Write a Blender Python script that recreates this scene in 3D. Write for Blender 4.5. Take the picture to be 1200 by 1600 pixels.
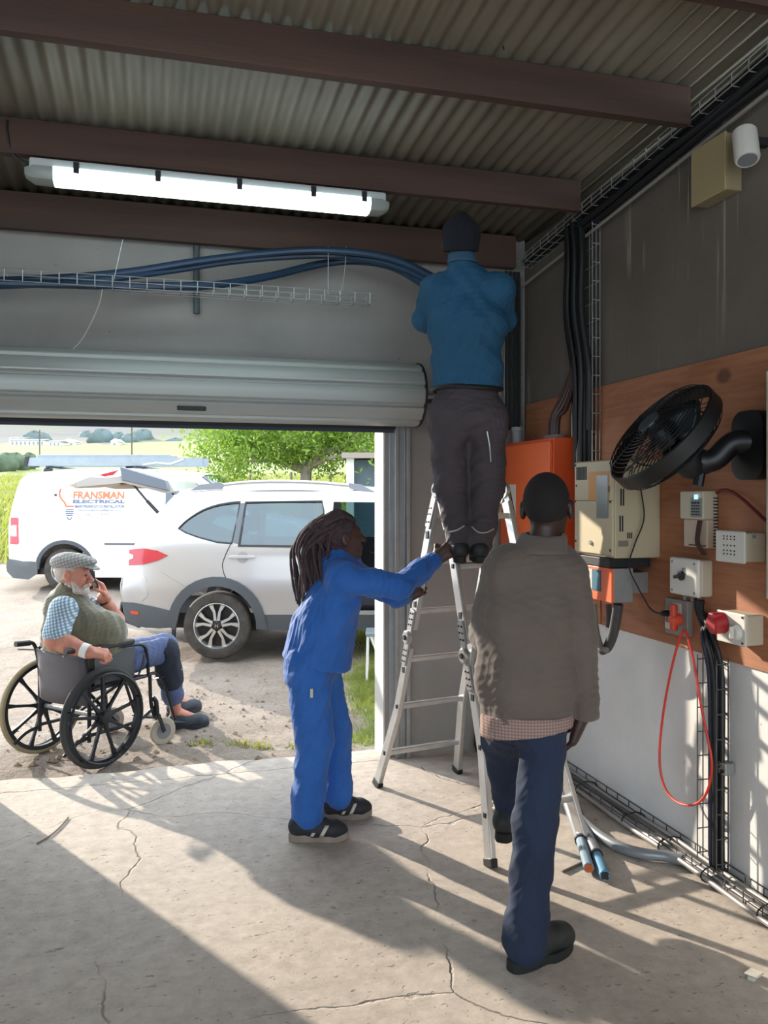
# Workshop with a half-open roller door: electricians at work, a man in a wheelchair outside.
import bpy, bmesh, math, random
import numpy as np
from mathutils import Vector, Matrix
from mathutils.geometry import delaunay_2d_cdt

for o in list(bpy.data.objects):
    bpy.data.objects.remove(o, do_unlink=True)
SC = bpy.context.scene
COL = SC.collection
random.seed(7)
RNG = np.random.default_rng(7)

# ------------------------------------------------------------------ camera
YAW = math.radians(15.5)            # looks a little to the right of the depth axis
CY, SY = math.cos(YAW), math.sin(YAW)
FPX, EYE, HOR = 1300.0, 1.6, 775.0  # focal length in px of a 1200x1600 frame, eye height, horizon row
cam_d = bpy.data.cameras.new('camera')
cam = bpy.data.objects.new('camera', cam_d)
COL.objects.link(cam)
cam.location = (0, 0, EYE)
cam.rotation_euler = (math.pi / 2, 0, -YAW)
cam_d.sensor_fit = 'VERTICAL'
cam_d.sensor_height = 24.0
cam_d.lens = FPX / 1600.0 * 24.0
cam_d.shift_y = -(800.0 - HOR) / 1600.0
cam_d.clip_start = 0.05
cam_d.clip_end = 3000
SC.camera = cam

# ------------------------------------------------------------------ sky, sun, exposure
world = bpy.data.worlds.new('sky')
SC.world = world
world.use_nodes = True
wn = world.node_tree
wn.nodes.clear()
w_out = wn.nodes.new('ShaderNodeOutputWorld')
w_bg = wn.nodes.new('ShaderNodeBackground')
w_bg.inputs['Color'].default_value = (0.80, 0.90, 1.0, 1)
w_bg.inputs['Strength'].default_value = 1.6
wn.links.new(w_bg.outputs[0], w_out.inputs[0])

SUN_AZ, SUN_EL = math.radians(29.0), math.radians(18.5)
sun_d = bpy.data.lights.new('sun', 'SUN')
sun = bpy.data.objects.new('sun', sun_d)
COL.objects.link(sun)
sun_dir = Vector((math.sin(SUN_AZ) * math.cos(SUN_EL), -math.cos(SUN_AZ) * math.cos(SUN_EL), -math.sin(SUN_EL)))
sun.rotation_euler = sun_dir.to_track_quat('-Z', 'Y').to_euler()
sun.location = (-20, 40, 20)
sun_d.energy = 3.3
sun_d.angle = math.radians(0.8)
sun_d.color = (1.0, 0.90, 0.76)

SC.view_settings.view_transform = 'Standard'
SC.view_settings.look = 'None'
SC.view_settings.exposure = 1.3
SC.view_settings.gamma = 1.0
SC.view_settings.use_curve_mapping = False

# ------------------------------------------------------------------ layout helpers (metres; photo pixel + a real plane or distance -> point)
def ray(u):
    k = (u - 600.0) / FPX
    return k
def P(u, v, D):
    X = ray(u) * D
    return Vector((X * CY + D * SY, -X * SY + D * CY, EYE - (v - HOR) / FPX * D))
def on_floor(u, v, z=0.0):
    return P(u, v, (EYE - z) * FPX / (v - HOR))
def D_x(u, x): return x / (CY * ray(u) + SY)
def D_y(u, y): return y / (CY - SY * ray(u))
def on_x(u, v, x): return P(u, v, D_x(u, x))
def on_y(u, v, y): return P(u, v, D_y(u, y))
def clocal(X, D, z): # camera-aligned ground coordinates to world
    return Vector((X * CY + D * SY, -X * SY + D * CY, z))

# ------------------------------------------------------------------ materials
def hx(s):
    s = s.lstrip('#')
    out = []
    for i in (0, 2, 4):
        c = int(s[i:i + 2], 16) / 255.0
        out.append(c / 12.92 if c <= 0.04045 else ((c + 0.055) / 1.055) ** 2.4)
    return tuple(out)
MATS = {}
class NT:
    def __init__(s, name):
        s.m = bpy.data.materials.new(name)
        s.m.use_nodes = True
        s.t = s.m.node_tree
        s.t.nodes.clear()
        s.out = s.t.nodes.new('ShaderNodeOutputMaterial')
        s.b = s.t.nodes.new('ShaderNodeBsdfPrincipled')
        s.t.links.new(s.b.outputs[0], s.out.inputs[0])
        s.tc = s.t.nodes.new('ShaderNodeTexCoord')
    def n(s, typ, **kw):
        nd = s.t.nodes.new(typ)
        for k, v in kw.items():
            if k.startswith('i_'):
                key = k[2:].replace('_', ' ')
                nd.inputs[key].default_value = v
            else:
                setattr(nd, k, v)
        return nd
    def l(s, a, b): s.t.links.new(a, b)
    def coords(s, scale=(1, 1, 1), src='Object', rot=(0, 0, 0), loc=(0, 0, 0)):
        mp = s.n('ShaderNodeMapping')
        mp.inputs['Scale'].default_value = scale
        mp.inputs['Rotation'].default_value = rot
        mp.inputs['Location'].default_value = loc
        s.l(s.tc.outputs[src], mp.inputs[0])
        return mp.outputs[0]
    def noise(s, vec, scale, detail=4, rough=.55, dist=0):
        nd = s.n('ShaderNodeTexNoise')
        nd.inputs['Scale'].default_value = scale
        nd.inputs['Detail'].default_value = detail
        nd.inputs['Roughness'].default_value = rough
        nd.inputs['Distortion'].default_value = dist
        s.l(vec, nd.inputs['Vector'])
        return nd.outputs['Fac']
    def ramp(s, fac, stops):
        r = s.n('ShaderNodeValToRGB')
        e = r.color_ramp.elements
        while len(e) < len(stops): e.new(.5)
        for el, (p, c) in zip(e, stops):
            el.position = p
            el.color = tuple(c) + (1,) if len(c) == 3 else c
        s.l(fac, r.inputs[0])
        return r.outputs[0]
    def mix(s, fac, a, b, typ='MIX'):
        m = s.n('ShaderNodeMix', data_type='RGBA', blend_type=typ)
        for sock, val in ((m.inputs[0], fac), (m.inputs[6], a), (m.inputs[7], b)):
            if hasattr(val, 'is_linked') or isinstance(val, bpy.types.NodeSocket): s.l(val, sock)
            elif isinstance(val, (int, float)): sock.default_value = val
            else: sock.default_value = tuple(val) + (1,) if len(val) == 3 else val
        return m.outputs[2]
    def math(s, op, a, b=None):
        m = s.n('ShaderNodeMath', operation=op)
        for i, val in enumerate((a, b)):
            if val is None: continue
            if isinstance(val, bpy.types.NodeSocket): s.l(val, m.inputs[i])
            else: m.inputs[i].default_value = val
        return m.outputs[0]
    def bump(s, h, strength=.3, dist=.01, normal=None):
        b = s.n('ShaderNodeBump')
        b.inputs['Strength'].default_value = strength
        b.inputs['Distance'].default_value = dist
        s.l(h, b.inputs['Height'])
        if normal is not None: s.l(normal, b.inputs['Normal'])
        return b.outputs[0]
def mat(name, col, rough=.6, metal=0.0, var=.0, vscale=6, bump=0.0, bscale=60, bdist=.004, col2=None, spec=.5, sheen=0, coat=0, stretch=(1, 1, 1)):
    if name in MATS: return MATS[name]
    if isinstance(col, str): col = hx(col)
    if isinstance(col2, str): col2 = hx(col2)
    k = NT(name)
    k.b.inputs['Roughness'].default_value = rough
    k.b.inputs['Metallic'].default_value = metal
    k.b.inputs['Specular IOR Level'].default_value = spec
    if sheen:
        k.b.inputs['Sheen Weight'].default_value = sheen
        k.b.inputs['Sheen Roughness'].default_value = .5
    if coat:
        k.b.inputs['Coat Weight'].default_value = coat
        k.b.inputs['Coat Roughness'].default_value = .05
    k.b.inputs['Base Color'].default_value = tuple(col) + (1,)
    vec = k.coords(stretch)
    if var or col2:
        c2 = col2 if col2 else tuple(min(1, c * (1 + var)) for c in col)
        c1 = col if col2 else tuple(c * (1 - var) for c in col)
        f = k.noise(vec, vscale, 5, .6)
        f = k.ramp(f, [(.3, (0, 0, 0)), (.7, (1, 1, 1))])
        k.l(k.mix(f, c1, c2), k.b.inputs['Base Color'])
    if bump:
        h = k.noise(vec, bscale, 4, .6)
        k.l(k.bump(h, bump, bdist), k.b.inputs['Normal'])
    MATS[name] = k.m
    return k.m

# ------------------------------------------------------------------ mesh helpers
WM = {}     # world matrix each object was given
def _seg_frame(d, up=None):
    d = d.normalized()
    if up is None: up = Vector((0, 0, 1))
    if abs(d.dot(up)) > .98: up = Vector((1, 0, 0))
    s = d.cross(up).normalized()
    return s, s.cross(d).normalized()
def V3(p): return p if isinstance(p, Vector) else Vector(p)
def smooth_path(pts, n=8):
    pts = [V3(p) for p in pts]
    if len(pts) < 3: return pts
    out = []
    q = [pts[0] * 2 - pts[1]] + pts + [pts[-1] * 2 - pts[-2]]
    for i in range(1, len(q) - 2):
        a, b, c, d = q[i - 1], q[i], q[i + 1], q[i + 2]
        for j in range(n):
            t = j / n
            out.append(.5 * ((2 * b) + (c - a) * t + (2 * a - 5 * b + 4 * c - d) * t * t + (3 * b - a - 3 * c + d) * t ** 3))
    out.append(pts[-1])
    return out
class MB:
    def __init__(s): s.v, s.f = [], []
    def add(s, v, f):
        k = len(s.v)
        s.v += [tuple(p) for p in v]
        s.f += [tuple(i + k for i in q) for q in f]
        return s
    def box(s, lo, hi, m=None):
        x0, y0, z0 = lo; x1, y1, z1 = hi
        vs = [Vector(p) for p in ((x0, y0, z0), (x1, y0, z0), (x1, y1, z0), (x0, y1, z0), (x0, y0, z1), (x1, y0, z1), (x1, y1, z1), (x0, y1, z1))]
        if m is not None: vs = [m @ p for p in vs]
        return s.add(vs, [(0, 3, 2, 1), (4, 5, 6, 7), (0, 1, 5, 4), (1, 2, 6, 5), (2, 3, 7, 6), (3, 0, 4, 7)])
    def cbox(s, c, size, m=None):
        c = V3(c); h = Vector(size) / 2
        return s.box(c - h, c + h, m)
    def bar(s, a, b, w, h, up=None):
        a, b = V3(a), V3(b)
        sx, sz = _seg_frame(b - a, up)
        vs = []
        for p in (a, b):
            for i, j in ((-1, -1), (1, -1), (1, 1), (-1, 1)):
                vs.append(p + sx * (i * w / 2) + sz * (j * h / 2))
        return s.add(vs, [(3, 2, 1, 0), (4, 5, 6, 7), (0, 1, 5, 4), (1, 2, 6, 5), (2, 3, 7, 6), (3, 0, 4, 7)])
    def barpath(s, pts, w, h, up):
        pts = [V3(p) for p in pts]
        vs, fs = [], []
        for i, p in enumerate(pts):
            d = (pts[min(i + 1, len(pts) - 1)] - pts[max(i - 1, 0)]).normalized()
            sx, sz = _seg_frame(d, V3(up))
            for a, b in ((-1, -1), (1, -1), (1, 1), (-1, 1)):
                vs.append(p + sx * (a * w / 2) + sz * (b * h / 2))
        for i in range(len(pts) - 1):
            for j in range(4):
                fs.append((i * 4 + j, i * 4 + (j + 1) % 4, i * 4 + 4 + (j + 1) % 4, i * 4 + 4 + j))
        n = len(pts) * 4
        fs += [(3, 2, 1, 0), (n - 4, n - 3, n - 2, n - 1)]
        return s.add(vs, fs)
    def tube(s, pts, r, seg=8, closed=False):
        pts = [V3(p) for p in pts]
        n = len(pts)
        rs = r if isinstance(r, (list, tuple)) else [r] * n
        d0 = (pts[1] - pts[0]).normalized()
        sx, sz = _seg_frame(d0)
        vs, fs = [], []
        for i, p in enumerate(pts):
            if closed: d = (pts[(i + 1) % n] - pts[i - 1]).normalized()
            else: d = (pts[min(i + 1, n - 1)] - pts[max(i - 1, 0)]).normalized()
            sx = (sx - d * sx.dot(d))
            if sx.length < 1e-6: sx, _ = _seg_frame(d)
            sx.normalize(); sz = sx.cross(d)
            for j in range(seg):
                a = 2 * math.pi * j / seg
                vs.append(p + (sx * math.cos(a) + sz * math.sin(a)) * rs[i])
        m = n if closed else n - 1
        for i in range(m):
            for j in range(seg):
                i2 = (i + 1) % n
                fs.append((i * seg + j, i2 * seg + j, i2 * seg + (j + 1) % seg, i * seg + (j + 1) % seg))
        if not closed:
            fs.append(tuple(range(seg)))
            fs.append(tuple((n - 1) * seg + j for j in reversed(range(seg))))
        return s.add(vs, fs)
    def lathe(s, prof, o, ax, seg=24, close=False):
        """prof: (radius, height along ax); o origin"""
        o, ax = V3(o), V3(ax).normalized()
        sx, sz = _seg_frame(ax)
        vs, fs = [], []
        n = len(prof)
        for r, h in prof:
            for j in range(seg):
                a = 2 * math.pi * j / seg
                vs.append(o + ax * h + (sx * math.cos(a) + sz * math.sin(a)) * r)
        m = n if close else n - 1
        for i in range(m):
            i2 = (i + 1) % n
            for j in range(seg):
                fs.append((i * seg + j, i * seg + (j + 1) % seg, i2 * seg + (j + 1) % seg, i2 * seg + j))
        if not close:
            fs.append(tuple(reversed(range(seg))))
            fs.append(tuple((n - 1) * seg + j for j in range(seg)))
        return s.add(vs, fs)
    def loft(s, rings, cap=True):
        n = len(rings[0]); vs = []; fs = []
        for r in rings: vs += [V3(p) for p in r]
        for i in range(len(rings) - 1):
            for j in range(n):
                fs.append((i * n + j, i * n + (j + 1) % n, i * n + n + (j + 1) % n, i * n + n + j))
        if cap:
            fs.append(tuple(reversed(range(n))))
            fs.append(tuple((len(rings) - 1) * n + j for j in range(n)))
        return s.add(vs, fs)
    def sheet(s, rows, thick=0):
        n = len(rows[0]); vs = [V3(p) for r in rows for p in r]
        fs = [(i * n + j, i * n + j + 1, i * n + n + j + 1, i * n + n + j) for i in range(len(rows) - 1) for j in range(n - 1)]
        return s.add(vs, fs)
    def prism(s, poly, f0, f1):
        """poly of 2-D points; f0/f1 map them to the two end caps"""
        n = len(poly)
        vs = [f0(*p) for p in poly] + [f1(*p) for p in poly]
        fs = [tuple(reversed(range(n))), tuple(range(n, 2 * n))] + [(i, (i + 1) % n, n + (i + 1) % n, n + i) for i in range(n)]
        return s.add(vs, fs)
    def plate(s, outer, holes, fn, thick_fn=None, spacing=None):
        """triangulated polygon with holes in 2-D, mapped by fn(a,b) (and thick_fn for the back), closed at the rims"""
        vs, es = [], []
        def loop(pl):
            k = len(vs)
            vs.extend(Vector((p[0], p[1])) for p in pl)
            es.extend((k + i, k + (i + 1) % len(pl)) for i in range(len(pl)))
        loops = [outer] + list(holes)
        for lp in loops: loop(lp)
        if spacing:
            xs = [p[0] for p in outer]; zs = [p[1] for p in outer]
            nx = int((max(xs) - min(xs)) / spacing); nz = int((max(zs) - min(zs)) / spacing)
            for i in range(1, nx + 1):
                for j in range(1, nz + 1):
                    q = (min(xs) + (i - .5) * spacing, min(zs) + (j - .5) * spacing)
                    if in_poly(q, outer) and not any(in_poly(q, h) for h in holes): vs.append(Vector(q))
        r = delaunay_2d_cdt(vs, es, [], 0, 1e-5)
        pts, tris = r[0], r[2]
        keep = []
        for t in tris:
            c = ((pts[t[0]][0] + pts[t[1]][0] + pts[t[2]][0]) / 3, (pts[t[0]][1] + pts[t[1]][1] + pts[t[2]][1]) / 3)
            if in_poly(c, outer) and not any(in_poly(c, h) for h in holes): keep.append(tuple(t))
        k = len(pts)
        V = [fn(p[0], p[1]) for p in pts]
        F = list(keep)
        if thick_fn:
            V += [thick_fn(p[0], p[1]) for p in pts]
            F += [tuple(i + k for i in reversed(t)) for t in keep]
            cnt = {}
            for t in keep:
                for a, b in ((t[0], t[1]), (t[1], t[2]), (t[2], t[0])):
                    cnt[(a, b)] = 1
            for (a, b) in cnt:
                if (b, a) not in cnt: F.append((a, k + a, k + b, b))
        return s.add(V, F)
    def xf(s, m):
        s.v = [tuple(m @ Vector(p)) for p in s.v]
        return s
    def build(s, name, material, parent=None, world=False, smooth=True, bevel=0, angle=35, seg=2):
        me = bpy.data.meshes.new(name)
        vs = s.v
        pm = WM.get(parent.name, Matrix()) if parent is not None else Matrix()
        if world and parent is not None:
            inv = pm.inverted()
            vs = [tuple(inv @ Vector(p)) for p in vs]
        me.from_pydata(vs, [], s.f)
        me.update()
        return _link(me, name, material, parent, pm, smooth, bevel, angle, seg)
def _link(me, name, material, parent, pm, smooth=True, bevel=0, angle=35, seg=2):
    bm = bmesh.new(); bm.from_mesh(me)
    bmesh.ops.recalc_face_normals(bm, faces=bm.faces)
    bm.to_mesh(me); bm.free()
    if material: me.materials.append(material)
    if smooth:
        me.shade_smooth()
        me.set_sharp_from_angle(angle=math.radians(angle))
    o = bpy.data.objects.new(name, me)
    COL.objects.link(o)
    if parent is not None: o.parent = parent
    WM[o.name] = pm.copy()
    if bevel:
        b = o.modifiers.new('bevel', 'BEVEL')
        b.width = bevel; b.segments = seg; b.limit_method = 'ANGLE'; b.angle_limit = math.radians(40)
        b.harden_normals = False
    return o
def in_poly(p, poly):
    x, y = p[0], p[1]
    c = False
    n = len(poly)
    for i in range(n):
        x1, y1 = poly[i][0], poly[i][1]; x2, y2 = poly[(i + 1) % n][0], poly[(i + 1) % n][1]
        if (y1 > y) != (y2 > y) and x < (x2 - x1) * (y - y1) / (y2 - y1) + x1: c = not c
    return c
def tag(o, label=None, cat=None, group=None, kind=None):
    if label: o['label'] = label
    if cat: o['category'] = cat
    if group: o['group'] = group
    if kind: o['kind'] = kind
    return o
def thing(name, label, cat, loc=(0, 0, 0), rz=0.0, group=None, kind=None):
    o = bpy.data.objects.new(name, None)
    COL.objects.link(o)
    o.empty_display_size = .1
    o.location = loc; o.rotation_euler = (0, 0, rz)
    WM[o.name] = Matrix.Translation(V3(loc)) @ Matrix.Rotation(rz, 4, 'Z')
    return tag(o, label, cat, group, kind)
def share(src, name, parent, offset=(0, 0, 0), rot=(0, 0, 0)):
    """another piece with the same mesh data"""
    o = src.copy()
    o.name = name
    COL.objects.link(o)
    o.parent = parent
    o.location = V3(offset); o.rotation_euler = rot
    WM[o.name] = WM.get(parent.name, Matrix()).copy() if parent else Matrix()
    return o
def copy_tree(o, parent=None):
    c = o.copy(); COL.objects.link(c); c.parent = parent
    for ch in [x for x in bpy.data.objects if x.parent == o]: copy_tree(ch, c)
    return c
def rrect(x0, z0, x1, z1, r, n=4):
    pts = []
    for cx, cz, a0 in ((x1 - r, z1 - r, 0), (x0 + r, z1 - r, 90), (x0 + r, z0 + r, 180), (x1 - r, z0 + r, 270)):
        for i in range(n + 1):
            a = math.radians(a0 + 90 * i / n)
            pts.append((cx + r * math.cos(a), cz + r * math.sin(a)))
    return pts
def circ(cx, cz, r, n=24, a0=0, a1=360):
    full = abs(a1 - a0) >= 360
    m = n if full else n + 1
    return [(cx + r * math.cos(math.radians(a0 + (a1 - a0) * i / n)), cz + r * math.sin(math.radians(a0 + (a1 - a0) * i / n))) for i in range(m)]
def text_mesh(body, size, name, material, parent, fn, world=True, width=None, shear=0, extrude=.0015, bold=0):
    """flat lettering as mesh; fn maps text-plane (a right, b up, c out) to a point"""
    cu = bpy.data.curves.new(name, 'FONT')
    cu.body = body; cu.size = size; cu.align_x = 'LEFT'; cu.extrude = extrude; cu.shear = shear
    cu.resolution_u = 3
    if bold: cu.offset = bold
    ob = bpy.data.objects.new('tmp_text', cu)
    COL.objects.link(ob)
    dg = bpy.context.evaluated_depsgraph_get()
    me = bpy.data.meshes.new_from_object(ob.evaluated_get(dg))
    bpy.data.objects.remove(ob, do_unlink=True)
    xs = [v.co.x for v in me.vertices]
    w = max(xs) - min(xs)
    kx = (width / w) if width else 1
    pm = WM.get(parent.name, Matrix())
    inv = pm.inverted() if world else Matrix()
    for v in me.vertices:
        v.co = inv @ V3(fn((v.co.x - min(xs)) * kx, v.co.y, v.co.z))
    me.name = name
    return _link(me, name, material, parent, pm, smooth=False)
# ================================================================== structure
XW, YF, YO = 2.30, 4.91, 5.11        # right wall face, front wall inner / outer face
DX0, DX1, DZ = -1.0, 1.37, 2.06      # door opening
def roof_z(y): return 3.235 + .058 * (4.9 - y)

def concrete_floor():
    k = NT('concrete_floor')
    vec = k.coords()
    big = k.noise(vec, .9, 5, .6)
    c = k.ramp(big, [(.3, hx('#a69a8d')), (.55, hx('#bfb2a5')), (.8, hx('#d2c5b7'))])
    fine = k.noise(vec, 14, 6, .7)
    c = k.mix(.55, c, k.ramp(fine, [(.3, hx('#9c9186')), (.7, hx('#d8ccbf'))]), 'MIX')
    # cracks
    dist = k.n('ShaderNodeMix', data_type='VECTOR')
    nz = k.n('ShaderNodeTexNoise'); nz.inputs['Scale'].default_value = 2.2; nz.inputs['Detail'].default_value = 6
    k.l(vec, nz.inputs['Vector'])
    dist.inputs[0].default_value = .22
    k.l(vec, dist.inputs[4]); k.l(nz.outputs['Color'], dist.inputs[5])
    vo = k.n('ShaderNodeTexVoronoi', feature='DISTANCE_TO_EDGE'); vo.inputs['Scale'].default_value = .85
    k.l(dist.outputs[1], vo.inputs['Vector'])
    crack = k.ramp(vo.outputs['Distance'], [(.0, (1, 1, 1)), (.0028, (0, 0, 0))])
    breakup = k.ramp(k.noise(vec, 1.7, 3), [(.44, (0, 0, 0)), (.54, (1, 1, 1))])
    crack = k.mix(1.0, crack, breakup, 'MULTIPLY')
    # pits stretched along the float marks
    pv = k.coords((9, 16, 9), rot=(0, 0, .5))
    pit = k.ramp(k.noise(pv, 1.0, 5, .62), [(.30, (1, 1, 1)), (.335, (0, 0, 0))])
    pv2 = k.coords((28, 40, 28), rot=(0, 0, .3))
    pit2 = k.ramp(k.noise(pv2, 1.0, 4, .6), [(.31, (1, 1, 1)), (.37, (0, 0, 0))])
    pits = k.mix(1.0, k.mix(1.0, crack, pit, 'LIGHTEN'), k.mix(.6, (0, 0, 0), pit2), 'LIGHTEN')
    sx_ = k.n('ShaderNodeSeparateXYZ'); k.l(k.tc.outputs['Object'], sx_.inputs[0])   # construction joint along the threshold
    jn = k.math('ABSOLUTE', k.math('ADD', k.math('SUBTRACT', sx_.outputs[1], 4.86), k.math('MULTIPLY', k.math('SUBTRACT', k.noise(vec, 3.5, 5, .7), .5), .10)))
    joint = k.ramp(jn, [(.0, (1, 1, 1)), (.007, (0, 0, 0))])
    pits = k.mix(1.0, pits, joint, 'LIGHTEN')
    c = k.mix(k.math('MULTIPLY', pits, .5), c, hx('#5a5149'))
    k.l(c, k.b.inputs['Base Color'])
    k.b.inputs['Roughness'].default_value = .85
    h = k.math('SUBTRACT', k.math('ADD', k.math('MULTIPLY', fine, .35), k.math('MULTIPLY', k.noise(vec, 60, 3), .12)), pits)
    k.l(k.bump(h, .8, .008), k.b.inputs['Normal'])
    return k.m
def plaster(name, ca, cb, streaks=False):
    k = NT(name)
    vec = k.coords()
    c = k.ramp(k.noise(vec, 1.3, 6, .62), [(.3, ca), (.72, cb)])
    spots = k.ramp(k.noise(vec, 26, 2), [(.22, (1, 1, 1)), (.26, (0, 0, 0))])
    c = k.mix(k.math('MULTIPLY', spots, .45), c, tuple(x * .4 for x in ca))
    if streaks:   # pale lime runs on the upper wall
        sv = k.coords((22, 22, .75))
        st = k.ramp(k.noise(sv, 1.0, 3, .7), [(.57, (0, 0, 0)), (.64, (1, 1, 1))])
        zone = k.ramp(k.noise(k.coords((.9, .9, .6), loc=(0, .35, 0)), 1.0, 2), [(.45, (0, 0, 0)), (.6, (1, 1, 1))])
        sep = k.n('ShaderNodeSeparateXYZ'); k.l(k.tc.outputs['Object'], sep.inputs[0])
        up = k.ramp(k.math('MULTIPLY', sep.outputs[2], .25), [(.50, (0, 0, 0)), (.60, (1, 1, 1))])
        f = k.mix(1.0, k.mix(1.0, st, zone, 'MULTIPLY'), up, 'MULTIPLY')
        c = k.mix(k.math('MULTIPLY', f, .6), c, hx('#d8d2c8'))
    if streaks:   # the wall is whitewashed up to about waist height
        nz_ = k.math('MULTIPLY', k.math('SUBTRACT', k.noise(vec, 6, 4), .5), .10)
        low = k.ramp(k.math('ADD', k.math('MULTIPLY', sep.outputs[2], .5), nz_), [(.490, (1, 1, 1)), (.505, (0, 0, 0))])
        wash = k.ramp(k.noise(vec, 2.1, 6, .6), [(.3, hx('#cbc8c4')), (.7, hx('#dedbd7'))])
        wash = k.mix(k.math('MULTIPLY', spots, .4), wash, hx('#6d6a66'))
        c = k.mix(low, c, wash)
    k.l(c, k.b.inputs['Base Color'])
    k.b.inputs['Roughness'].default_value = .9
    h = k.math('ADD', k.noise(vec, 9, 5, .6), k.math('MULTIPLY', k.noise(vec, 70, 3), .25))
    k.l(k.bump(h, .35, .008), k.b.inputs['Normal'])
    return k.m
M_floor = concrete_floor()
M_wallR = plaster('plaster_right', hx('#5f574e'), hx('#72695f'), True)
M_wallF = plaster('plaster_front', hx('#8a8782'), hx('#9d9993'))
M_jamb = mat('jamb_paint', '#c9c5be', .7, var=.06, vscale=7, bump=.2, bscale=30)

def struct(o):
    return tag(o, kind='structure')
# floor slab: the outer edge is broken a little
m = MB()
edge = []
n = 60
for i in range(n + 1):
    x = -4.2 + (XW + .2 + 4.2) * i / n
    edge.append((x, 5.075 + .02 * math.sin(x * 5.1) + .012 * math.sin(x * 17 + 1) + RNG.uniform(-.006, .006)))
YB = -2.9      # unseen back end, set here so its opening brightens the room
poly = [(-4.2, YB), (XW + .2, YB)] + list(reversed(edge))
m.plate(poly, [], lambda a, b: Vector((a, b, 0)), lambda a, b: Vector((a, b, -.22)))
floor = struct(m.build('floor', M_floor, smooth=False))
tag(floor, 'rough cracked concrete workshop floor')

m = MB(); m.box((XW, YB, -.2), (XW + .2, YO, 3.22))
wall_right = struct(m.build('wall_right', M_wallR, smooth=False))
m = MB()
m.plate([(-4.2, -.2), (DX0, -.2), (DX0, DZ), (DX1, DZ), (DX1, -.2), (XW, -.2), (XW, 3.24), (-4.2, 3.24)], [],
        lambda a, b: Vector((a, YF, b)), lambda a, b: Vector((a, YO, b)))
wall_front = struct(m.build('wall_front', M_wallF, smooth=False))
m = MB(); m.box((-4.4, YB, -.2), (-4.2, YO, 3.22))
wall_left = struct(m.build('wall_left', M_wallF, smooth=False))
# unseen back wall; its wide opening is added to let sky light in
m = MB()
m.plate([(-4.2, -.2), (-4.0, -.2), (-4.0, 3.35), (2.2, 3.35), (2.2, -.2), (XW, -.2), (XW, 3.6), (-4.2, 3.6)], [],
        lambda a, b: Vector((a, YB, b)), lambda a, b: Vector((a, YB + .15, b)))
wall_back = struct(m.build('wall_back', M_wallF, smooth=False))
# painted jamb lining on the right reveal
m = MB(); m.box((DX1 - .012, YF + .002, -.02), (DX1, YO + .01, DZ))
trim_1 = struct(m.build('trim_1', M_jamb, smooth=False, bevel=.004))
m = MB(); m.box((DX0, YF + .002, -.02), (DX0 + .012, YO + .01, DZ))
trim_2 = struct(m.build('trim_2', M_jamb, smooth=False, bevel=.004))

# corrugated ceiling
k = NT('corrugated_iron')
vec = k.coords((1, .25, 1))
c = k.ramp(k.noise(vec, 2.2, 6, .65), [(.28, hx('#6b665a')), (.5, hx('#857e6e')), (.75, hx('#989180'))])
stain = k.ramp(k.noise(k.coords((3, .5, 3)), 1.4, 4), [(.56, (0, 0, 0)), (.72, (1, 1, 1))])
c = k.mix(k.math('MULTIPLY', stain, .35), c, hx('#5a4334'))
k.l(c, k.b.inputs['Base Color'])
k.b.inputs['Roughness'].default_value = .55; k.b.inputs['Metallic'].default_value = .25
M_iron = k.m
m = MB()
per, amp = .076, .0095
rows = []
ys = [YB - .2, 0, 2, 3.5, 5.45]
nx = int((XW + .25 + 4.4) / per * 8)
xs = [-4.4 + (XW + .25 + 4.4) * i / nx for i in range(nx + 1)]
rows = [[Vector((x, y, roof_z(y) + amp * math.sin(2 * math.pi * x / per))) for x in xs] for y in ys]
m.sheet(rows)
ceiling = struct(m.build('ceiling', M_iron, angle=60))
sol = ceiling.modifiers.new('thick', 'SOLIDIFY'); sol.thickness = .002; sol.offset = 1
tag(ceiling, 'dull corrugated iron roof sheets seen from below')
M_beam = mat('purlin_timber', '#553c30', .75, var=.25, vscale=3, bump=.3, bscale=25, stretch=(.25, 3, 3), col2='#3f2f27')
for y0 in (4.80, 3.98, 3.04, 2.30, 1.40, .45, -.5, -1.45, -2.4):
    m = MB()
    t = .05
    zt = roof_z(y0 + t / 2) - amp - .002
    zb = zt - (.20 if y0 > 4.5 else .16)
    prof = []
    nseg = 14
    rings = []
    for i in range(nseg + 1):
        x = -4.3 + (XW + 4.19) * i / nseg
        w = RNG.uniform(-.0015, .0015)
        rings.append([(x, y0 + w, zb + w), (x, y0 + t + w, zb - w), (x, y0 + t + w, zt), (x, y0 + w, zt)])
    m.loft(rings)
    p = m.build('purlin', M_beam, ceiling, smooth=False, bevel=.004)
# ================================================================== outside: terrain, field, hills
PROF = [(-50, -.06), (4.9, -.06), (5.6, -.04), (8, .02), (12, .2), (16, .42), (20, .75), (26, 1.35), (32, 1.75), (45, 2.6), (60, 3.4), (100, 5.6), (200, 12), (300, 19.6), (330, 22), (400, 40), (600, 98), (900, 190), (1300, 270)]
def ground_z(x, y):
    D = x * SY + y * CY
    return float(np.interp(D, [p[0] for p in PROF], [p[1] for p in PROF]))
def snoise(x, y, f=1.0, seed=0):
    """cheap smooth noise, about -1..1 (arrays or floats)"""
    a = 0
    for i, (kx, ky, ph) in enumerate(((1.0, .3, .1), (-.45, 1.1, 1.9), (.8, -.9, 4.2), (1.7, 1.3, 2.7), (-2.1, .9, 5.1))):
        a = a + np.sin(f * (kx * x + ky * y) + ph + seed * 1.7 + 1.3 * np.sin(f * .7 * (ky * x - kx * y) + seed + ph)) / (1 + .5 * i)
    return a / 2.4
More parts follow.
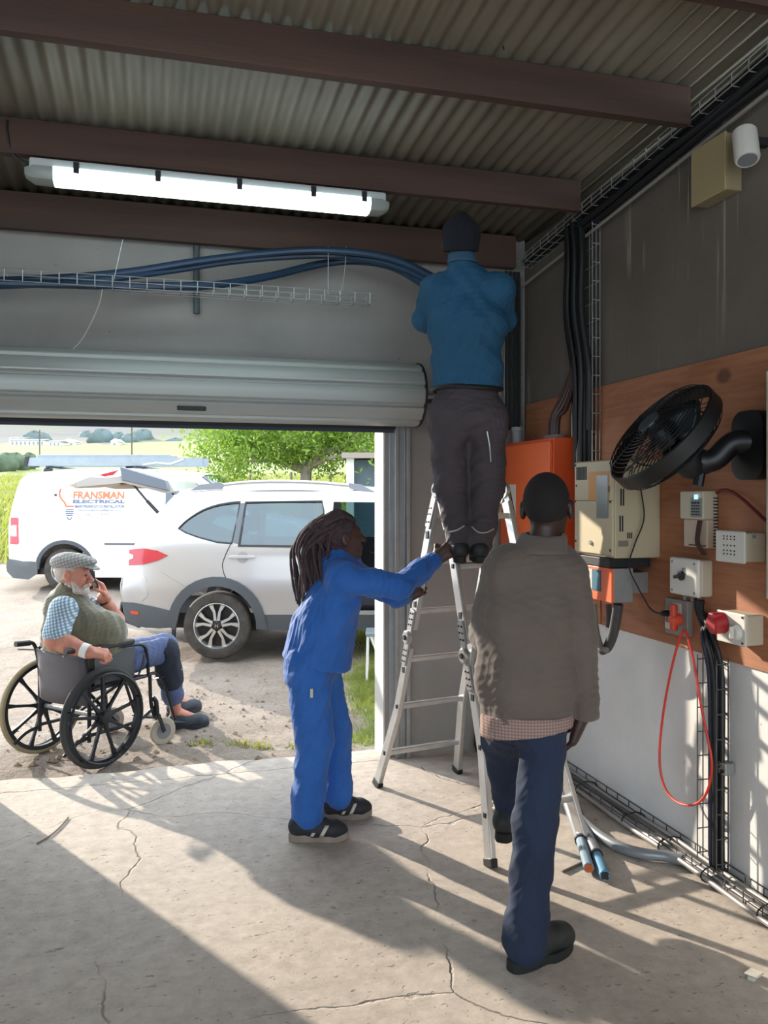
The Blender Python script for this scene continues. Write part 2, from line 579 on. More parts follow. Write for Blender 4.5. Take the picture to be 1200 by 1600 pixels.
def grass_mask(X, D):
    near = np.clip((X + .50 + .25 * snoise(X, D, 2.3)) / .35, 0, 1) * np.clip((D - 5.35) / .25, 0, 1)
    far = np.clip((D - 17.0 + 1.2 * snoise(X, D, .6, 3)) / 3.0, 0, 1)
    left = np.clip((-7.2 - X) / .8, 0, 1) * np.clip((D - 15) / 2, 0, 1)
    return np.maximum(np.maximum(near, far), left)
Ds = np.concatenate([np.arange(4.2, 9, .055), np.arange(9, 14, .14), np.arange(14, 40, .5), np.geomspace(40, 1300, 46)])
NX = 150
verts = []
gm = []
for D in Ds:
    half = 3.2 + D * .75
    t = np.linspace(-1, 1, NX)
    X = np.sign(t) * (np.abs(t) ** 1.25) * half - .18 * D * 0
    if D < 9: X = np.linspace(-6.5, 3.5, NX)
    elif D < 14: X = np.linspace(-6.5 - (D - 9) * 1.4, 3.5 + (D - 9) * 1.4, NX)
    elif D < 40: X = np.linspace(-13.5 - (D - 14) * .8, 10.5 + (D - 14) * .8, NX)
    else: X = np.linspace(-34.3 - (D - 40) * .8, 31.3 + (D - 40) * .8, NX)
    z = np.interp(D, [p[0] for p in PROF], [p[1] for p in PROF]) + 0 * X
    small = .012 * snoise(X, D, 5.0) + .007 * snoise(X, D + X, 13.0, 2) + .004 * snoise(X, D, 31, 5) + .003 * RNG.normal(size=NX)
    if D < 14: z = z + small * (1.4 if D < 5.7 else 1)
    else: z = z + .05 * snoise(X, D, .9) + .03 * RNG.normal(size=NX) * min(1, D / 30)
    if D > 120: z = z + D * .006 * snoise(X, D * .6, .02, 4) + max(0, D - 330) * .045 * snoise(X, D * .3, .006, 9)
    wy = -X * SY + D * CY; wx = X * CY + D * SY
    z = np.where(wy < 5.12, np.minimum(z, -.035), z)
    z = np.where(wy < 5.02, -.3, z)
    for j in range(NX): verts.append((wx[j], wy[j], z[j]))
    gm += list(grass_mask(X, D + 0 * X))
faces = [(i * NX + j, i * NX + j + 1, i * NX + NX + j + 1, i * NX + NX + j) for i in range(len(Ds) - 1) for j in range(NX - 1)]
m = MB(); m.v = verts; m.f = faces
k = NT('ground_soil')
vec = k.coords()
dirt = k.ramp(k.noise(vec, 1.6, 8, .68), [(.28, hx('#6d6055')), (.5, hx('#8a7c6f')), (.72, hx('#a09489'))])
dirt = k.mix(.35, dirt, k.ramp(k.noise(vec, 38, 4, .7), [(.3, hx('#5d5248')), (.7, hx('#aca195'))]))
gr = k.ramp(k.noise(k.coords((1, 1, 1)), .55, 8, .7), [(.3, hx('#4f652c')), (.5, hx('#69783c')), (.72, hx('#7f864d'))])
gr = k.mix(.4, gr, k.ramp(k.noise(vec, 9, 5, .7), [(.3, hx('#4d6329')), (.7, hx('#949257'))]))
sep = k.n('ShaderNodeSeparateXYZ'); k.l(k.tc.outputs['Object'], sep.inputs[0])
hill = k.ramp(k.noise(k.coords((.012, .02, .012)), 1.0, 6, .6, 1.0), [(.35, hx('#545159')), (.5, hx('#575b4e')), (.62, hx('#5e535a')), (.75, hx('#565e4e'))])  # distance haze is put into these greyed hill colours
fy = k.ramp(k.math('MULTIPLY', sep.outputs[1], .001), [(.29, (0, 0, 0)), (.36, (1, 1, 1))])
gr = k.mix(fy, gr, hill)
at = k.n('ShaderNodeAttribute', attribute_name='grass')
f = k.math('ADD', at.outputs['Fac'], k.math('MULTIPLY', k.math('SUBTRACT', k.noise(vec, 5, 5, .7), .5), 1.1))
f = k.ramp(f, [(.4, (0, 0, 0)), (.6, (1, 1, 1))])
k.l(k.mix(f, dirt, gr), k.b.inputs['Base Color'])
k.b.inputs['Roughness'].default_value = .95
h = k.math('ADD', k.noise(vec, 16, 6, .7), k.math('MULTIPLY', k.noise(vec, 80, 3), .3))
bn = k.bump(h, .9, .02)
near_ = k.ramp(k.math('MULTIPLY', sep.outputs[1], .02), [(.2, (.9, .9, .9)), (.6, (0, 0, 0))])
k.l(near_, bn.node.inputs['Strength'])
k.l(bn, k.b.inputs['Normal'])
ground = m.build('ground', k.m, smooth=True, angle=180)
a = ground.data.attributes.new('grass', 'FLOAT', 'POINT')
a.data.foreach_set('value', np.array(gm, dtype=np.float32))
tag(ground, 'sandy yard running into green farm fields and hazy hills', kind='structure')

def leafmat(name, ca, cb, trans=.45):
    k = NT(name)
    c = k.ramp(k.noise(k.coords(), 3.5, 4), [(.3, hx(ca)), (.7, hx(cb))])
    k.l(c, k.b.inputs['Base Color'])
    k.b.inputs['Roughness'].default_value = .55
    tr = k.n('ShaderNodeBsdfTranslucent'); k.l(c, tr.inputs[0])
    mx = k.n('ShaderNodeMixShader'); mx.inputs[0].default_value = trans
    k.l(k.b.outputs[0], mx.inputs[1]); k.l(tr.outputs[0], mx.inputs[2]); k.l(mx.outputs[0], k.out.inputs[0])
    MATS[name] = k.m
    return k.m
M_grass = leafmat('grass_blades', '#7c8b36', '#a5a356')
M_leaf = leafmat('tree_leaves', '#5f8428', '#8ba33c', .45)
M_bark = mat('bark', '#8d8478', .9, var=.25, vscale=8, bump=.6, bscale=30, bdist=.01)

# grass blades near the threshold on the right, tufts further out
def blades(name, n, gen, hmin, hmax, w, label):
    vs = np.zeros((n * 3, 3)); 
    i = 0
    while i < n:
        X, D = gen()
        x, y, _ = clocal(X, D, 0)
        if y < 5.21 or (x > 1.3 and y < 5.3): continue
        z = ground_z(x, y) + (.0 if D < 14 else 0)
        hgt = random.uniform(hmin, hmax); a = random.uniform(0, math.pi)
        dx, dy = math.cos(a) * w, math.sin(a) * w
        lx, ly = random.gauss(0, .45) * hgt, random.gauss(0, .45) * hgt
        vs[i * 3] = (x - dx, y - dy, z - .01); vs[i * 3 + 1] = (x + dx, y + dy, z - .01); vs[i * 3 + 2] = (x + lx, y + ly, z + hgt)
        i += 1
    mm = MB(); mm.v = vs.tolist(); mm.f = [(j * 3, j * 3 + 1, j * 3 + 2) for j in range(n)]
    return tag(mm.build(name, M_grass, smooth=False), label, 'grass', kind='stuff')
def gen_near():
    while True:
        X = random.uniform(-.95, .6); D = random.uniform(5.3, 10.5)
        if random.random() < float(grass_mask(np.array(X), np.array(D))) * (1.0 if X > -.35 else .5): return X, D
blades('lawn_grass', 16000, gen_near, .025, .075, .004, 'short green lawn grass growing by the right door post')
def gen_edge():
    X = random.choice((-.95, -.8, -.55, -.4, -.3, -1.2)) + random.gauss(0, .05); D = 5.32 + abs(random.gauss(0, .07)) - X * .13 - .02
    return X, D
blades('edge_weeds', 420, lambda: (lambda q: q if random.random() < .9 else q)(gen_edge()), .015, .05, .006, 'sparse green weeds along the broken slab edge')
def gen_far():
    D = random.uniform(15, 46) ; X = random.uniform(-.62 * D, .25 * D)
    return X, D
blades('field_grass', 26000, gen_far, .12, .38, .05, 'tall sunlit field grass beyond the parked vehicles')

# pebbles on the yard
m = MB()
for i in range(420):
    D = random.uniform(5.05, 7.4); X = random.uniform(-2.6, -.2)
    x, y, _ = clocal(X, D, 0)
    if y < 5.13: continue
    r = random.uniform(.006, .02) if D > 5.4 else random.uniform(.008, .032)
    c = Vector((x, y, ground_z(x, y) + r * .2))
    ph = random.uniform(0, 6)
    ring = [c + Vector((math.cos(a + ph) * r * random.uniform(.8, 1.2), math.sin(a + ph) * r * random.uniform(.7, 1.1), 0)) for a in (0, 1.25, 2.5, 3.8, 5.0)]
    b = len(m.v)
    m.v += [tuple(p) for p in ring] + [tuple(c + Vector((0, 0, r * .75)))]
    m.f += [(b + j, b + (j + 1) % 5, b + 5) for j in range(5)]
tag(m.build('gravel', mat('clods', '#8a7763', .95, var=.3, vscale=20), smooth=False), 'loose clods and pebbles on the sandy yard', 'gravel', kind='stuff')

# ------------------------------------------------------------------ the tree
tp = clocal(-1.62, 17.2, 0); tp.z = ground_z(tp.x, tp.y) - .1
tree = thing('leafy_tree', 'spreading green leafy tree with a pale forked trunk behind the silver car', 'tree', tp)
def T(X, z, d=0): # camera-aligned offset from the trunk base, absolute height
    return clocal(-1.62 + X, 17.2 + d, z)
m = MB()
m.tube(smooth_path([T(0, .4), T(.02, 1.3), T(.0, 1.95), T(.04, 2.22)], 5), [.15 - .003 * i for i in range(16)], 10)
m.build('trunk', M_bark, tree, world=True)
branches = [
    ([T(.02, 2.15), T(.35, 2.45, -.2), T(.8, 2.62, -.3), T(1.25, 2.95, -.3), T(1.7, 3.1, -.4)], .085),
    ([T(.0, 2.1), T(-.5, 2.3, .1), T(-1.0, 2.55, .2), T(-1.5, 2.9, .2), T(-1.9, 2.8, .2)], .075),
    ([T(.02, 2.1), T(.1, 2.7, .2), T(.1, 3.3, .3), T(.3, 3.9, .3)], .08),
    ([T(.1, 2.2), T(.5, 2.35, -.5), T(1.1, 2.45, -.9), T(1.8, 2.6, -1.1)], .06),
    ([T(-.1, 2.2), T(-.5, 2.6, .6), T(-.9, 3.1, 1.0), T(-1.1, 3.5, 1.2)], .06),
    ([T(.3, 2.4), T(.6, 2.9, .4), T(1.1, 3.5, .6)], .05),
    ([T(-.6, 2.35), T(-1.0, 2.3, -.5), T(-1.5, 2.35, -.8)], .04),
]
for pts, r in branches:
    m = MB(); sp = smooth_path(pts, 5)
    m.tube(sp, [r * (1 - .8 * i / len(sp)) for i in range(len(sp))], 7)
    m.build('branch', M_bark, tree, world=True)
cl = []
random.seed(11)
for pts, r in branches:
    for p in pts[1:]:
        for _ in range(5): cl.append((V3(p) + Vector((random.gauss(0, .35), random.gauss(0, .45), random.gauss(.15, .28))), random.uniform(.2, .42)))
for _ in range(46):
    a = random.uniform(0, 2 * math.pi); rr = random.uniform(.3, 2.2)
    q = T(rr * math.cos(a), random.uniform(2.75, 4.2) - .12 * rr * rr * .8, rr * math.sin(a) * .9)
    cl.append((q, random.uniform(.25, .45)))
for X, z in ((-1.75, 2.0), (-1.6, 1.75), (-1.85, 2.3), (-1.45, 2.15), (1.2, 2.15), (1.35, 1.9), (1.0, 1.65), (-1.05, 1.95), (1.5, 2.3), (-2.05, 2.6)):
    cl.append((T(X, z, random.uniform(-.4, .4)), .3))
NL = 26000
vs = []; fs = []
for i in range(NL):
    c, r = random.choice(cl)
    d = Vector((random.gauss(0, 1), random.gauss(0, 1), random.gauss(0, .8))) * r * .62
    p = c + d
    L = random.uniform(.036, .068); W = L * random.uniform(.3, .42)
    ax = Vector((random.gauss(0, 1), random.gauss(0, 1), random.gauss(-.7, .7))).normalized()
    sd = ax.cross(Vector((random.gauss(0, 1), random.gauss(0, 1), random.gauss(0, 1)))).normalized()
    b = len(vs)
    vs += [p - ax * L, p + sd * W, p + ax * L, p - sd * W]
    fs.append((b, b + 1, b + 2, b + 3))
m = MB(); m.v = [tuple(v) for v in vs]; m.f = fs
fo = m.build('foliage', M_leaf, tree, world=True, smooth=False)
fo['kind'] = 'stuff'
# a hanging spray at the crown's left edge
# ------------------------------------------------------------------ wire fence
M_post = mat('fence_post', '#5f5850', .9, var=.2)
M_wire = mat('galvanised_wire', '#a7a8a6', .45, .8)
fence = thing('wire_fence', 'low wire fence on thin dark posts behind the car', 'fence', clocal(-5, 26, 1.3))
fpts = []
for X in (-13.2, -9.6, -6.2, -4.25, -2.95, -1.7, -.2, 1.5, 3.4):
    p = clocal(X, 26.5, 0); z = ground_z(p.x, p.y)
    m = MB(); m.tube([Vector((p.x, p.y, z - .1)), Vector((p.x, p.y, z + .98))], .035, 7)
    m.build('post', M_post, fence, world=True)
    fpts.append(Vector((p.x, p.y, z)))
for hgt in (.35, .6, .85):
    m = MB(); m.tube([p + Vector((0, 0, hgt)) for p in fpts], .006, 5)
    m.build('wire', M_wire, fence, world=True)
# ------------------------------------------------------------------ shed on the right
shed = thing('farm_shed', 'dark shed with a pale corner pillar behind the tree', 'shed', clocal(-.3, 15.5, .35))
zb = .3
def SB(X0, X1, D0, D1, z0, z1, name, mt, bev=0, par=None):
    m = MB()
    q = [clocal(X0, D0, 0), clocal(X1, D0, 0), clocal(X1, D1, 0), clocal(X0, D1, 0)]
    m.prism(q, lambda x, y, z: Vector((x, y, z0)), lambda x, y, z: Vector((x, y, z1)))
    return m.build(name, mt, par or shed, world=True, smooth=False, bevel=bev)
_q = MB.prism
def _prism3(s, poly, f0, f1):
    n = len(poly)
    vs = [f0(*p) for p in poly] + [f1(*p) for p in poly]
    fs = [tuple(reversed(range(n))), tuple(range(n, 2 * n))] + [(i, (i + 1) % n, n + (i + 1) % n, n + i) for i in range(n)]
    return s.add(vs, fs)
MB.prism = _prism3
SB(-.70, -.56, 15.45, 15.6, zb, 2.30, 'corner_pillar', mat('pale_pillar', '#cfd0c8', .8))
SB(-.56, 3.6, 15.62, 18.5, zb, 2.28, 'wall', mat('shed_cladding', '#4d5a63', .7, var=.1, vscale=2))
SB(-.78, 3.8, 15.3, 18.7, 2.30, 2.40, 'roof_edge', mat('shed_roof', '#8b7f76', .7))
for X in (.05, .7, 1.35):
    SB(X, X + .04, 15.585, 15.62, zb, 2.28, 'batten', mat('shed_batten', '#6d7a82', .7))

# ------------------------------------------------------------------ far houses, trees and poles
M_white = mat('whitewash', '#d6d4d0', .8)
M_farroof = mat('far_roof', '#8f8d8c', .8)
M_farwin = mat('far_window', '#7d8894', .3)
def house(u0, u1, vb, vt, D, label, wins=4, gable=False, roofh=.35):
    a = P(u0, vb, D); b = P(u1, vb, D)
    z0 = ground_z(a.x, a.y) - .3; z1 = P(u0, vt, D).z
    zb_ = a.z
    h = thing('farm_house', label, 'house', (a + b) / 2, 0, 'white farm buildings below the hills')
    d = (b - a).normalized(); back = Vector((d.y * -1, d.x, 0)).normalized() * 7
    if back.y < 0: back = -back
    m = MB()
    q = [a, b, b + back, a + back]
    m.prism([(p.x, p.y) for p in q], lambda x, y: Vector((x, y, min(z0, zb_))), lambda x, y: Vector((x, y, z1)))
    w_ = m.build('wall', M_white, h, world=True, smooth=False)
    m = MB()
    over = d * .4
    zt = z1 + roofh * (z1 - zb_)
    up = Vector((0, 0, 1))
    if gable:
        mid = (a + b) / 2
        pts = [a - over, b + over, mid]
        A = [Vector((p.x, p.y, z1)) for p in (a - over, b + over)] + [Vector((mid.x, mid.y, zt))]
        vs = A + [p + back for p in A]
        m.add(vs, [(0, 1, 2), (3, 5, 4), (0, 3, 4, 1), (1, 4, 5, 2), (2, 5, 3, 0)])
        m.build('roof', M_white, h, world=True, smooth=False)
    else:
        A = [a - over - back * .05, b + over - back * .05, b + over + back * 1.05, a - over + back * 1.05]
        A = [Vector((p.x, p.y, z1)) for p in A]
        r0 = (A[0] + A[3]) / 2 + up * (zt - z1); r1 = (A[1] + A[2]) / 2 + up * (zt - z1)
        m.add(A + [r0, r1], [(0, 1, 5, 4), (2, 3, 4, 5), (1, 2, 5), (3, 0, 4), (0, 3, 2, 1)])
        m.build('roof', M_farroof, h, world=True, smooth=False)
    for i in range(wins):
        c = a.lerp(b, (i + .5) / wins)
        hw = (b - a).length / wins * .2
        m = MB(); zz0 = zb_ + (z1 - zb_) * .25; zz1 = zb_ + (z1 - zb_) * .75
        m.prism([((c - d * hw).x, (c - d * hw).y), ((c + d * hw).x, (c + d * hw).y), ((c + d * hw + back * .01).x, (c + d * hw + back * .01).y), ((c - d * hw + back * .01).x, (c - d * hw + back * .01).y)],
                lambda x, y: Vector((x, y - .06, zz0)), lambda x, y: Vector((x, y - .06, zz1)))
        m.build('window', M_farwin, h, world=True, smooth=False)
    return h
house(16, 69, 697, 688, 290, 'long low white farm building at the far left below the hill', 8)
house(14, 38, 690, 684, 298, 'white upper wing behind the long farm building', 2)
house(76, 94, 698, 690, 278, 'small white cottage just right of the long farm building', 3)
house(96, 116, 698, 690, 290, 'white gabled cottage between the two light poles', 2, True, .6)
house(158, 186, 699, 693, 288, 'white farmhouse with a gable among dark trees', 2, False)
house(173, 184, 700, 690, 276, 'white gable front of the farmhouse among the trees', 1, True, .5)
house(244, 272, 703, 699, 286, 'low pale building half hidden by trees at the foot of the hill', 3)
M_fartree = mat('far_tree', '#56656a', .9, var=.15, vscale=.4, col2='#64746e')  # blue-grey haze tint painted into the crown colour
def blob(c, rx, ry, rz, mb, seed=0, n1=9, n2=14):
    rows = []
    for i in range(n1 + 1):
        th = math.pi * i / n1
        row = []
        for j in range(n2 + 1):
            ph = 2 * math.pi * (j % n2) / n2
            r = 1 + .16 * math.sin(3 * ph + seed + 2 * th) + .12 * math.sin(5 * ph - seed * 2 + 4 * th) * math.sin(th)
            row.append(Vector((c.x + rx * r * math.sin(th) * math.cos(ph), c.y + ry * r * math.sin(th) * math.sin(ph), c.z + rz * r * math.cos(th))))
        rows.append(row)
    mb.sheet(rows)
    return mb
random.seed(5)
ft_labels = ['hazy blue-green tree at the far left behind the white buildings', 'hazy round tree beside the small white cottage', 'tall hazy tree left of the second light pole',
             'broad hazy tree behind the gabled farmhouse', 'hazy tree just right of the farmhouse gable', 'dark hazy tree at the foot of the second light pole',
             'large hazy tree right of the second light pole', 'hazy tree sloping down towards the low pale building', 'small hazy tree beside the low pale building', 'rightmost hazy tree before the leafy tree crown']
for (u, vt, w), lb in zip(((52, 676, 26), (68, 679, 18), (136, 676, 24), (158, 673, 30), (186, 678, 26), (204, 680, 22), (222, 674, 34), (246, 682, 24), (272, 686, 26), (296, 687, 26)), ft_labels):
    D = 312 + (ft_labels.index(lb) * 2 % 5) * 9
    p = P(u, 704, D)
    zt = P(u, vt, D).z
    t = thing('far_tree', lb, 'tree', p, 0, 'hazy trees around the white farm')
    hh = zt - p.z
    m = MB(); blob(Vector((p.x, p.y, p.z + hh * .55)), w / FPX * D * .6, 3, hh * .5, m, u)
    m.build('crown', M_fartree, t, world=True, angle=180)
    m = MB(); m.tube([p - Vector((0, 0, 2)), p + Vector((0, 0, hh * .4))], .35, 6)
    m.build('trunk', M_post, t, world=True)
for u, vt, vb_, lb in ((62, 672, 706, 'thin light pole standing left in the far field'), (206, 655, 712, 'taller light pole in the field above the van roof')):
    D = 150 if u < 100 else 120
    p = P(u, vb_, D); top = P(u, vt, D)
    t = thing('utility_pole', lb, 'pole', p, 0, 'light poles in the field')
    m = MB(); m.tube([Vector((p.x, p.y, ground_z(p.x, p.y) - .5)), top], .11, 7); m.build('post', M_post, t, world=True)
    m = MB(); c = top - Vector((0, 0, .4)); m.bar(c - Vector((.7, 0, 0)), c + Vector((.7, 0, 0)), .1, .1); m.build('crossarm', M_post, t, world=True)
a = P(62, 675, 150); b = P(206, 658, 120)
m = MB(); m.tube([a.lerp(b, i / 12) - Vector((0, 0, 1.1 * (1 - (i / 6 - 1) ** 2))) for i in range(13)], .02, 4)
tag(m.build('power_line', M_post), 'thin sagging power line between the two light poles', 'wire')
a0 = a + (a - b) * 1.0
m = MB(); m.tube([a0.lerp(a, i / 12) - Vector((0, 0, 1.1 * (1 - (i / 6 - 1) ** 2))) for i in range(13)], .02, 4)
tag(m.build('power_line', M_post), 'power line running left from the first light pole', 'wire')
# hedge bushes left of the van
for i, (u, w, lb) in enumerate(((8, 30, 'grey-green bush at the left edge of the field'), (26, 26, 'grey-green bush just left of the van roof'), (44, 20, 'small grey-green bush behind the van roof ladder end'))):
    D = 58 + i * 3
    p = P(u, 726, D); p.z = ground_z(p.x, p.y)
    m = MB(); blob(p + Vector((0, 0, .5)), w / FPX * D * .7, .8, .75, m, i * 3.1)
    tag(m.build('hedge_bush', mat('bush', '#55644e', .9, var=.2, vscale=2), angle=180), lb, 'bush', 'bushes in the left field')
# ================================================================== vehicles
M_silver = mat('silver_paint', '#b3b0af', .28, .5, coat=.6, spec=.5)
M_vanwhite = mat('white_paint', '#eceae8', .32, 0, coat=.5)
M_clad = mat('grey_cladding', '#4b4f54', .65, var=.05)
M_blackp = mat('black_plastic', '#1c1d1f', .5)
M_rubber = mat('tyre_rubber', '#2f2d2b', .85, var=.15, vscale=12, col2='#4a443e')
M_alloy = mat('machined_alloy', '#c4c4c2', .3, .85)
M_rimdark = mat('rim_dark', '#2b2c2f', .4, .4)
M_chrome = mat('chrome', '#d8d8d8', .12, 1.0)
M_trim = mat('interior_trim', '#2e3033', .8)
M_seat = mat('seat_fabric', '#3b3c40', .9)
M_tan = mat('tan_trim', '#b7a792', .8)
def glassmat(name, tint, mixf=.12):
    k = NT(name)
    tr = k.n('ShaderNodeBsdfTransparent'); tr.inputs[0].default_value = tuple(tint) + (1,)
    gl = k.n('ShaderNodeBsdfGlossy'); gl.inputs['Roughness'].default_value = .02; gl.inputs['Color'].default_value = (.9, .95, 1, 1)
    fr = k.n('ShaderNodeFresnel'); fr.inputs[0].default_value = 1.5
    f = k.math('ADD', fr.outputs[0], mixf)
    mx = k.n('ShaderNodeMixShader')
    k.l(f, mx.inputs[0]); k.l(tr.outputs[0], mx.inputs[1]); k.l(gl.outputs[0], mx.inputs[2]); k.l(mx.outputs[0], k.out.inputs[0])
    MATS[name] = k.m
    return k.m
M_glass = glassmat('car_glass', (.40, .52, .54), .06)
def lampmat(name, col, rough=.15):
    return mat(name, col, rough, 0, coat=.8)
M_red = lampmat('red_lens', '#b3142a')
M_clear = lampmat('clear_lens', '#e9e9ea')

def wheel(parent, c, r, w, side, rimr, label=None, emblem=True):
    """side -1: outer face towards -y (local)"""
    ax = Vector((0, side, 0)); c = Vector(c)
    wh = MB()
    h = w / 2
    prof = [(rimr, -h * .8), (rimr + .012, -h * .95), (r - .05, -h), (r - .015, -h * .86), (r, -h * .6), (r - .003, -h * .25), (r, 0), (r - .003, h * .25), (r, h * .6), (r - .015, h * .86), (r - .05, h), (rimr + .012, h * .95), (rimr, h * .8)]
    wh.lathe(prof, c, ax, 40, close=True)
    wo = wh.build('wheel', M_rubber, parent)
    m = MB(); m.lathe([(rimr + .004, h * .90), (rimr + .004, -h * .8), (rimr - .012, -h * .8), (rimr - .016, h * .72), (rimr - .004, h * .92)], c, ax, 40, close=True)
    m.build('rim', M_alloy, wo)
    m = MB(); m.lathe([(.02, -.02), (rimr - .012, -.02), (rimr - .012, 0), (.02, 0)], c, ax, 32, close=True)
    m.build('brake_backing', M_rimdark, wo)
    # five split spokes
    e1 = Vector((1, 0, 0)); e2 = Vector((0, 0, 1))
    for i in range(5):
        a = 2 * math.pi * i / 5 + math.pi / 2
        def pt(rr, da, y): return c + (e1 * math.cos(a + da) + e2 * math.sin(a + da)) * rr + ax * y
        m = MB()
        for sgn in (-1, 1):
            poly = [(.045, 0), (.055, sgn * .55), (rimr * .62, sgn * .28), (rimr * .99, sgn * .40), (rimr * .99, sgn * .20), (rimr * .60, sgn * .10)]
            if sgn > 0: poly = poly[:]
            top = [pt(rr, da, h * .80 - .012 * (rr / rimr)) for rr, da in poly]
            bot = [pt(rr, da, h * .35) for rr, da in poly]
            n = len(poly)
            m.add(top + bot, [tuple(range(n)), tuple(reversed(range(n, 2 * n)))] + [(j, (j + 1) % n, n + (j + 1) % n, n + j) for j in range(n)])
        m.build('spoke', M_alloy, wo, smooth=False)
    m = MB(); m.lathe([(.001, h * .86), (.032, h * .86), (.04, h * .78), (.042, h * .3)], c, ax, 20)
    hub = m.build('hub_cap', M_rimdark, wo)
    if emblem:
        m = MB()
        def hp(a, b, y): return c + e1 * a + e2 * b + ax * y
        H = [(-.016, -.017), (-.009, -.017), (-.008, -.003), (.008, -.003), (.009, -.017), (.016, -.017), (.014, .017), (.007, .017), (.008, .004), (-.008, .004), (-.007, .017), (-.014, .017)]
        n = len(H)
        m.plate(H, [], lambda x, z: hp(x, z, h * .86 + .003), lambda x, z: hp(x, z, h * .86 - .002))
        m.build('emblem', M_chrome, hub, smooth=False)
    for i in range(5):
        a = 2 * math.pi * (i + .5) / 5 + math.pi / 2
        m = MB(); m.lathe([(.010, h * .3), (.010, h * .66), (.006, h * .70)], c + (e1 * math.cos(a) + e2 * math.sin(a)) * .058, ax, 8)
        m.build('lug_nut', M_rimdark, hub)
    return wo
class Shell:
    """car body: side panels from profile polygons bent by a width function"""
    def __init__(s, W, rear, front, taper=.12, tr=.64, tf=.8):
        s.W = W; s.rear = rear; s.front = front; s.tr = tr; s.tf = tf; s.taper = taper
    def y(s, x, z):
        w = float(np.interp(z, [p[0] for p in s.W], [p[1] for p in s.W]))
        t = 1.0
        xr = s.rear + s.tr
        if x < xr: t -= s.taper * ((xr - x) / s.tr) ** 2.4
        xf = s.front - s.tf
        if x > xf: t -= s.taper * 1.5 * min(1.2, (x - xf) / s.tf) ** 2.2
        return w * t
    def panel(s, poly, holes, side, name, mt, parent, off=0.0, thick=.02, spacing=.07, **kw):
        m = MB()
        m.plate(poly, holes, lambda x, z: Vector((x, side * (s.y(x, z) + off), z)), lambda x, z: Vector((x, side * (s.y(x, z) + off - thick), z)), spacing)
        return m.build(name, mt, parent, **kw)
    def strip(s, pts, name, mt, parent, crown=.0, bulge=0.0, n=12, z_off=0, inset=0):
        """surface across the car along the (x,z) polyline"""
        rows = []
        for x, z in pts:
            yh = s.y(x, z) - inset
            rows.append([Vector((x - bulge * (1 - (t * t)), yh * t, z + z_off + crown * (1 - t * t))) for t in [(-1 + 2 * i / n) for i in range(n + 1)]])
        m = MB(); m.sheet(rows)
        o = m.build(name, mt, parent)
        so = o.modifiers.new('thick', 'SOLIDIFY'); so.thickness = .015; so.offset = 0
        return o
def arch(cx, cz, r, a0, a1, n=16): return circ(cx, cz, r, n, a0, a1)
def spline2(pts, n=6):
    sp = smooth_path([Vector((p[0], 0, p[1])) for p in pts], n)
    return [(p.x, p.z) for p in sp]

# ------------------------------------------------------------------ silver car, tailgate up
cp = clocal(-1.588, 8.73, 0); cp.z = ground_z(cp.x, cp.y) + .0
car = thing('car', 'silver crossover car parked side-on with its tailgate raised', 'car', cp, -YAW)
CW = [(.2, .79), (.4, .835), (.7, .865), (.95, .855), (1.05, .84), (1.3, .74), (1.52, .655), (1.60, .60), (1.66, .5)]
sh = Shell(CW, -.94, 3.52)
top_rear = spline2([(-.46, 1.545), (-.58, 1.40), (-.70, 1.25), (-.80, 1.08), (-.86, .95), (-.90, .82)], 4)
roof_l = spline2([(1.78, 1.52), (1.45, 1.57), (1.0, 1.60), (.5, 1.605), (0, 1.59), (-.3, 1.565), (-.46, 1.545)], 4)
hood_l = [(3.50, .62), (3.46, .82), (3.36, .93), (2.95, 1.02), (2.50, 1.09)]
body_poly = [(-.90, .42), (-.42, .40)] + arch(0, .32, .40, 168, 12) + [(.42, .40), (2.24, .40)] + arch(2.66, .32, .40, 168, 12) + [(3.08, .40), (3.46, .44)] + hood_l + roof_l + top_rear[1:] + [(-.93, .62)]
q_win = spline2([(-.375, 1.24), (-.30, 1.315), (-.17, 1.40), (-.03, 1.45), (.12, 1.475), (.185, 1.478)], 3) + [(.165, 1.30), (.135, 1.105), (.0, 1.115), (-.18, 1.16), (-.30, 1.20)]
d_win = [(.255, 1.48), (.6, 1.49), (.985, 1.49), (1.0, 1.40), (1.0, 1.075), (.22, 1.085)]
f_open = [(1.10, .46), (1.10, 1.49), (1.62, 1.485), (1.75, 1.44), (2.1, 1.14), (2.16, .9), (2.13, .7), (2.03, .46)]
f_win = [(1.10, 1.08), (1.10, 1.49), (1.62, 1.485), (1.75, 1.44), (2.08, 1.14), (2.08, 1.09)]
sh.panel(body_poly, [q_win, d_win, f_open], -1, 'body_side', M_silver, car)
sh.panel(body_poly, [q_win, d_win, f_win], 1, 'body_side', M_silver, car)
sh.strip(list(reversed(roof_l)), 'roof', M_silver, car, crown=.07)
sh.strip([(1.78, 1.52), (2.1, 1.34), (2.5, 1.09)], 'windscreen', M_glass, car, crown=.05, bulge=-.06)
sh.strip([(2.5, 1.09), (2.95, 1.02), (3.36, .93), (3.46, .82), (3.50, .62), (3.46, .44)], 'bonnet', M_silver, car, crown=.03, bulge=-.06)
sh.strip([(-.90, .82), (-.93, .70), (-.93, .62), (-.90, .42)], 'rear_panel', M_silver, car, bulge=.05)
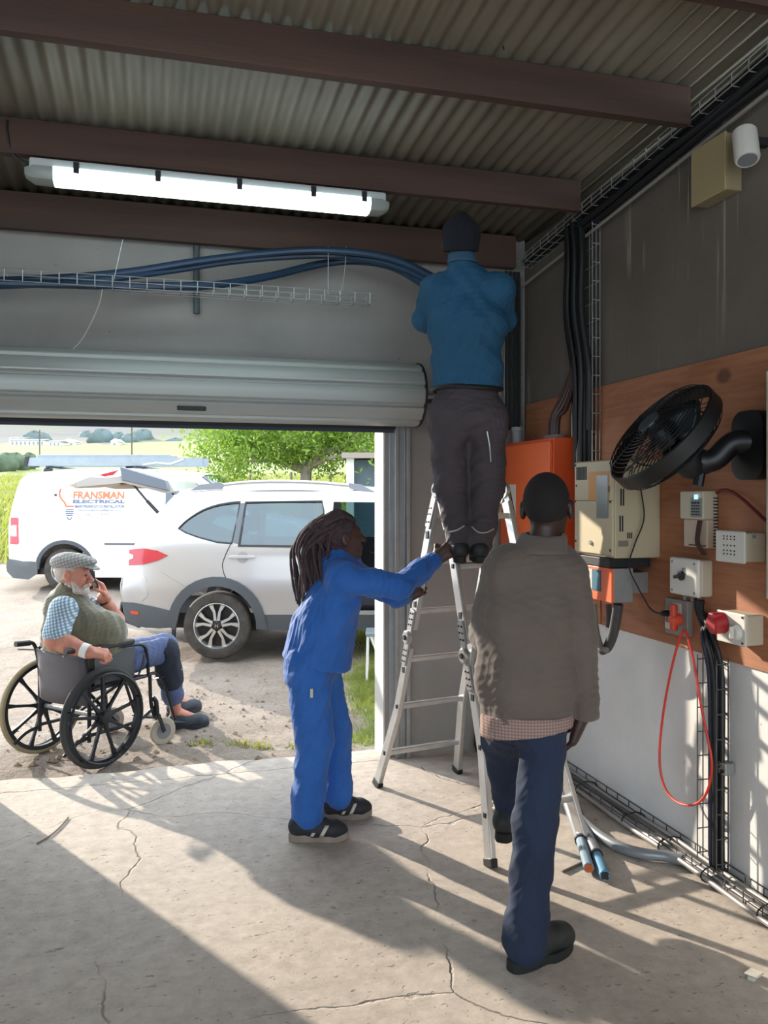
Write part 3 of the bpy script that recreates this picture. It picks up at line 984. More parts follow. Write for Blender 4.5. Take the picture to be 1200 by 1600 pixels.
# cladding: bumper, arches, sill
bump = [(-.90, .425), (-.915, .50), (-.93, .53), (-.80, .53), (-.62, .50), (-.42, .455)] + [(-.40, .30), (-.55, .285), (-.80, .30), (-.90, .36)]
sh.panel(bump, [], -1, 'rear_bumper', M_clad, car, .012)
sh.panel(bump, [], 1, 'rear_bumper', M_clad, car, .012)
sh.strip([(-.93, .53), (-.945, .45), (-.90, .34), (-.75, .29)], 'bumper_centre', M_clad, car, bulge=.06)
for cx in (0, 2.66):
    for sd in (-1, 1):
        ring = arch(cx, .32, .465, 165, 2) + [(cx + .47, .40), (cx + .48, .28)] + arch(cx, .32, .375, -6, 172)
        ring = ring + [(cx - .40, .27), (cx - .45, .30)]
        sh.panel(ring, [], sd, 'arch_cladding', M_clad, car, .018, .05)
for sd in (-1, 1):
    sh.panel([(.44, .42), (2.22, .42), (2.22, .27), (.44, .27)], [], sd, 'sill_cladding', M_clad, car, .012)
    sh.panel(q_win, [], sd, 'quarter_glass', M_glass, car, -.012, .006)
    sh.panel(d_win, [], sd, 'door_glass', M_glass, car, -.012, .006)
    # black pillars and window surround
    sh.panel([(.135, 1.105), (.165, 1.30), (.185, 1.478), (.255, 1.48), (.22, 1.085)], [], sd, 'pillar_trim', mat('pillar_grey', '#5d6268', .35), car, .002, .02)
    sur = [(d_win[0][0] - .012, d_win[0][1] + .014), (.99, 1.505), (1.015, 1.40), (1.015, 1.055), (.20, 1.065)]
    sh.panel(sur, [d_win], sd, 'window_seal', M_blackp, car, .003, .02)
    sq = [((p[0] + .10) * 1.05 - .10, (p[1] - 1.28) * 1.10 + 1.28) for p in q_win]
    sh.panel(sq, [q_win], sd, 'window_seal', M_blackp, car, .002, .02)
sh.panel([(x, z + .012) for x, z in reversed(roof_l)] + [(x, z - .006) for x, z in roof_l], [], -1, 'roof_gutter', M_chrome, car, .004, .012)
sh.panel(f_win, [], 1, 'door_glass', M_glass, car, -.012, .006)
# seam of the rear door
seam = spline2([(.135, 1.10), (.08, .97), (.06, .88), (.10, .76), (.20, .68), (.34, .60)], 5)
m = MB(); m.tube([Vector((x, -(sh.y(x, z) + .002), z)) for x, z in seam], .004, 5); m.build('door_seam', M_blackp, car)
seam = [(1.03, 1.05), (1.05, .9), (1.05, .45)]
m = MB(); m.tube([Vector((x, -(sh.y(x, z) + .002), z)) for x, z in seam], .004, 5); m.build('door_seam', M_blackp, car)
seam = spline2([(-.52, .83), (-.3, .70), (-.12, .62)], 5)
m = MB(); m.tube([Vector((x, -(sh.y(x, z) + .001), z)) for x, z in seam], .003, 5); m.build('crease_shade_line', mat('crease_shade', '#98958f', .4, .4), car)  # thin grey line, the fold's shade painted as colour
# far front door inner trim
sh.panel([(1.08, .42), (1.08, 1.08), (2.08, 1.09), (2.10, .42)], [], 1, 'door_trim', M_trim, car, -.03, .05)
m = MB(); m.tube(smooth_path([Vector((1.42, .72, .93)), Vector((1.46, .70, .90)), Vector((1.55, .69, .91)), Vector((1.6, .71, .97))], 5), .008, 6); m.build('inner_handle', M_chrome, car)
# the near front door, swung wide open towards the camera side
m = MB()
hx0, hy0 = 2.08, -sh.y(2.08, .8)
def dmap(off):
    def f(x, z):
        L = 2.08 - x
        a = math.radians(72)
        y = (sh.y(x, z) - sh.y(2.08, .8)) + off
        return Vector((hx0 - L * math.cos(a) + y * math.sin(a), hy0 - L * math.sin(a) - y * math.cos(a), z))
    return f
fd = [(1.10, .44), (1.10, 1.08), (2.08, 1.09), (2.08, .44)]
m.plate(fd, [], dmap(0), dmap(-.05), .12)
fdo = m.build('front_door', M_silver, car)
m = MB(); m.plate([(1.13, .50), (1.13, 1.05), (2.02, 1.06), (2.02, .50)], [], dmap(-.05), dmap(-.075), .2); m.build('door_trim', M_trim, fdo)
m = MB(); m.plate(f_win, [[(1.14, 1.09), (1.14, 1.455), (1.60, 1.45), (1.72, 1.41), (2.02, 1.13), (2.02, 1.10)]], dmap(0), dmap(-.03)); m.build('window_frame', M_blackp, fdo)
# tail lamps
lamp = [(-.845, 1.035), (-.70, 1.05), (-.56, 1.03), (-.46, .985), (-.56, .935), (-.70, .895), (-.845, .885)]
for sd in (-1, 1):
    sh.panel(lamp, [], sd, 'tail_lamp', M_red, car, .012, .03)
    sh.panel([(-.845, 1.0), (-.80, .985), (-.80, .955), (-.845, .94)], [], sd, 'reverse_lamp', M_clear, car, .016, .02)
    sh.panel([(-.83, .455), (-.75, .445), (-.75, .415), (-.83, .425)], [], sd, 'reflector', mat('amber_red', '#c4472f', .3), car, .018, .02)
sh.panel([(-.885, .82), (-.70, .80), (-.66, .76), (-.66, .60), (-.72, .54), (-.92, .55)], [], -1, 'bumper_panel', M_silver, car, .004, .012)
# door handle
m = MB(); yq = -(sh.y(.25, .97) + .03)
m.loft([[Vector((x, yq + dy, z)) for dy, z in ((0, .955 + e), (0, .985 - e), (.018, .985 - e), (.018, .955 + e))] for x, e in ((.12, .008), (.15, 0), (.33, 0), (.37, .006))])
hd = m.build('door_handle', M_silver, car, bevel=.004)
m = MB(); m.plate(circ(.25, .965, .055, 20), [], lambda x, z: Vector((x, -(sh.y(x, z) + .002), z)), lambda x, z: Vector((x, -(sh.y(x, z) - .01), z))); m.build('handle_shade_disc', mat('recess_shade', '#9a9898', .35, .5), car)  # flat disc, the hollow's shade painted as darker grey
# roof rails
for sd in (-1, 1):
    def rp(x, z): return Vector((x, sd * .555, z))
    m = MB(); m.tube(smooth_path([rp(-.13, 1.64), rp(.3, 1.685), rp(.8, 1.685), rp(1.2, 1.655), rp(1.38, 1.63)], 4), .017, 8); rl = m.build('roof_rail', M_silver, car)
    for ends in ([(-.32, 1.60), (-.22, 1.66), (-.02, 1.685), (.02, 1.66), (-.0, 1.615)], [(1.25, 1.62), (1.24, 1.675), (1.36, 1.66), (1.52, 1.58), (1.46, 1.56)]):
        m = MB(); m.prism(ends, lambda x, z: rp(x, z) + Vector((0, -.02, 0)), lambda x, z: rp(x, z) + Vector((0, .02, 0))); m.build('rail_end', mat('rail_grey', '#7d8187', .5), rl, smooth=False, bevel=.004)
# raised tailgate (side profile x,z, swept across the car)
gate = [(-.46, 1.60), (-.52, 1.70), (-.60, 1.735), (-.86, 1.81), (-.97, 1.835), (-1.0, 1.77), (-1.12, 1.745), (-1.36, 1.755), (-1.52, 1.70), (-1.49, 1.66), (-1.22, 1.68), (-1.0, 1.70), (-.92, 1.685), (-.55, 1.58)]
m = MB()
rings = []
for t in (-1, -.8, -.4, 0, .4, .8, 1):
    sc_ = 1 - .1 * abs(t) ** 3
    rings.append([Vector((-.46 + (x + .46) * (sc_ if x < -.9 else 1), t * (.60 if x > -.9 else .66), z - .025 * abs(t) ** 2 * (1 if x < -.9 else .3))) for x, z in gate])
m.loft(rings)
tg = m.build('tailgate', M_silver, car, angle=30)
for sd in (-1, 1):
    m = MB(); m.prism([(-.50, 1.60), (-.53, 1.70), (-.97, 1.832), (-.955, 1.70), (-.90, 1.69)], lambda x, z: Vector((x, sd * .672, z)), lambda x, z: Vector((x, sd * .60, z)))
    m.build('spoiler_side', mat('spoiler_blue_grey', '#6f7885', .35, .3), tg, smooth=False, bevel=.006)
m = MB(); rings = []
for t in (-1, -.5, 0, .5, 1):
    rings.append([Vector((x, t * .62, z - .022 * t * t - .012)) for x, z in ((-1.50, 1.69), (-1.42, 1.655), (-1.1, 1.665), (-.98, 1.69), (-1.0, 1.72), (-1.38, 1.715))])
m.loft(rings); m.build('inner_trim', M_tan, tg)
for sd in (-1, 1):
    m = MB(); m.prism([(-1.12, 1.735), (-1.04, 1.75), (-.985, 1.80), (-1.08, 1.775), (-1.18, 1.75)], lambda x, z: Vector((x, sd * .66, z)), lambda x, z: Vector((x, sd * .50, z + .02))); m.build('gate_lamp', M_red, tg, smooth=False)
    m = MB(); m.tube([Vector((-.88, sd * .60, 1.68)), Vector((-.72, sd * .63, 1.50))], .011, 7); m.tube([Vector((-.72, sd * .63, 1.50)), Vector((-.58, sd * .66, 1.36))], .017, 7)
    st = m.build('gas_strut', M_blackp, tg)
m = MB(); m.box((-1.30, -.2, 1.665), (-1.12, .2, 1.69)); m.build('number_plate_recess', M_blackp, tg, bevel=.01)
# inside: floor, seats, dashboard
m = MB(); m.box((-.80, -.70, .36), (2.5, .70, .42)); m.build('cabin_floor', M_trim, car)
m = MB(); m.box((2.05, -.68, .6), (2.45, .68, 1.04)); m.build('dashboard', M_trim, car, bevel=.08)
for y, x in ((-.36, 1.25), (.36, 1.25), (-.36, .32), (.36, .32)):
    m = MB(); m.box((x - .05, y - .23, .42), (x + .5, y + .23, .68)); st = m.build('seat', M_seat, car, bevel=.06)
    m = MB(); m.loft([[Vector((x + dx - .02, y - w, .62)), Vector((x + dx + .12, y - w, .62)), Vector((x + dx + .12, y + w, .62)), Vector((x + dx - .02, y + w, .62))] if i == 0 else
                      [Vector((x - .18, y - w * .9, 1.12)), Vector((x - .07, y - w * .9, 1.12)), Vector((x - .07, y + w * .9, 1.12)), Vector((x - .18, y + w * .9, 1.12))] for i, dx, w in ((0, -.05, .23), (1, 0, .22))])
    m.build('backrest', M_seat, st, bevel=.05)
    m = MB(); m.box((x - .20, y - .12, 1.16), (x - .10, y + .12, 1.36)); m.build('headrest', M_seat, st, bevel=.04)
for cx in (0, 2.66):
    for sd in (-1, 1):
        wheel(car, (cx, sd * .755, .315), .32, .2, sd, .215)
for sd in (-1, 1):
    m = MB(); m.box((-.43, sd * .80 - .02, .16), (-.40, sd * .80 + .02, .36)); m.build('mudflap', M_blackp, car)
m = MB(); m.box((-.75, -.6, .26), (3.2, .6, .36)); m.build('underbody', M_blackp, car)

# ------------------------------------------------------------------ white van
vp = clocal(-4.62, 12.9, 0); vp.z = .215
van = thing('delivery_van', 'white panel van with orange and grey lettering, a ladder on its roof', 'van', vp, -YAW)
VW = [(.2, .80), (.5, .86), (.9, .895), (1.1, .89), (1.4, .83), (1.6, .78), (1.70, .73), (1.78, .62)]
vs_ = Shell(VW, -.86, 3.56, taper=.08, tr=.35)
v_rear = spline2([(-.52, 1.715), (-.64, 1.66), (-.71, 1.5), (-.77, 1.2), (-.81, .95), (-.82, .65)], 4)
v_roof = spline2([(1.95, 1.66), (1.5, 1.715), (1.0, 1.74), (.3, 1.745), (-.3, 1.735), (-.52, 1.715)], 3)
v_hood = [(3.52, .62), (3.46, .88), (3.30, .98), (2.9, 1.06), (2.75, 1.10)]
vpoly = [(-.83, .42), (-.40, .32)] + arch(0, .31, .40, 176, 4) + [(.40, .30), (2.28, .30)] + arch(2.68, .31, .40, 176, 4) + [(3.08, .32), (3.48, .40)] + v_hood + v_roof + v_rear[1:]
v_win = [(1.45, 1.10), (1.45, 1.58), (1.9, 1.57), (2.5, 1.14), (2.5, 1.09)]
for sd in (-1, 1):
    vs_.panel(vpoly, [v_win], sd, 'body_side', M_vanwhite, van, spacing=.12)
    vs_.panel(v_win, [], sd, 'door_glass', M_glass, van, -.012, .006)
    vs_.panel([(-.78, 1.075), (-.68, 1.075), (-.66, 1.06), (-.66, .70), (-.68, .685), (-.80, .69)], [[(-.775, .965), (-.685, .965), (-.685, .80), (-.785, .80)]], sd, 'tail_lamp', M_red, van, .012, .03)
    vs_.panel([(-.775, .955), (-.685, .955), (-.685, .89), (-.78, .89)], [], sd, 'indicator_lens', M_clear, van, .012, .03)
    vs_.panel([(-.78, .875), (-.685, .875), (-.685, .81), (-.785, .81)], [], sd, 'reverse_lens', M_clear, van, .012, .03)
    vs_.panel([(-.87, .44), (-.83, .47), (-.40, .43), (-.41, .26), (-.55, .17), (-.78, .19), (-.88, .28)], [], sd, 'rear_bumper', mat('bumper_grey', '#5d6164', .6), van, .014)
    ring = arch(0, .31, .44, 178, 2) + arch(0, .31, .385, 2, 178)
    vs_.panel(ring, [], sd, 'arch_trim', M_clad, van, .010, .04)
    vs_.panel([(.42, .32), (2.25, .32), (2.25, .20), (.42, .20)], [], sd, 'sill', mat('sill_white', '#d9d4cc', .6), van, .002)
    vs_.panel([(.58, .705), (1.6, .70), (1.6, .675), (.58, .68)], [], sd, 'slide_rail', mat('rail_black', '#4f555f', .5), van, .006, .02)
vs_.strip(list(reversed(v_roof)), 'roof', M_vanwhite, van, crown=.06)
vs_.strip([(1.95, 1.66), (2.4, 1.36), (2.75, 1.10)], 'windscreen', M_glass, van, crown=.04, bulge=-.1)
vs_.strip([(2.75, 1.10), (2.9, 1.06), (3.30, .98), (3.46, .88), (3.52, .62), (3.48, .40), (3.3, .25)], 'bonnet', M_vanwhite, van, crown=.03, bulge=-.1)
vs_.strip(v_rear + [(-.83, .42)], 'rear_door', M_vanwhite, van, bulge=.03)
vs_.strip([(-.86, .45), (-.89, .35), (-.88, .28), (-.78, .19)], 'bumper_centre', MATS['bumper_grey'], van, bulge=.05)
m = MB(); m.box((-.7, -.75, .24), (3.2, .75, .34)); m.build('underbody', M_blackp, van)
m = MB(); m.box((1.3, -.8, .3), (1.34, .8, 1.6)); m.build('bulkhead', mat('bulkhead', '#b8b8b8', .7), van)
for cx in (0, 2.68):
    for sd in (-1, 1): wheel(van, (cx, sd * .76, .31), .315, .195, sd, .20, emblem=False)
m = MB(); m.tube([Vector((x, -(vs_.y(x, .95) + .0), .95)) for x in (.62, .64)], .01, 6)
m = MB(); m.lathe([(.001, .03), (.016, .028), (.018, 0)], Vector((-.14, -(vs_.y(-.14, 1.40)), 1.40)), (0, -1, 0), 10); m.build('fuel_cap_lock', M_blackp, van)
for x, y in ((-.34, -.6), (.95, -.6), (-.34, .6), (.95, .6)):
    m = MB(); m.loft([[Vector((x - a, y - a, z)), Vector((x + a, y - a, z)), Vector((x + a, y + a, z)), Vector((x - a, y + a, z))] for a, z in ((.06, 1.73), (.045, 1.79), (.03, 1.80))])
    m.build('roof_mount', M_blackp, van)
for x in (-.34, .95):
    m = MB(); m.bar(Vector((x, -.66, 1.815)), Vector((x, .66, 1.815)), .035, .03); m.build('roof_bar', mat('roof_bar', '#3d4247', .5, .5), van)
m = MB(); m.loft([[Vector((x0, -.40 - w, z)), Vector((x1, -.40 - w, z)), Vector((x1, -.40 + w, z)), Vector((x0, -.40 + w, z))] for x0, x1, w, z in ((.72, .98, .05, 1.76), (.76, .96, .04, 1.84), (.80, .92, .03, 1.87))])
m.build('roof_aerial_pod', M_blackp, van)
# lettering, on the camera-side panel
vyo = .008
M_lor = mat('sign_orange', '#e8683f', .5); M_lgr = mat('sign_slate', '#5f6b82', .5)
vsc = 12.0 / FPX   # metres per photo pixel on the van's side
def vpt(u, v): return ((u - 600) * vsc + 4.62, 1.6 - (v - HOR) * vsc - .215)
def vtext(body, u0, u1, vb, vt, mt, name, bold=0):
    x0, z0 = vpt(u0, vb); x1, z1 = vpt(u1, vt)
    def fn(a, b, c):
        x = x0 + a; z = z0 + b
        return Vector((x, -(vs_.y(x, z) + vyo + c), z))
    return text_mesh(body, (z1 - z0) / .70, name, mt, van, fn, world=False, width=x1 - x0, bold=bold)
vtext('FRANSMAN', 112, 192, 779, 767.5, M_lor, 'lettering', .004)
vtext('ELECTRICAL', 112, 194, 786, 781, M_lgr, 'lettering', .003)
vtext('MAINTENANCE/COC/INSTALLATION', 116, 193, 793.5, 788.5, M_lgr, 'lettering', .001)
vtext('fransmanelectrical@gmail.com', 121, 187, 798.5, 795, M_lgr, 'lettering')
vtext('082 337 8797', 133, 171, 806, 801.5, mat('sign_dull_red', '#c98a86', .5), 'lettering')
def vline(pts, mt, r, name):
    m = MB()
    q = [vpt(u, v) for u, v in pts]
    sp = spline2(q, 5) if len(q) > 2 else q
    m.barpath([Vector((x, -(vs_.y(x, z) + .009), z)) for x, z in sp], .008, r, (0, -1, 0)) if False else m.tube([Vector((x, -(vs_.y(x, z) + .002), z)) for x, z in sp], r, 6)
    return m.build(name, mt, van)
vline([(91, 764), (90, 772), (94, 780), (99, 785), (101.5, 791)], M_lor, .014, 'bulb_outline')
vline([(101.5, 791), (114, 791)], M_lor, .010, 'bulb_outline')
for i, (a, b) in enumerate(((102, 114), (101.5, 114), (102, 114), (103, 113))):
    vline([(a, 796.5 + i * 2.9), (b, 796.5 + i * 2.9)], M_lgr, .009, 'bulb_screw')
vline([(105, 808), (106, 810.5), (108.5, 811.5), (111, 810), (111.5, 808)], M_lgr, .008, 'bulb_tip')
# ladder lying on the van roof
M_alu = mat('ladder_aluminium', '#8b949a', .5, .45, var=.08, vscale=10)
rl = thing('roof_ladder', 'grey aluminium ladder lying flat on the van roof', 'ladder', vp + Vector((0, 0, 1.83)), -YAW)
lx0, lx1 = vpt(24, 722)[0], vpt(309, 722)[0]
for y in (-.55, -.15):
    m = MB(); m.box((lx0, y - .015, 0), (lx1, y + .015, .125)); m.build('rail', M_alu, rl, smooth=False, bevel=.004)
    m = MB(); m.box((lx0 + .15, y + .04, .04), (lx1 - .5, y + .07, .17)); m.build('rail', M_alu, rl, smooth=False, bevel=.004)
    m = MB(); m.prism([(lx0 - .03, -.01), (lx0 + .03, -.01), (lx0 + .06, .14), (lx0 + .0, .14)], lambda x, z: Vector((x, y - .03, z)), lambda x, z: Vector((x, y + .03, z))); m.build('end_cap', M_blackp, rl, smooth=False, bevel=.005)
for i in range(9):
    x = lx0 + .2 + i * .28
    m = MB(); m.tube([Vector((x, -.55, .06)), Vector((x, -.15, .06))], .014, 8); m.build('rung', M_alu, rl)
m = MB(); m.barpath([Vector((1.05, -.575, .02)), Vector((1.25, -.575, .05)), Vector((1.45, -.575, .03)), Vector((1.65, -.575, .10))], .012, .02, (0, 0, 1)); m.build('strap', mat('white_strap', '#e6e6e4', .7), rl)
# ================================================================== roller door
M_slat = mat('roller_slat', '#a0a39d', .45, .2, var=.06, vscale=3, stretch=(.3, 4, 4))
M_steel = mat('galvanised_steel', '#9a9b9a', .5, .6, var=.12, vscale=9)
M_dark = mat('dark_metal', '#26272a', .55, .3)
M_black = mat('black_cable', '#17181a', .55)
DRX0, DRX1 = -1.16, 1.50
DRY, DRZ, DRR = 4.70, 2.195, .178
door_1 = thing('door_1', 'ribbed pale grey roller door wound up on its drum above the opening', 'door', (.2, DRY, DRZ), 0, kind='structure')
slat_da = 36
for i in range(10):
    a0 = math.radians(98 + i * slat_da)
    prof = []
    for f, dr in ((0, -.010), (.06, -.010), (.13, .004), (.3, .007), (.55, .006), (.80, .007), (.87, .004), (.94, -.010), (1, -.010)):
        a = a0 + math.radians(slat_da) * f
        prof.append((DRR + dr, a))
    ring = lambda x, o: [Vector((x, DRY + (r + o) * math.cos(a), DRZ + (r + o) * math.sin(a))) for r, a in prof]
    m = MB()
    A = ring(DRX0, 0) + list(reversed(ring(DRX0, -.012))); B = ring(DRX1, 0) + list(reversed(ring(DRX1, -.012)))
    m.loft([A, B])
    m.build('slat', M_slat, door_1, world=True, angle=25)
# hanging end of the curtain with its bottom rail and rubber lip
m = MB(); m.box((DX0 - .06, 4.868, 2.03), (DX1 + .06, 4.884, 2.2)); m.build('slat', M_slat, door_1, world=True, smooth=False)
m = MB(); m.box((DX0 - .05, 4.845, 2.005), (DX1 + .05, 4.895, 2.035)); m.build('bottom_rail', M_dark, door_1, world=True, smooth=False, bevel=.004)
m = MB(); m.box((DX0 - .04, 4.86, 1.985), (DX1 + .04, 4.88, 2.005)); m.build('rubber_lip', mat('lip_rubber', '#3a4048', .8), door_1, world=True, smooth=False)
for x in (DRX0 - .012, DRX1):
    m = MB(); m.lathe([(.02, 0), (DRR + .012, 0), (DRR + .012, .012), (.02, .012)], (x, DRY, DRZ), (1, 0, 0), 40)
    m.build('end_disc', M_dark, door_1, world=True)
m = MB(); m.tube([Vector((DRX1 + .01, DRY, DRZ)), Vector((DRX1 + .17, DRY, DRZ))], .018, 10); m.build('axle', M_steel, door_1, world=True)
m = MB(); m.box((DRX1 + .12, DRY - .03, DRZ - .03), (DRX1 + .15, YF, DRZ + .03)); m.build('axle_bracket', M_steel, door_1, world=True, smooth=False)
a = math.radians(98 + 36 * 3 + 36 * .62)
hxx = on_y(300, 648, DRY - DRR).x
m = MB(); m.cbox((hxx, DRY + (DRR + .012) * math.cos(math.radians(222)), DRZ + (DRR + .012) * math.sin(math.radians(222))), (.15, .02, .022)); m.build('pull_handle', M_dark, door_1, world=True, smooth=False, bevel=.004)
for s_, x0 in ((1, DX1 + .02), (-1, DX0 - .02)):
    m = MB()
    q = [(0, 0), (.125, 0), (.125, -.055), (.10, -.055), (.10, -.02), (.055, -.02), (.055, -.045), (.03, -.045), (.03, -.015), (0, -.015)]
    m.prism([(x0 + s_ * p, YF + b - .001) for p, b in q], lambda x, y: Vector((x, y, .0)), lambda x, y: Vector((x, y, 2.03)))
    m.build('guide_rail', M_steel, door_1, world=True, smooth=False, bevel=.003)

# ================================================================== ceiling light
k = NT('lit_diffuser')
k.b.inputs['Base Color'].default_value = (.9, .95, 1, 1)
k.b.inputs['Emission Color'].default_value = (.72, .94, 1.0, 1)
k.b.inputs['Emission Strength'].default_value = 3.0
M_lit = k.m
M_frost = mat('frosted_cap', '#979d96', .35)
LX0, LX1, LY, LZ0, LZ1 = -.55, 1.13, 4.01, 3.0, 3.085
lt = thing('fluorescent_light', 'long glowing fluorescent batten light under the middle roof beam', 'light', ((LX0 + LX1) / 2, LY, LZ1))
m = MB(); m.box((LX0 + .02, LY - .055, LZ1 - .03), (LX1 - .02, LY + .055, LZ1 + .015)); m.build('housing', mat('light_housing', '#b9bfbd', .5), lt, world=True, smooth=False, bevel=.01)
def trough(x0, x1, name, mt):
    m = MB()
    pr = [(-.06, LZ1 - .022), (-.062, LZ0 + .03), (-.05, LZ0 + .008), (-.02, LZ0), (.02, LZ0), (.05, LZ0 + .008), (.062, LZ0 + .03), (.06, LZ1 - .022)]
    m.loft([[Vector((x, LY + y, z)) for y, z in pr] for x in (x0, x1)])
    return m.build(name, mt, lt, world=True)
trough(LX0 + .12, LX1 - .10, 'diffuser', M_lit)
for x0, x1 in ((LX0, LX0 + .12), (LX1 - .10, LX1)):
    m = MB()
    s_ = 1 if x0 < 0 else -1
    rr = []
    for x, kk in ((x0 if s_ > 0 else x1, .55), ((x0 + .035) if s_ > 0 else (x1 - .035), .95), (x1 if s_ > 0 else x0, 1.0)):
        zc = (LZ0 + LZ1) / 2 + .01
        rr.append([Vector((x, LY + y * kk, zc + (z - zc) * kk)) for y, z in ((-.06, LZ1 - .022), (-.062, LZ0 + .03), (-.05, LZ0 + .008), (-.02, LZ0), (.02, LZ0), (.05, LZ0 + .008), (.062, LZ0 + .03), (.06, LZ1 - .022))])
    m.loft(rr); m.build('end_cap', M_frost, lt, world=True)
for t in (.13, .34, .56, .77, .92):
    x = LX0 + (LX1 - LX0) * t
    m = MB(); m.box((x - .012, LY - .068, LZ1 - .045), (x + .012, LY - .058, LZ1 + .005)); m.build('clip', M_dark, lt, world=True, smooth=False)
m = MB(); m.tube(smooth_path([Vector((LX0 + .01, LY, LZ1 + .0)), Vector((LX0 - .05, LY - .02, LZ1 + .03)), Vector((LX0 - .07, LY - .035, LZ1 + .12)), Vector((LX0 - .07, LY - .035, LZ1 + .17))], 5), .006, 6); m.build('power_cord', M_black, lt, world=True)

# ================================================================== wire basket trays
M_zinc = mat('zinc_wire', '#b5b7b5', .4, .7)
def basket(name, label, p0, p1, side, up, width, height, pitch, r=.0026, nlong=3, mt=None, group='wire cable trays', parentless=True):
    """welded wire tray from p0 to p1; side = direction of the width, up = direction of the wall height"""
    p0, p1, side, up = V3(p0), V3(p1), V3(side).normalized(), V3(up).normalized()
    t = thing(name, label, 'cable tray', p0, 0, group)
    L = (p1 - p0).length
    mt = mt or M_zinc
    for i in range(nlong):                       # bottom wires
        o = side * (width * i / (nlong - 1))
        m = MB(); m.tube([p0 + o, p1 + o], r, 5); m.build('long_wire', mt, t, world=True)
    for o in (Vector(), side * width):
        for hh in (.5, 1.0):
            m = MB(); m.tube([p0 + o + up * height * hh, p1 + o + up * height * hh], r, 5); m.build('long_wire', mt, t, world=True)
    n = int(L / pitch)
    proto = None
    for i in range(n + 1):
        c = p0.lerp(p1, (i + .2) / (n + .4))
        if proto is None:
            m = MB(); m.tube([c + up * height, c, c + side * width, c + side * width + up * height], r, 5)
            proto = m.build('cross_wire', mt, t, world=True); c0 = c
        else: share(proto, 'cross_wire', t, c - c0)
    return t
zt = 2.68
by0 = 4.52
bx0, bx1 = -2.2, on_y(583, 470, by0).x
tray = basket('basket_tray', 'galvanised wire basket tray hanging in front of the wall above the roller door', (bx0, by0, zt), (bx1, by0, zt), (0, 1, 0), (0, 0, 1), .10, .06, .085)
def hang(u0, v0, u1, v1, y, r, name, label, mt=None, mid=None, cat='wire'):
    pts = [on_y(u0, v0, y), on_y(u1, v1, y)]
    if mid: pts = smooth_path([pts[0]] + [on_y(a, b, y) for a, b in mid] + [pts[1]], 5)
    m = MB(); m.tube(pts, r, 5)
    return tag(m.build(name, mt or M_zinc), label, cat)
hang(513, 385, 513, 460, by0 + .05, .002, 'hanger_wire', 'left of two thin hanger wires at the right end of the basket tray')
hang(541, 385, 533, 458, by0 + .05, .002, 'hanger_wire', 'knotted hanger wire nearest the right end of the basket tray', mid=[(540, 405), (538, 430)])
hang(192, 374, 176, 445, by0 + .05, .002, 'hanger_wire', 'thin hanger wire holding the left part of the basket tray')
hang(160, 452, 114, 546, by0 - .02, .003, 'loose_string', 'pale loose string dangling down to the roller drum', mat('string', '#a8a49a', .8), mid=[(155, 475), (142, 505), (128, 530)])
hang(789, -40, 787, 78, 3.0, .003, 'dangling_wire', 'thin dark wire hanging from the roof near the top edge', M_black, mid=[(790, 20), (785, 50)])
M_conduit = mat('blue_black_conduit', '#1d2f42', .35, 0, col2='#25405a', vscale=2)
def conduit(pts, y, r, label, name='blue_conduit'):
    m = MB(); m.tube(smooth_path([on_y(u, v, yy) for (u, v), yy in zip(pts, y if isinstance(y, list) else [y] * len(pts))], 6), r, 10)
    return tag(m.build(name, M_conduit), label, 'conduit', 'blue cables arching over the roller door')
conduit([(-60, 441), (40, 437), (130, 432), (215, 423), (310, 408), (400, 397), (490, 391), (570, 396), (630, 410), (690, 440)], [4.60, 4.60, 4.60, 4.62, 4.62, 4.62, 4.6, 4.5, 4.4, 4.3], .020, 'uppermost blue cable arching from the basket tray to the man on the ladder')
conduit([(-80, 448), (40, 445), (160, 437), (260, 424), (360, 409), (450, 401), (520, 400), (590, 408), (640, 424), (690, 452)], [4.58, 4.58, 4.58, 4.64, 4.66, 4.66, 4.64, 4.5, 4.4, 4.3], .018, 'second blue cable running just under the uppermost one')
conduit([(-80, 440), (90, 444), (230, 447), (330, 446), (420, 432), (500, 413), (560, 408), (620, 420), (690, 463)], [4.565, 4.565, 4.58, 4.60, 4.70, 4.74, 4.7, 4.5, 4.3], .022, 'lowest dark blue cable arching above the right half of the roller drum')
m = MB(); a, b = on_y(307, 378, 4.87), on_y(307, 490, 4.87); m.tube([a, b], .018, 10)
tag(m.build('wall_pipe', mat('grey_pipe', '#4d5658', .5)), 'short dark vertical pipe on the wall behind the basket tray', 'pipe')

# tray along the right wall under the roof, with its dark cables
def zc(y): return 3.02 + (4.9 - y) * .095
tr2 = basket('roof_edge_tray', 'long wire cable tray climbing along the right wall under the roof', (2.20, 4.80, zc(4.8)), (2.20, .6, zc(.6)), (1, 0, 0), (0, .0, 1), .09, .05, .10, r=.0028)
random.seed(3)
for i, (dx, dz, r) in enumerate(((.03, -.028, .017), (.065, -.03, .015), (.02, .016, .012), (.055, .016, .014), (.05, -.055, .016), (.078, .02, .009))):
    m = MB()
    y1 = 4.1 if i in (0, 1, 4) else 4.75
    ys_ = np.linspace(y1, .6, 26)
    m.tube([Vector((2.20 + dx + .004 * math.sin(y * 9 + i), y, zc(y) + dz + .004 * math.sin(y * 6 + i * 2))) for y in ys_], r, 8)
    tag(m.build('black_cable', M_black), ['thick black cable slung lowest under the roof-edge tray', 'black cable slung under the roof-edge tray beside the wall', 'black cable lying in the roof-edge tray on its room side',
        'black cable lying in the middle of the roof-edge tray', 'black cable tied below the roof-edge tray', 'thin black cable in the roof-edge tray against the wall'][i], 'cable', 'black cables of the roof-edge tray')
m = MB(); m.tube([Vector((2.255, y, zc(y) - .095)) for y in np.linspace(4.85, 2.0, 16)], .009, 8)
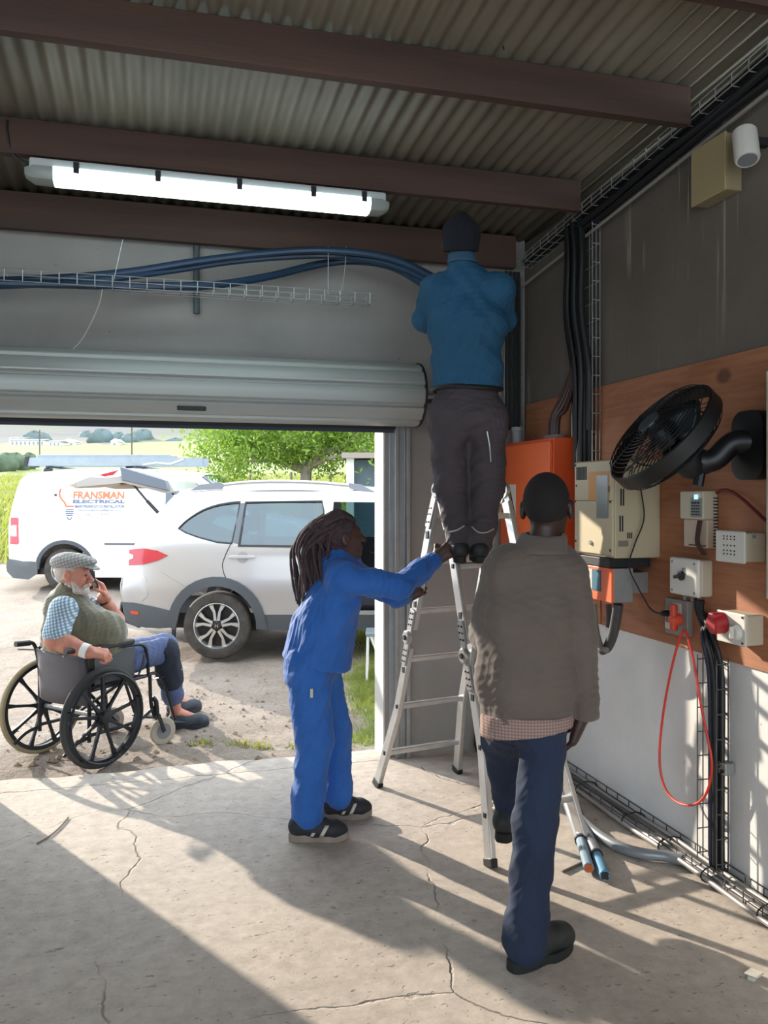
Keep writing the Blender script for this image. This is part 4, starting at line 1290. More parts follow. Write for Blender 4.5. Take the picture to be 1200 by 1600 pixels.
tag(m.build('grey_conduit', mat('pale_conduit', '#8f8b84', .5)), 'pale grey conduit running up under the roof-edge tray from the corner', 'conduit')
# vertical tray with the black cable bundle
tr3 = basket('riser_tray', 'vertical wire tray on the right wall behind the thick black cables', (2.285, 3.95, 1.62), (2.285, 3.95, 3.06), (0, 1, 0), (-1, 0, 0), .22, .045, .10, r=.003)
bund = [(.02, .0), (.045, .012), (.075, -.004), (.10, .01), (.13, .0), (.155, .012), (.18, 0), (.115, -.03), (.06, -.03)]
for i, (dy, dx) in enumerate(bund):
    y = 3.95 + dy
    off = .05 * math.sin(i * 1.3)
    zb_ = 1.74 if i % 3 else 1.95
    pts = [Vector((2.235 + dx, y + .10, 3.10)), Vector((2.225 + dx, y + .06 + off * .3, 2.9)), Vector((2.215 + dx, y + .05 + off * .4, 2.6)), Vector((2.23 + dx, y + off * .3, 2.3)), Vector((2.235 + dx, y, zb_ + .25)), Vector((2.235 + dx, y, zb_))]
    m = MB(); m.tube(smooth_path(pts, 5), .019 if i < 6 else .014, 8)
    tag(m.build('black_cable', M_black), 'thick black cable in the bundle dropping down the riser tray', 'cable', 'black cable bundle of the riser tray')

# ================================================================== right wall boards and boxes
def wallbox(uf0, uf1, uw, vt, vb, xw=2.284):
    kw = ray(uw); D = xw / (CY * kw + SY); y1 = D * (CY - SY * kw)
    k1 = ray(uf1); D1 = y1 / (CY - SY * k1); xf = D1 * (CY * k1 + SY)
    k0 = ray(uf0); D0 = xf / (CY * k0 + SY); y0 = D0 * (CY - SY * k0)
    return xf, y1, y0, EYE - (vt - HOR) / FPX * D1, EYE - (vb - HOR) / FPX * D1
def plywood(name, seed):
    k = NT(name)
    vec = k.coords((1, .28, 1.0), loc=(seed, seed * 2, 0))
    base = k.noise(vec, 3.2, 6, .6, 1.2)
    c = k.ramp(base, [(.25, hx('#7d4c31')), (.45, hx('#9d6342')), (.62, hx('#b07553')), (.8, hx('#c08d69'))])
    gr_ = k.noise(k.coords((1, 1.2, 26), loc=(seed, 0, 0)), 2.0, 4, .6)
    c = k.mix(.25, c, k.ramp(gr_, [(.3, hx('#70432d')), (.7, hx('#bd8a64'))]))
    vo = k.n('ShaderNodeTexVoronoi', feature='F1'); vo.inputs['Scale'].default_value = 1.0
    k.l(k.coords((1, 2.4, 3.6), loc=(seed, 0, .4)), vo.inputs['Vector'])
    kn = k.ramp(vo.outputs['Distance'], [(.08, (1, 1, 1)), (.14, (0, 0, 0))])
    c = k.mix(k.math('MULTIPLY', kn, .75), c, hx('#4d2d20'))
    k.l(c, k.b.inputs['Base Color']); k.b.inputs['Roughness'].default_value = .7
    k.l(k.bump(gr_, .12, .003), k.b.inputs['Normal'])
    return k.m
m = MB(); m.box((2.284, 1.49, .92), (2.2985, 3.93, 2.18))
tag(m.build('plywood_board', plywood('plywood_a', .3), smooth=False), 'large knotty plywood board on the right wall behind the fan', 'board', 'plywood backing boards')
m = MB(); m.box((2.284, 3.945, .92), (2.2985, 4.86, 2.18))
tag(m.build('plywood_board', plywood('plywood_b', 2.7), smooth=False), 'smaller plywood board behind the orange cabinet in the corner', 'board', 'plywood backing boards')

M_orange = mat('orange_enamel', '#e8662c', .45, var=.05, vscale=3)
M_orange_shade = mat('orange_enamel_shade', '#dc5626', .5)  # darker copy of the door enamel, side shade put into the colour
M_beige = mat('beige_enamel', '#b3a68a', .5, var=.04, vscale=4)
M_beige2 = mat('beige_plastic', '#b9af98', .5)
M_offw = mat('off_white_plastic', '#cfcac0', .45)
M_greyp = mat('grey_plastic', '#77787a', .55)
def wb(t, lo, hi, name, mt, bevel=.004, par=None):
    m = MB(); m.box(lo, hi)
    return m.build(name, mt, par or t, world=True, smooth=False, bevel=bevel)
# --- orange distribution cabinet
xf, y1, y0, z1, z0 = 2.104, 4.165, 4.86, 1.925, .80
oc = thing('electrical_cabinet', 'orange steel electrical cabinet with a yellow warning sign in the corner', 'cabinet', (2.2, 4.5, z0))
wb(oc, (xf + .02, y1, z0), (2.284, y0, z1), 'body', M_orange_shade)
dr = wb(oc, (xf, y1 + .012, z0 + .012), (xf + .02, y0 - .012, z1 - .02), 'door', M_orange)
sy0, sy1, sz0, sz1 = 4.615, 4.78, 1.475, 1.67
wb(oc, (xf - .003, sy0, sz0), (xf, sy1, sz1), 'warning_sign', mat('sign_white', '#d9d4c4', .5), .001, dr)
cyy, czz = (sy0 + sy1) / 2, (sz0 + sz1) / 2 + .0
def flat(poly, name, mt, off, par, t=.002):
    m = MB(); m.plate(poly, [], lambda a, b: Vector((xf - off, a, b)), lambda a, b: Vector((xf - off + t, a, b)))
    return m.build(name, mt, par, world=True, smooth=False)
flat([(cyy - .076, sz0 + .025), (cyy + .076, sz0 + .025), (cyy, sz1 - .015)], 'sign_border', mat('sign_black', '#1c1a16', .5), .0045, dr)
flat([(cyy - .058, sz0 + .035), (cyy + .058, sz0 + .035), (cyy, sz1 - .04)], 'sign_triangle', mat('sign_yellow', '#e3a92b', .5), .0055, dr)
flat([(cyy + .012, sz1 - .062), (cyy - .016, czz - .022), (cyy - .002, czz - .022), (cyy - .012, sz0 + .045), (cyy + .018, czz - .008), (cyy + .004, czz - .008)], 'sign_bolt', MATS['sign_black'], .0065, dr)
# pipe stub and cables on top of it
p = on_x(803, 683, 2.16); p.z = z1
m = MB(); m.lathe([(.030, 0), (.030, .075), (.036, .078), (.036, .10), (.028, .10), (.026, .04)], (2.17, 4.74, z1), (0, 0, 1), 16)
tag(m.build('pipe_stub', mat('pvc_grey', '#8d9190', .5)), 'short grey plastic pipe stub on top of the orange cabinet', 'pipe')
for i, (u0, v0, u1, v1) in enumerate(((922, 560, 862, 676), (926, 575, 870, 676), (930, 590, 878, 678), (934, 600, 888, 680))):
    yc = 4.33 - .028 * i
    pts = [Vector((2.22, 4.06 + .02 * i, 2.42 - .03 * i)), Vector((2.21, 4.10, 2.30 - .03 * i)), Vector((2.20, 4.20 - .01 * i, 2.17 - .03 * i)), Vector((2.19, yc - .02, 2.05)), Vector((2.19, yc, z1 + .05)), Vector((2.19, yc, z1 - .005))]
    m = MB(); m.tube(smooth_path(pts, 5), .013, 8)
    tag(m.build('brown_cable', mat('brown_cable', '#3b211b', .45)), ['leftmost brown cable curving down into the orange cabinet', 'second brown cable curving down into the orange cabinet', 'third brown cable curving into the orange cabinet', 'rightmost brown cable curving into the orange cabinet'][i], 'cable', 'brown cables into the orange cabinet')
m = MB(); m.box((2.165, 4.22, z1), (2.215, 4.37, z1 + .022)); tag(m.build('cable_gland', M_greyp, smooth=False, bevel=.004), 'grey cable gland strip on the orange cabinet top', 'gland')
m = MB(); m.tube(smooth_path([Vector((2.25, 4.09, 2.3)), Vector((2.24, 4.10, 2.1)), Vector((2.22, 4.07, 1.95)), Vector((2.2, 4.02, 1.75)), Vector((2.2, 3.85, 1.76))], 5), .009, 7)
tag(m.build('grey_conduit', MATS['pale_conduit']), 'thin pale conduit dropping beside the orange cabinet', 'conduit')
# --- beige inverter with orange box below
xf, y1, y0, z1, z0 = wallbox(897, 957, 1032, 717, 873)
inv = thing('inverter', 'beige wall-mounted inverter with vents and an orange label', 'inverter', (2.2, (y0 + y1) / 2, z0))
wb(inv, (xf + .012, y1, z0), (2.284, y0, z1), 'body', M_beige, .006)
fr = wb(inv, (xf, y1 + .004, z0 + .012), (xf + .013, y0 - .004, z1 - .004), 'front_panel', mat('inverter_front', '#c0b291', .5, var=.04), .004)
W_ = y0 - y1; H_ = z1 - z0
def fq(a0, a1, b0, b1, name, mt, par, off=.002, t=.004):  # rect on the front: a from left (far) to right, b from top
    m = MB(); m.box((xf - off, y0 - a1 * W_, z1 - b1 * H_), (xf - off + t, y0 - a0 * W_, z1 - b0 * H_)); return m.build(name, mt, par, world=True, smooth=False)
for i in range(7): fq(.07 + i * .042, .095 + i * .042, .06, .20, 'vent_slot', M_dark, fr)
fq(.40, .92, .12, .42, 'orange_label', mat('label_orange', '#c98a3a', .5), fr)
fq(.62, .90, .16, .60, 'display', mat('display_grey', '#6b7070', .25), fr, .0035)
fq(.90, .93, .27, .33, 'status_lamp', mat('lamp_brown', '#5a2d1f', .4), fr, .006)
fq(.0, 1.0, .418, .424, 'panel_joint', M_dark, fr, .0012, .002)
for a, b in ((.05, .04), (.95, .04), (.07, .26), (.04, .43), (.95, .43), (.05, .86), (.95, .92)): fq(a - .012, a + .012, b - .012, b + .012, 'screw', M_dark, fr, .003)
m = MB(); m.lathe([(.001, .012), (.010, .012), (.012, 0)], (xf, y0 - .45 * W_, z1 - .86 * H_), (-1, 0, 0), 12); m.build('lock', M_chrome, fr, world=True)
dd = 2.284 - xf
def sq_(a0, a1, b0, b1, name, mt, par): # on the near side, a from front edge
    m = MB(); m.box((xf + a0 * dd, y1 - .003, z1 - b1 * H_), (xf + a1 * dd, y1 + .003, z1 - b0 * H_)); return m.build(name, mt, par, world=True, smooth=False)
for a in (.16, .21):
    sq_(a, a + .025, .30, .47, 'vent_slot', M_dark, inv); sq_(a - .02, a + .005, .57, .73, 'vent_slot', M_dark, inv)
for i in range(5): sq_(.34 + i * .05, .365 + i * .05, .265, .30, 'vent_slot', M_dark, inv)
for i in range(3): sq_(.30 + i * .04, .32 + i * .04, .74, .80, 'vent_slot', M_dark, inv)
sq_(.12, .32, .82, .88, 'rating_plate', mat('plate_dark', '#7a7263', .5), inv)
ob = thing('isolator_box', 'small orange isolator box with a blue label under the inverter', 'box', (2.1, (y0 + y1) / 2, z0 - .22))
wb(ob, (xf + .0, y1 + .03, z0 - .045), (2.25, y0 - .005, z0 - .002), 'dark_strip', M_dark, .003)  # dark strip between the inverter and the orange box
bz1, bz0 = z0 - .047, EYE - (943 - HOR) / FPX * D_y(957, y1)
wb(ob, (xf + .012, y1 + .012, bz0), (xf + .115, y0 - .02, bz1), 'body', M_steel, .003)
cv = wb(ob, (xf, y1 + .008, bz0), (xf + .013, y0 - .02, bz1), 'cover', M_orange, .003)
m = MB(); m.box((xf - .003, y0 - .72 * W_, bz1 - .115), (xf + .001, y0 - .50 * W_, bz1 - .015)); m.build('blue_label', mat('label_blue', '#1f5f77', .5), cv, world=True, smooth=False)
m = MB(); m.box((xf - .003, y0 - .50 * W_, bz1 - .115), (xf + .001, y0 - .40 * W_, bz1 - .015)); m.build('white_label', M_offw, cv, world=True, smooth=False)
wb(ob, (xf + .115, y1 + .1, bz0 + .03), (2.284, y0 - .06, bz1 - .03), 'mount', M_steel, .002)
# flexible conduits looping below it
def wtube(pts, x, r, name, label, mt, cat='cable', group=None, n=6, seg=8):
    q = [on_x(u, v, xx) for (u, v), xx in zip(pts, x if isinstance(x, list) else [x] * len(pts))]
    m = MB(); m.tube(smooth_path(q, n), r, seg)
    return tag(m.build(name, mt), label, cat, group)
M_flex = mat('flexible_conduit', '#474443', .6, var=.2, vscale=30)
wtube([(966, 944), (963, 965), (958, 990), (950, 1010), (941, 1016)], 2.10, .024, 'flexible_conduit', 'thick dark flexible conduit looping under the orange box', M_flex, 'conduit', seg=12)
wtube([(928, 944), (930, 970), (934, 995), (941, 1013), (948, 1016)], 2.06, .014, 'flexible_conduit', 'thinner grey-brown conduit left of the dark looping one', mat('worn_conduit', '#7b6e64', .6, var=.2, vscale=30), 'conduit', seg=10)
wtube([(951, 944), (952, 965), (951, 980)], 2.14, .014, 'flexible_conduit', 'short pale conduit dropping behind the looping conduits', M_flex, 'conduit')
# --- variable speed drive
xf, y1, y0, z1, z0 = wallbox(1062, 1098, 1122, 767, 812)
vd = thing('speed_drive', 'beige motor speed drive with a small lit keypad', 'drive', (2.2, (y0 + y1) / 2, z0))
wb(vd, (xf, y1, z0), (2.284, y0, z1), 'body', M_beige2, .006)
kb = wb(vd, (xf - .008, y1 + .004, z0 + .01), (xf, y1 + (y0 - y1) * .46, z1 - .03), 'keypad', mat('keypad_grey', '#6f746f', .4), .003)
k = NT('lcd'); k.b.inputs['Base Color'].default_value = (.2, .3, .4, 1); k.b.inputs['Emission Color'].default_value = (.45, .7, 1, 1); k.b.inputs['Emission Strength'].default_value = .5
wb(vd, (xf - .010, y1 + .02, z0 + .085), (xf - .0075, y1 + .045, z0 + .105), 'lcd', k.m, 0, kb)
for i in range(4):
    for j in range(4): wb(vd, (xf - .010, y1 + .012 + i * .014, z0 + .018 + j * .012), (xf - .0075, y1 + .020 + i * .014, z0 + .024 + j * .012), 'key', M_dark, 0, kb)
for i in range(3): wb(vd, (xf - .010, y1 + .012 + i * .019, z1 - .055), (xf - .0075, y1 + .024 + i * .019, z1 - .045), 'led', M_dark, 0, kb)
xf2, y1b, y0b, z1b, z0b = wallbox(1068, 1105, 1122, 812, 857)
lb_ = wb(vd, (xf2, y1b, z0b), (2.284, y0b, z1b + .0), 'terminal_cover', mat('terminal_cover', '#b9a793', .55), .005)
for i in range(9): wb(vd, (xf2 - .002, y1b + .01 + i * .013, z0b + .006), (xf2 + .002, y1b + .017 + i * .013, z0b + .013), 'terminal', M_dark, 0, lb_)
for i in range(16): wb(vd, (xf2 + .03, y1b - .002, z0b + .005 + i * .0135), (xf2 + .09, y1b + .002, z0b + .011 + i * .0135), 'vent_slot', M_dark, 0, vd)
for i in range(3):
    m = MB(); yy = y1b + .02 + .012 * i
    m.tube(smooth_path([Vector((xf2 - .004, yy + .01, z1b - .005)), Vector((xf2 - .016, yy + .005, z1b - .05)), Vector((xf2 - .014, yy + .012, z0b + .02)), Vector((xf2 + .01, yy, z0b - .03))], 4), .004, 6); m.build('lead', mat('lead_brown', '#4a2f29', .5), lb_, world=True)
# --- perforated white box
xf, y1, y0, z1, z0 = wallbox(1119, 1161, 1197, 833, 879)
pb = thing('perforated_box', 'off-white junction box with rows of small holes in its face', 'box', (2.2, (y0 + y1) / 2, z0))
wb(pb, (xf + .012, y1, z0), (2.284, y0, z1), 'body', M_beige2, .006)
fc = wb(pb, (xf, y1 - .006, z0 - .006), (xf + .012, y0 + .006, z1 + .006), 'cover', M_offw, .012)
for i in range(4):
    for b in (.14, .24, .46, .64, .76):
        yy = y0 - (.30 + i * .13) * (y0 - y1)
        m = MB(); m.lathe([(.0035, 0), (.0035, .003)], (xf - .002, yy, z1 - b * (z1 - z0)), (1, 0, 0), 6); m.build('hole', M_dark, fc, world=True)
wb(pb, (xf + .05, y1 - .012, z1 - .02), (2.22, y1 + .004, z1 - .008), 'hinge', M_greyp, .002)
# --- rotary switch box
xf, y1, y0, z1, z0 = wallbox(1046, 1089, 1115, 876, 934)
sb = thing('switch_box', 'white rotary isolator switch box with a black knob', 'switch', (2.2, (y0 + y1) / 2, z0))
wb(sb, (xf + .02, y1, z0), (2.284, y0, z1), 'body', M_beige2, .010)
fc = wb(sb, (xf, y1 - .004, z0 - .002), (xf + .022, y0 + .004, z1 + .004), 'cover', M_offw, .010)
c = Vector((xf, (y0 + y1) / 2 + .005, (z0 + z1) / 2 + .005))
m = MB(); m.lathe([(.020, 0), (.020, .010), (.016, .014), (.001, .014)], c, (-1, 0, 0), 20); kn = m.build('knob', M_blackp, fc, world=True)
m = MB(); m.bar(c + Vector((-.018, .030, -.008)), c + Vector((-.018, -.014, .004)), .014, .014); m.build('knob_grip', M_blackp, kn, world=True, bevel=.003)
wb(sb, (xf - .001, (y0 + y1) / 2 - .02, (z0 + z1) / 2 + .01), (xf + .002, (y0 + y1) / 2 + .005, (z0 + z1) / 2 + .04), 'dial_plate', M_greyp, .001, fc)
for a, b in ((.10, .10), (.90, .10), (.10, .90), (.90, .90)): wb(sb, (xf - .002, y1 + a * (y0 - y1) - .005, z0 + b * (z1 - z0) - .005), (xf + .002, y1 + a * (y0 - y1) + .005, z0 + b * (z1 - z0) + .005), 'screw', M_greyp, .001, fc)
for i in range(3):
    m = MB(); m.lathe([(.010, 0), (.010, -.018), (.007, -.02), (.007, -.03)], (xf + .05 + .012 * i, y0 - .04 - .035 * i, z0), (0, 0, 1), 10); m.build('cable_gland', M_greyp, sb, world=True)
sbz, sby, sbx = z0, (y0 + y1) / 2, xf
# --- double socket with two plugs
xf, y1, y0, z1, z0 = wallbox(1039, 1074, 1083, 940, 997)
so = thing('wall_socket', 'grey wall socket holding a black plug and an orange plug', 'socket', (2.25, (y0 + y1) / 2, z0))
wb(so, (xf, y1, z0), (2.284, y0, z1), 'plate', mat('socket_grey', '#8b8580', .5), .004)
wb(so, (xf - .006, y1 + (y0 - y1) * .68, z0 + .02), (xf, y1 + (y0 - y1) * .96, z1 - .05), 'outlet', M_offw, .003)
wb(so, (xf - .005, y1 + (y0 - y1) * .25, z0 + .06), (xf, y1 + (y0 - y1) * .62, z1 - .015), 'rating_label', mat('label_white', '#b9b3ad', .5), .001)
for b in (.28, .52):
    m = MB(); m.lathe([(.014, 0), (.014, .004), (.010, .004)], (xf - .006, y1 + (y0 - y1) * .82, z0 + .03 + b * .12), (-1, 0, 0), 14); m.build('pin_hole', M_greyp, so, world=True)
pc = Vector((xf - .006, y1 + (y0 - y1) * .78, z0 + .092))
bp = thing('black_plug', 'small black plug with a thin cord in the wall socket', 'plug', pc)
m = MB(); m.lathe([(.001, .04), (.009, .04), (.014, .02), (.014, 0)], pc, (-1, 0, 0), 12); m.build('body', M_blackp, bp, world=True)
cord = [pc + Vector((-.03, .0, 0)), pc + Vector((-.05, .03, .002)), pc + Vector((-.04, .10, .02))] + [on_y(u, v, 3.37) for u, v in ((1012, 945), (997, 918), (983, 885), (992, 850), (1006, 812), (1003, 775), (998, 752))]
m = MB(); m.tube(smooth_path(cord, 6), .0035, 6); m.build('cord', M_blackp, bp, world=True)
oc_ = Vector((xf - .004, y1 + (y0 - y1) * .30, z0 + .075))
M_rcord = mat('red_orange_cord', '#cf3a28', .45)
op = thing('orange_extension_lead', 'orange plug in the socket with its red lead hanging in a long loop', 'cord', oc_)
m = MB(); m.lathe([(.001, .05), (.018, .048), (.026, .03), (.028, 0)], oc_, (-1, 0, 0), 14); m.build('plug', mat('plug_orange', '#cf4a2f', .5), op, world=True)
m = MB(); m.bar(oc_ + Vector((-.03, 0, .07)), oc_ + Vector((-.03, 0, -.05)), .03, .03); m.build('plug_grip', MATS['plug_orange'], op, world=True, bevel=.01)
lp = [(1067, 985), (1058, 1010), (1047, 1055), (1037, 1110), (1031, 1165), (1032, 1205), (1041, 1235), (1058, 1253), (1080, 1258), (1099, 1247), (1110, 1220), (1112, 1188), (1105, 1150), (1095, 1100), (1085, 1040), (1076, 1000), (1070, 984)]
m = MB(); m.tube(smooth_path([on_x(u, v, xf - .04) for u, v in lp], 5), .0055, 8); m.build('lead', M_rcord, op, world=True)
# --- red three-phase socket
xf, y1, y0, z1, z0 = wallbox(1124, 1167, 1194, 962, 1010)
rs = thing('industrial_socket', 'off-white industrial socket box with a round red inlet cover', 'socket', (2.2, (y0 + y1) / 2, z0))
wb(rs, (xf, y1, z0), (2.284, y0, z1), 'body', M_beige2, .006)
wb(rs, (xf - .010, y1 - .003, z0 - .003), (xf, y0 + .003, z1 + .003), 'cover', M_offw, .004)
c = Vector((xf - .01, y0 - .03, (z0 + z1) / 2 + .012))
m = MB(); m.lathe([(.001, .052), (.034, .050), (.040, .044), (.042, .0), (.046, -.004)], c, (-1, .15, -.1), 24); rc = m.build('red_inlet', mat('socket_red', '#a9262c', .45), rs, world=True)
m = MB(); m.box((xf - .066, y0 - .05, z1 - .028), (xf - .01, y0 - .012, z1 - .004)); m.build('flap', MATS['socket_red'], rc, world=True, bevel=.006)
c = Vector((xf - .01, y1 + .045, (z0 + z1) / 2 - .012))
m = MB(); m.lathe([(.001, .018), (.022, .018), (.030, .010), (.032, 0)], c, (-1, 0, 0), 22); m.build('rotary_dial', M_offw, rs, world=True)
m = MB(); m.bar(c + Vector((-.025, 0, .024)), c + Vector((-.025, 0, -.024)), .012, .016); m.build('dial_grip', M_offw, rs, world=True, bevel=.003)
for b in (.08, .92): wb(rs, (xf - .013, y1 + .008, z0 + b * (z1 - z0) - .004), (xf - .009, y1 + .016, z0 + b * (z1 - z0) + .004), 'screw', M_dark, 0, rs)
# --- tall beige panel cut by the right edge of the frame
m = MB(); m.box((2.15, 1.95, 1.225), (2.284, 2.548, 2.055))
ep = thing('wall_panel', 'tall pale wall cabinet cut off by the right edge of the picture', 'cabinet', (2.2, 2.25, 1.225))
m.build('body', mat('panel_cream', '#c9c6b6', .5), ep, world=True, smooth=False, bevel=.004)
wb(ep, (2.143, 1.97, 1.245), (2.15, 2.53, 2.035), 'door', mat('panel_door', '#bdbaa9', .5), .003)
# red cable from the drive
wtube([(1120, 770), (1128, 766), (1142, 768), (1160, 780), (1180, 798), (1202, 818), (1230, 835)], 2.26, .007, 'red_cable', 'dark red cable sloping from the speed drive to the tall cabinet', mat('dark_red_cable', '#6d241f', .5))
# --- boxes high on the wall
xf, y1, y0, z1, z0 = wallbox(1080, 1132, 1160, 205, 295, 2.3)
hb = thing('junction_box', 'plain tan junction box high on the right wall', 'box', (2.25, (y0 + y1) / 2, z0))
wb(hb, (xf + .012, y1, z0), (2.3, y0, z1), 'body', mat('tan_box', '#8d7f60', .55), .006)
wb(hb, (xf, y1 - .003, z0 - .003), (xf + .012, y0 + .003, z1 + .003), 'lid', mat('tan_lid', '#a08f68', .55), .004)
c0 = on_x(1163, 205, 2.21); c1 = on_x(1168, 250, 2.19)
sr = thing('alarm_siren', 'white cylindrical alarm siren beside the tan box', 'siren', c0)
m = MB(); ax = (c1 - c0).normalized(); L = (c1 - c0).length
m.lathe([(.001, 0), (.040, .0), (.046, .008), (.047, L - .01), (.043, L), (.001, L)], c0, ax, 24); m.build('body', M_offw, sr, world=True)
m = MB(); m.lathe([(.001, L + .001), (.036, L + .001), (.036, L - .004)], c0, ax, 20); m.build('grille', M_greyp, sr, world=True)
m = MB(); m.bar(c0 + ax * .05, Vector((2.3, (c0.y + c1.y) / 2, (c0.z + c1.z) / 2 + .02)), .03, .03); m.build('bracket', M_dark, sr, world=True)
# --- wall fan
fc_ = on_x(1038, 683, 1.96)
n_c = Vector((-.74, -.16, .65)).normalized()
FN = (Vector((CY, -SY, 0)) * n_c.x + Vector((SY, CY, 0)) * n_c.y + Vector((0, 0, 1)) * n_c.z).normalized()
fan = thing('wall_fan', 'black caged wall fan on a bracket arm against the plywood', 'fan', fc_)
e1, e2 = _seg_frame(FN)
FR = .245
M_fan = mat('fan_black', '#101113', .45)
def fp(r, a, h): return fc_ + FN * h + (e1 * math.cos(a) + e2 * math.sin(a)) * r
m = MB(); m.lathe([(FR, -.035), (FR + .008, -.03), (FR + .008, .03), (FR, .035)], fc_, FN, 48, close=True); m.build('rim', M_fan, fan, world=True)
for s_, nm in ((1, 'front_ring'), (-1, 'rear_ring')):
    for i in range(12):
        r = .05 + i * (FR - .055) / 11.5
        hgt = s_ * (.035 + .055 * math.sqrt(max(0, 1 - (r / FR) ** 2)))
        m = MB(); m.tube([fp(r, 2 * math.pi * j / 40, hgt) for j in range(40)], .0022, 4, closed=True); m.build(nm, M_fan, fan, world=True)
    for i in range(8):
        m = MB()
        m.tube([fp(.045 + (FR - .045) * t, 2 * math.pi * i / 8 + .5 * t, s_ * (.035 + .057 * math.sqrt(max(0, 1 - ((.045 + (FR - .045) * t) / FR) ** 2)))) for t in np.linspace(0, 1, 9)], .0035, 4)
        m.build('cage_rib', M_fan, fan, world=True)
m = MB(); m.lathe([(.001, .098), (.048, .096), (.052, .088), (.05, .08)], fc_, FN, 24); m.build('badge', mat('fan_badge', '#4a4d52', .4, .3), fan, world=True)
m = MB(); m.lathe([(.001, .05), (.04, .045), (.05, .02), (.05, -.03)], fc_, FN, 20); m.build('hub', M_fan, fan, world=True)
for i in range(3):
    a0 = 2 * math.pi * i / 3 + .4
    rows = []
    for t in np.linspace(0, 1, 6):
        r = .045 + t * (FR - .075)
        w = .35 + .45 * math.sin(math.pi * min(1, t * .8 + .15))
        rows.append([fp(r, a0 + w * q + .35 * t, .02 - .035 * q) for q in (-.8, -.4, 0, .4, .8)])
    m = MB(); m.sheet(rows); b = m.build('blade', mat('fan_blade', '#1d1f22', .35), fan, world=True)
    so_ = b.modifiers.new('t', 'SOLIDIFY'); so_.thickness = .004
m = MB(); m.lathe([(.001, -.21), (.05, -.20), (.065, -.17), (.068, -.09), (.055, -.05), (.03, -.04)], fc_, FN, 24); m.build('motor', M_fan, fan, world=True)
aw = on_x(1185, 690, 2.284)
mo = fc_ - FN * .15
m = MB(); m.tube(smooth_path([mo, mo.lerp(aw, .35) + Vector((0, 0, -.02)), aw + Vector((-.08, .05, -.005)), aw + Vector((-.02, 0, 0))], 5), [.052] * 4 + [.045] * 12, 12); m.build('arm', M_fan, fan, world=True)
m = MB(); m.tube([mo.lerp(aw, .18) + Vector((0, 0, -.02)), mo.lerp(aw, .18) + Vector((-.02, 0, -.11))], .022, 10); m.build('tilt_knob', M_fan, fan, world=True)
m = MB(); m.plate(rrect(aw.y - .09, aw.z - .15, aw.y + .09, aw.z + .12, .06), [], lambda a, b: Vector((2.23, a, b)), lambda a, b: Vector((2.284, a, b))); m.build('wall_bracket', M_fan, fan, world=True)
# --- lower riser tray and cables to the switch box
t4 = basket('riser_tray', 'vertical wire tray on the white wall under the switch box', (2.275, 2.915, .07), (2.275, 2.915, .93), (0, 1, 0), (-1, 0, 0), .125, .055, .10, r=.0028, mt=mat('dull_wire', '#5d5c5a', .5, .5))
for i, (dy, dx, r) in enumerate(((.02, .0, .010), (.04, .01, .011), (.058, -.004, .011), (.075, .01, .009), (.045, -.018, .009), (.068, -.02, .009))):
    y = 2.905 + dy
    tgt = Vector((sbx + .06 + .01 * i, sby - .05 + .03 * (i % 3), sbz - .02))
    pts = [Vector((2.262 + dx - .0, y + .0, .055)), Vector((2.255 + dx, y, .12)), Vector((2.255 + dx, y, .5)), Vector((2.255 + dx, y + .002 * i, .85)), Vector((2.24 + dx, y + .03, 1.0)), tgt - Vector((0, 0, .05)), tgt]
    m = MB(); m.tube(smooth_path(pts, 5), r, 8)
    tag(m.build('riser_cable', mat('navy_cable', '#23283a', .5) if i % 2 else M_black), 'dark cable of the bundle rising from the floor tray to the switch box', 'cable', 'cables rising to the switch box')
m = MB(); pbk = on_x(1135, 1200, 2.27); m.cbox(pbk, (.05, .05, .05)); 
bk = thing('tray_bracket', 'small metal splice bracket on the side of the lower riser tray', 'bracket', pbk)
m.build('plate', M_steel, bk, world=True, smooth=False, bevel=.006)
for s_ in (-1, 1):
    m = MB(); m.lathe([(.008, 0), (.008, .012)], pbk + Vector((-.025, .012 * s_, .008 * s_)), (-1, 0, 0), 6); m.build('bolt', M_dark, bk, world=True)
# --- floor tray with conduits
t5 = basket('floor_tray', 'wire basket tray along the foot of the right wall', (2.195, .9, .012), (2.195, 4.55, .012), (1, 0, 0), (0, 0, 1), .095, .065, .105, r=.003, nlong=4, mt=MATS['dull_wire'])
M_pvc = mat('grey_conduit_pvc', '#8f8883', .4, 0, var=.08, vscale=5)
for i, (dx, dz, r, mt) in enumerate(((.012, .012, .017, M_pvc), (.045, .013, .016, M_pvc), (.074, .011, .012, mat('dark_grey_cable', '#4d4a49', .5)), (.028, .036, .012, MATS['dark_grey_cable']), (.058, .036, .011, M_pvc), (-.02, .012, .011, M_pvc))):
    x = 2.20 + dx
    end = [Vector((x, 4.35, dz + .018)), Vector((x - .0, 4.5, dz + .05)), Vector((x - .01, 4.6, dz + .2)), Vector((x - .02, 4.64, .5)), Vector((x - .02, 4.66, .9))]
    pts = [Vector((x + .004 * math.sin(y * 5 + i), y, dz + .018 + .003 * math.sin(y * 7 + i))) for y in np.linspace(.9, 4.2, 18)] + end
    m = MB(); m.tube(smooth_path(pts, 3), r, 9)
    tag(m.build('floor_conduit', mt), ['thick grey conduit on the room side of the floor tray', 'thick grey conduit in the middle of the floor tray', 'dark cable in the floor tray next to the wall', 'dark cable lying on top in the floor tray', 'thin grey conduit lying on top in the floor tray', 'grey conduit running just outside the floor tray'][i], 'conduit', 'conduits of the floor tray')
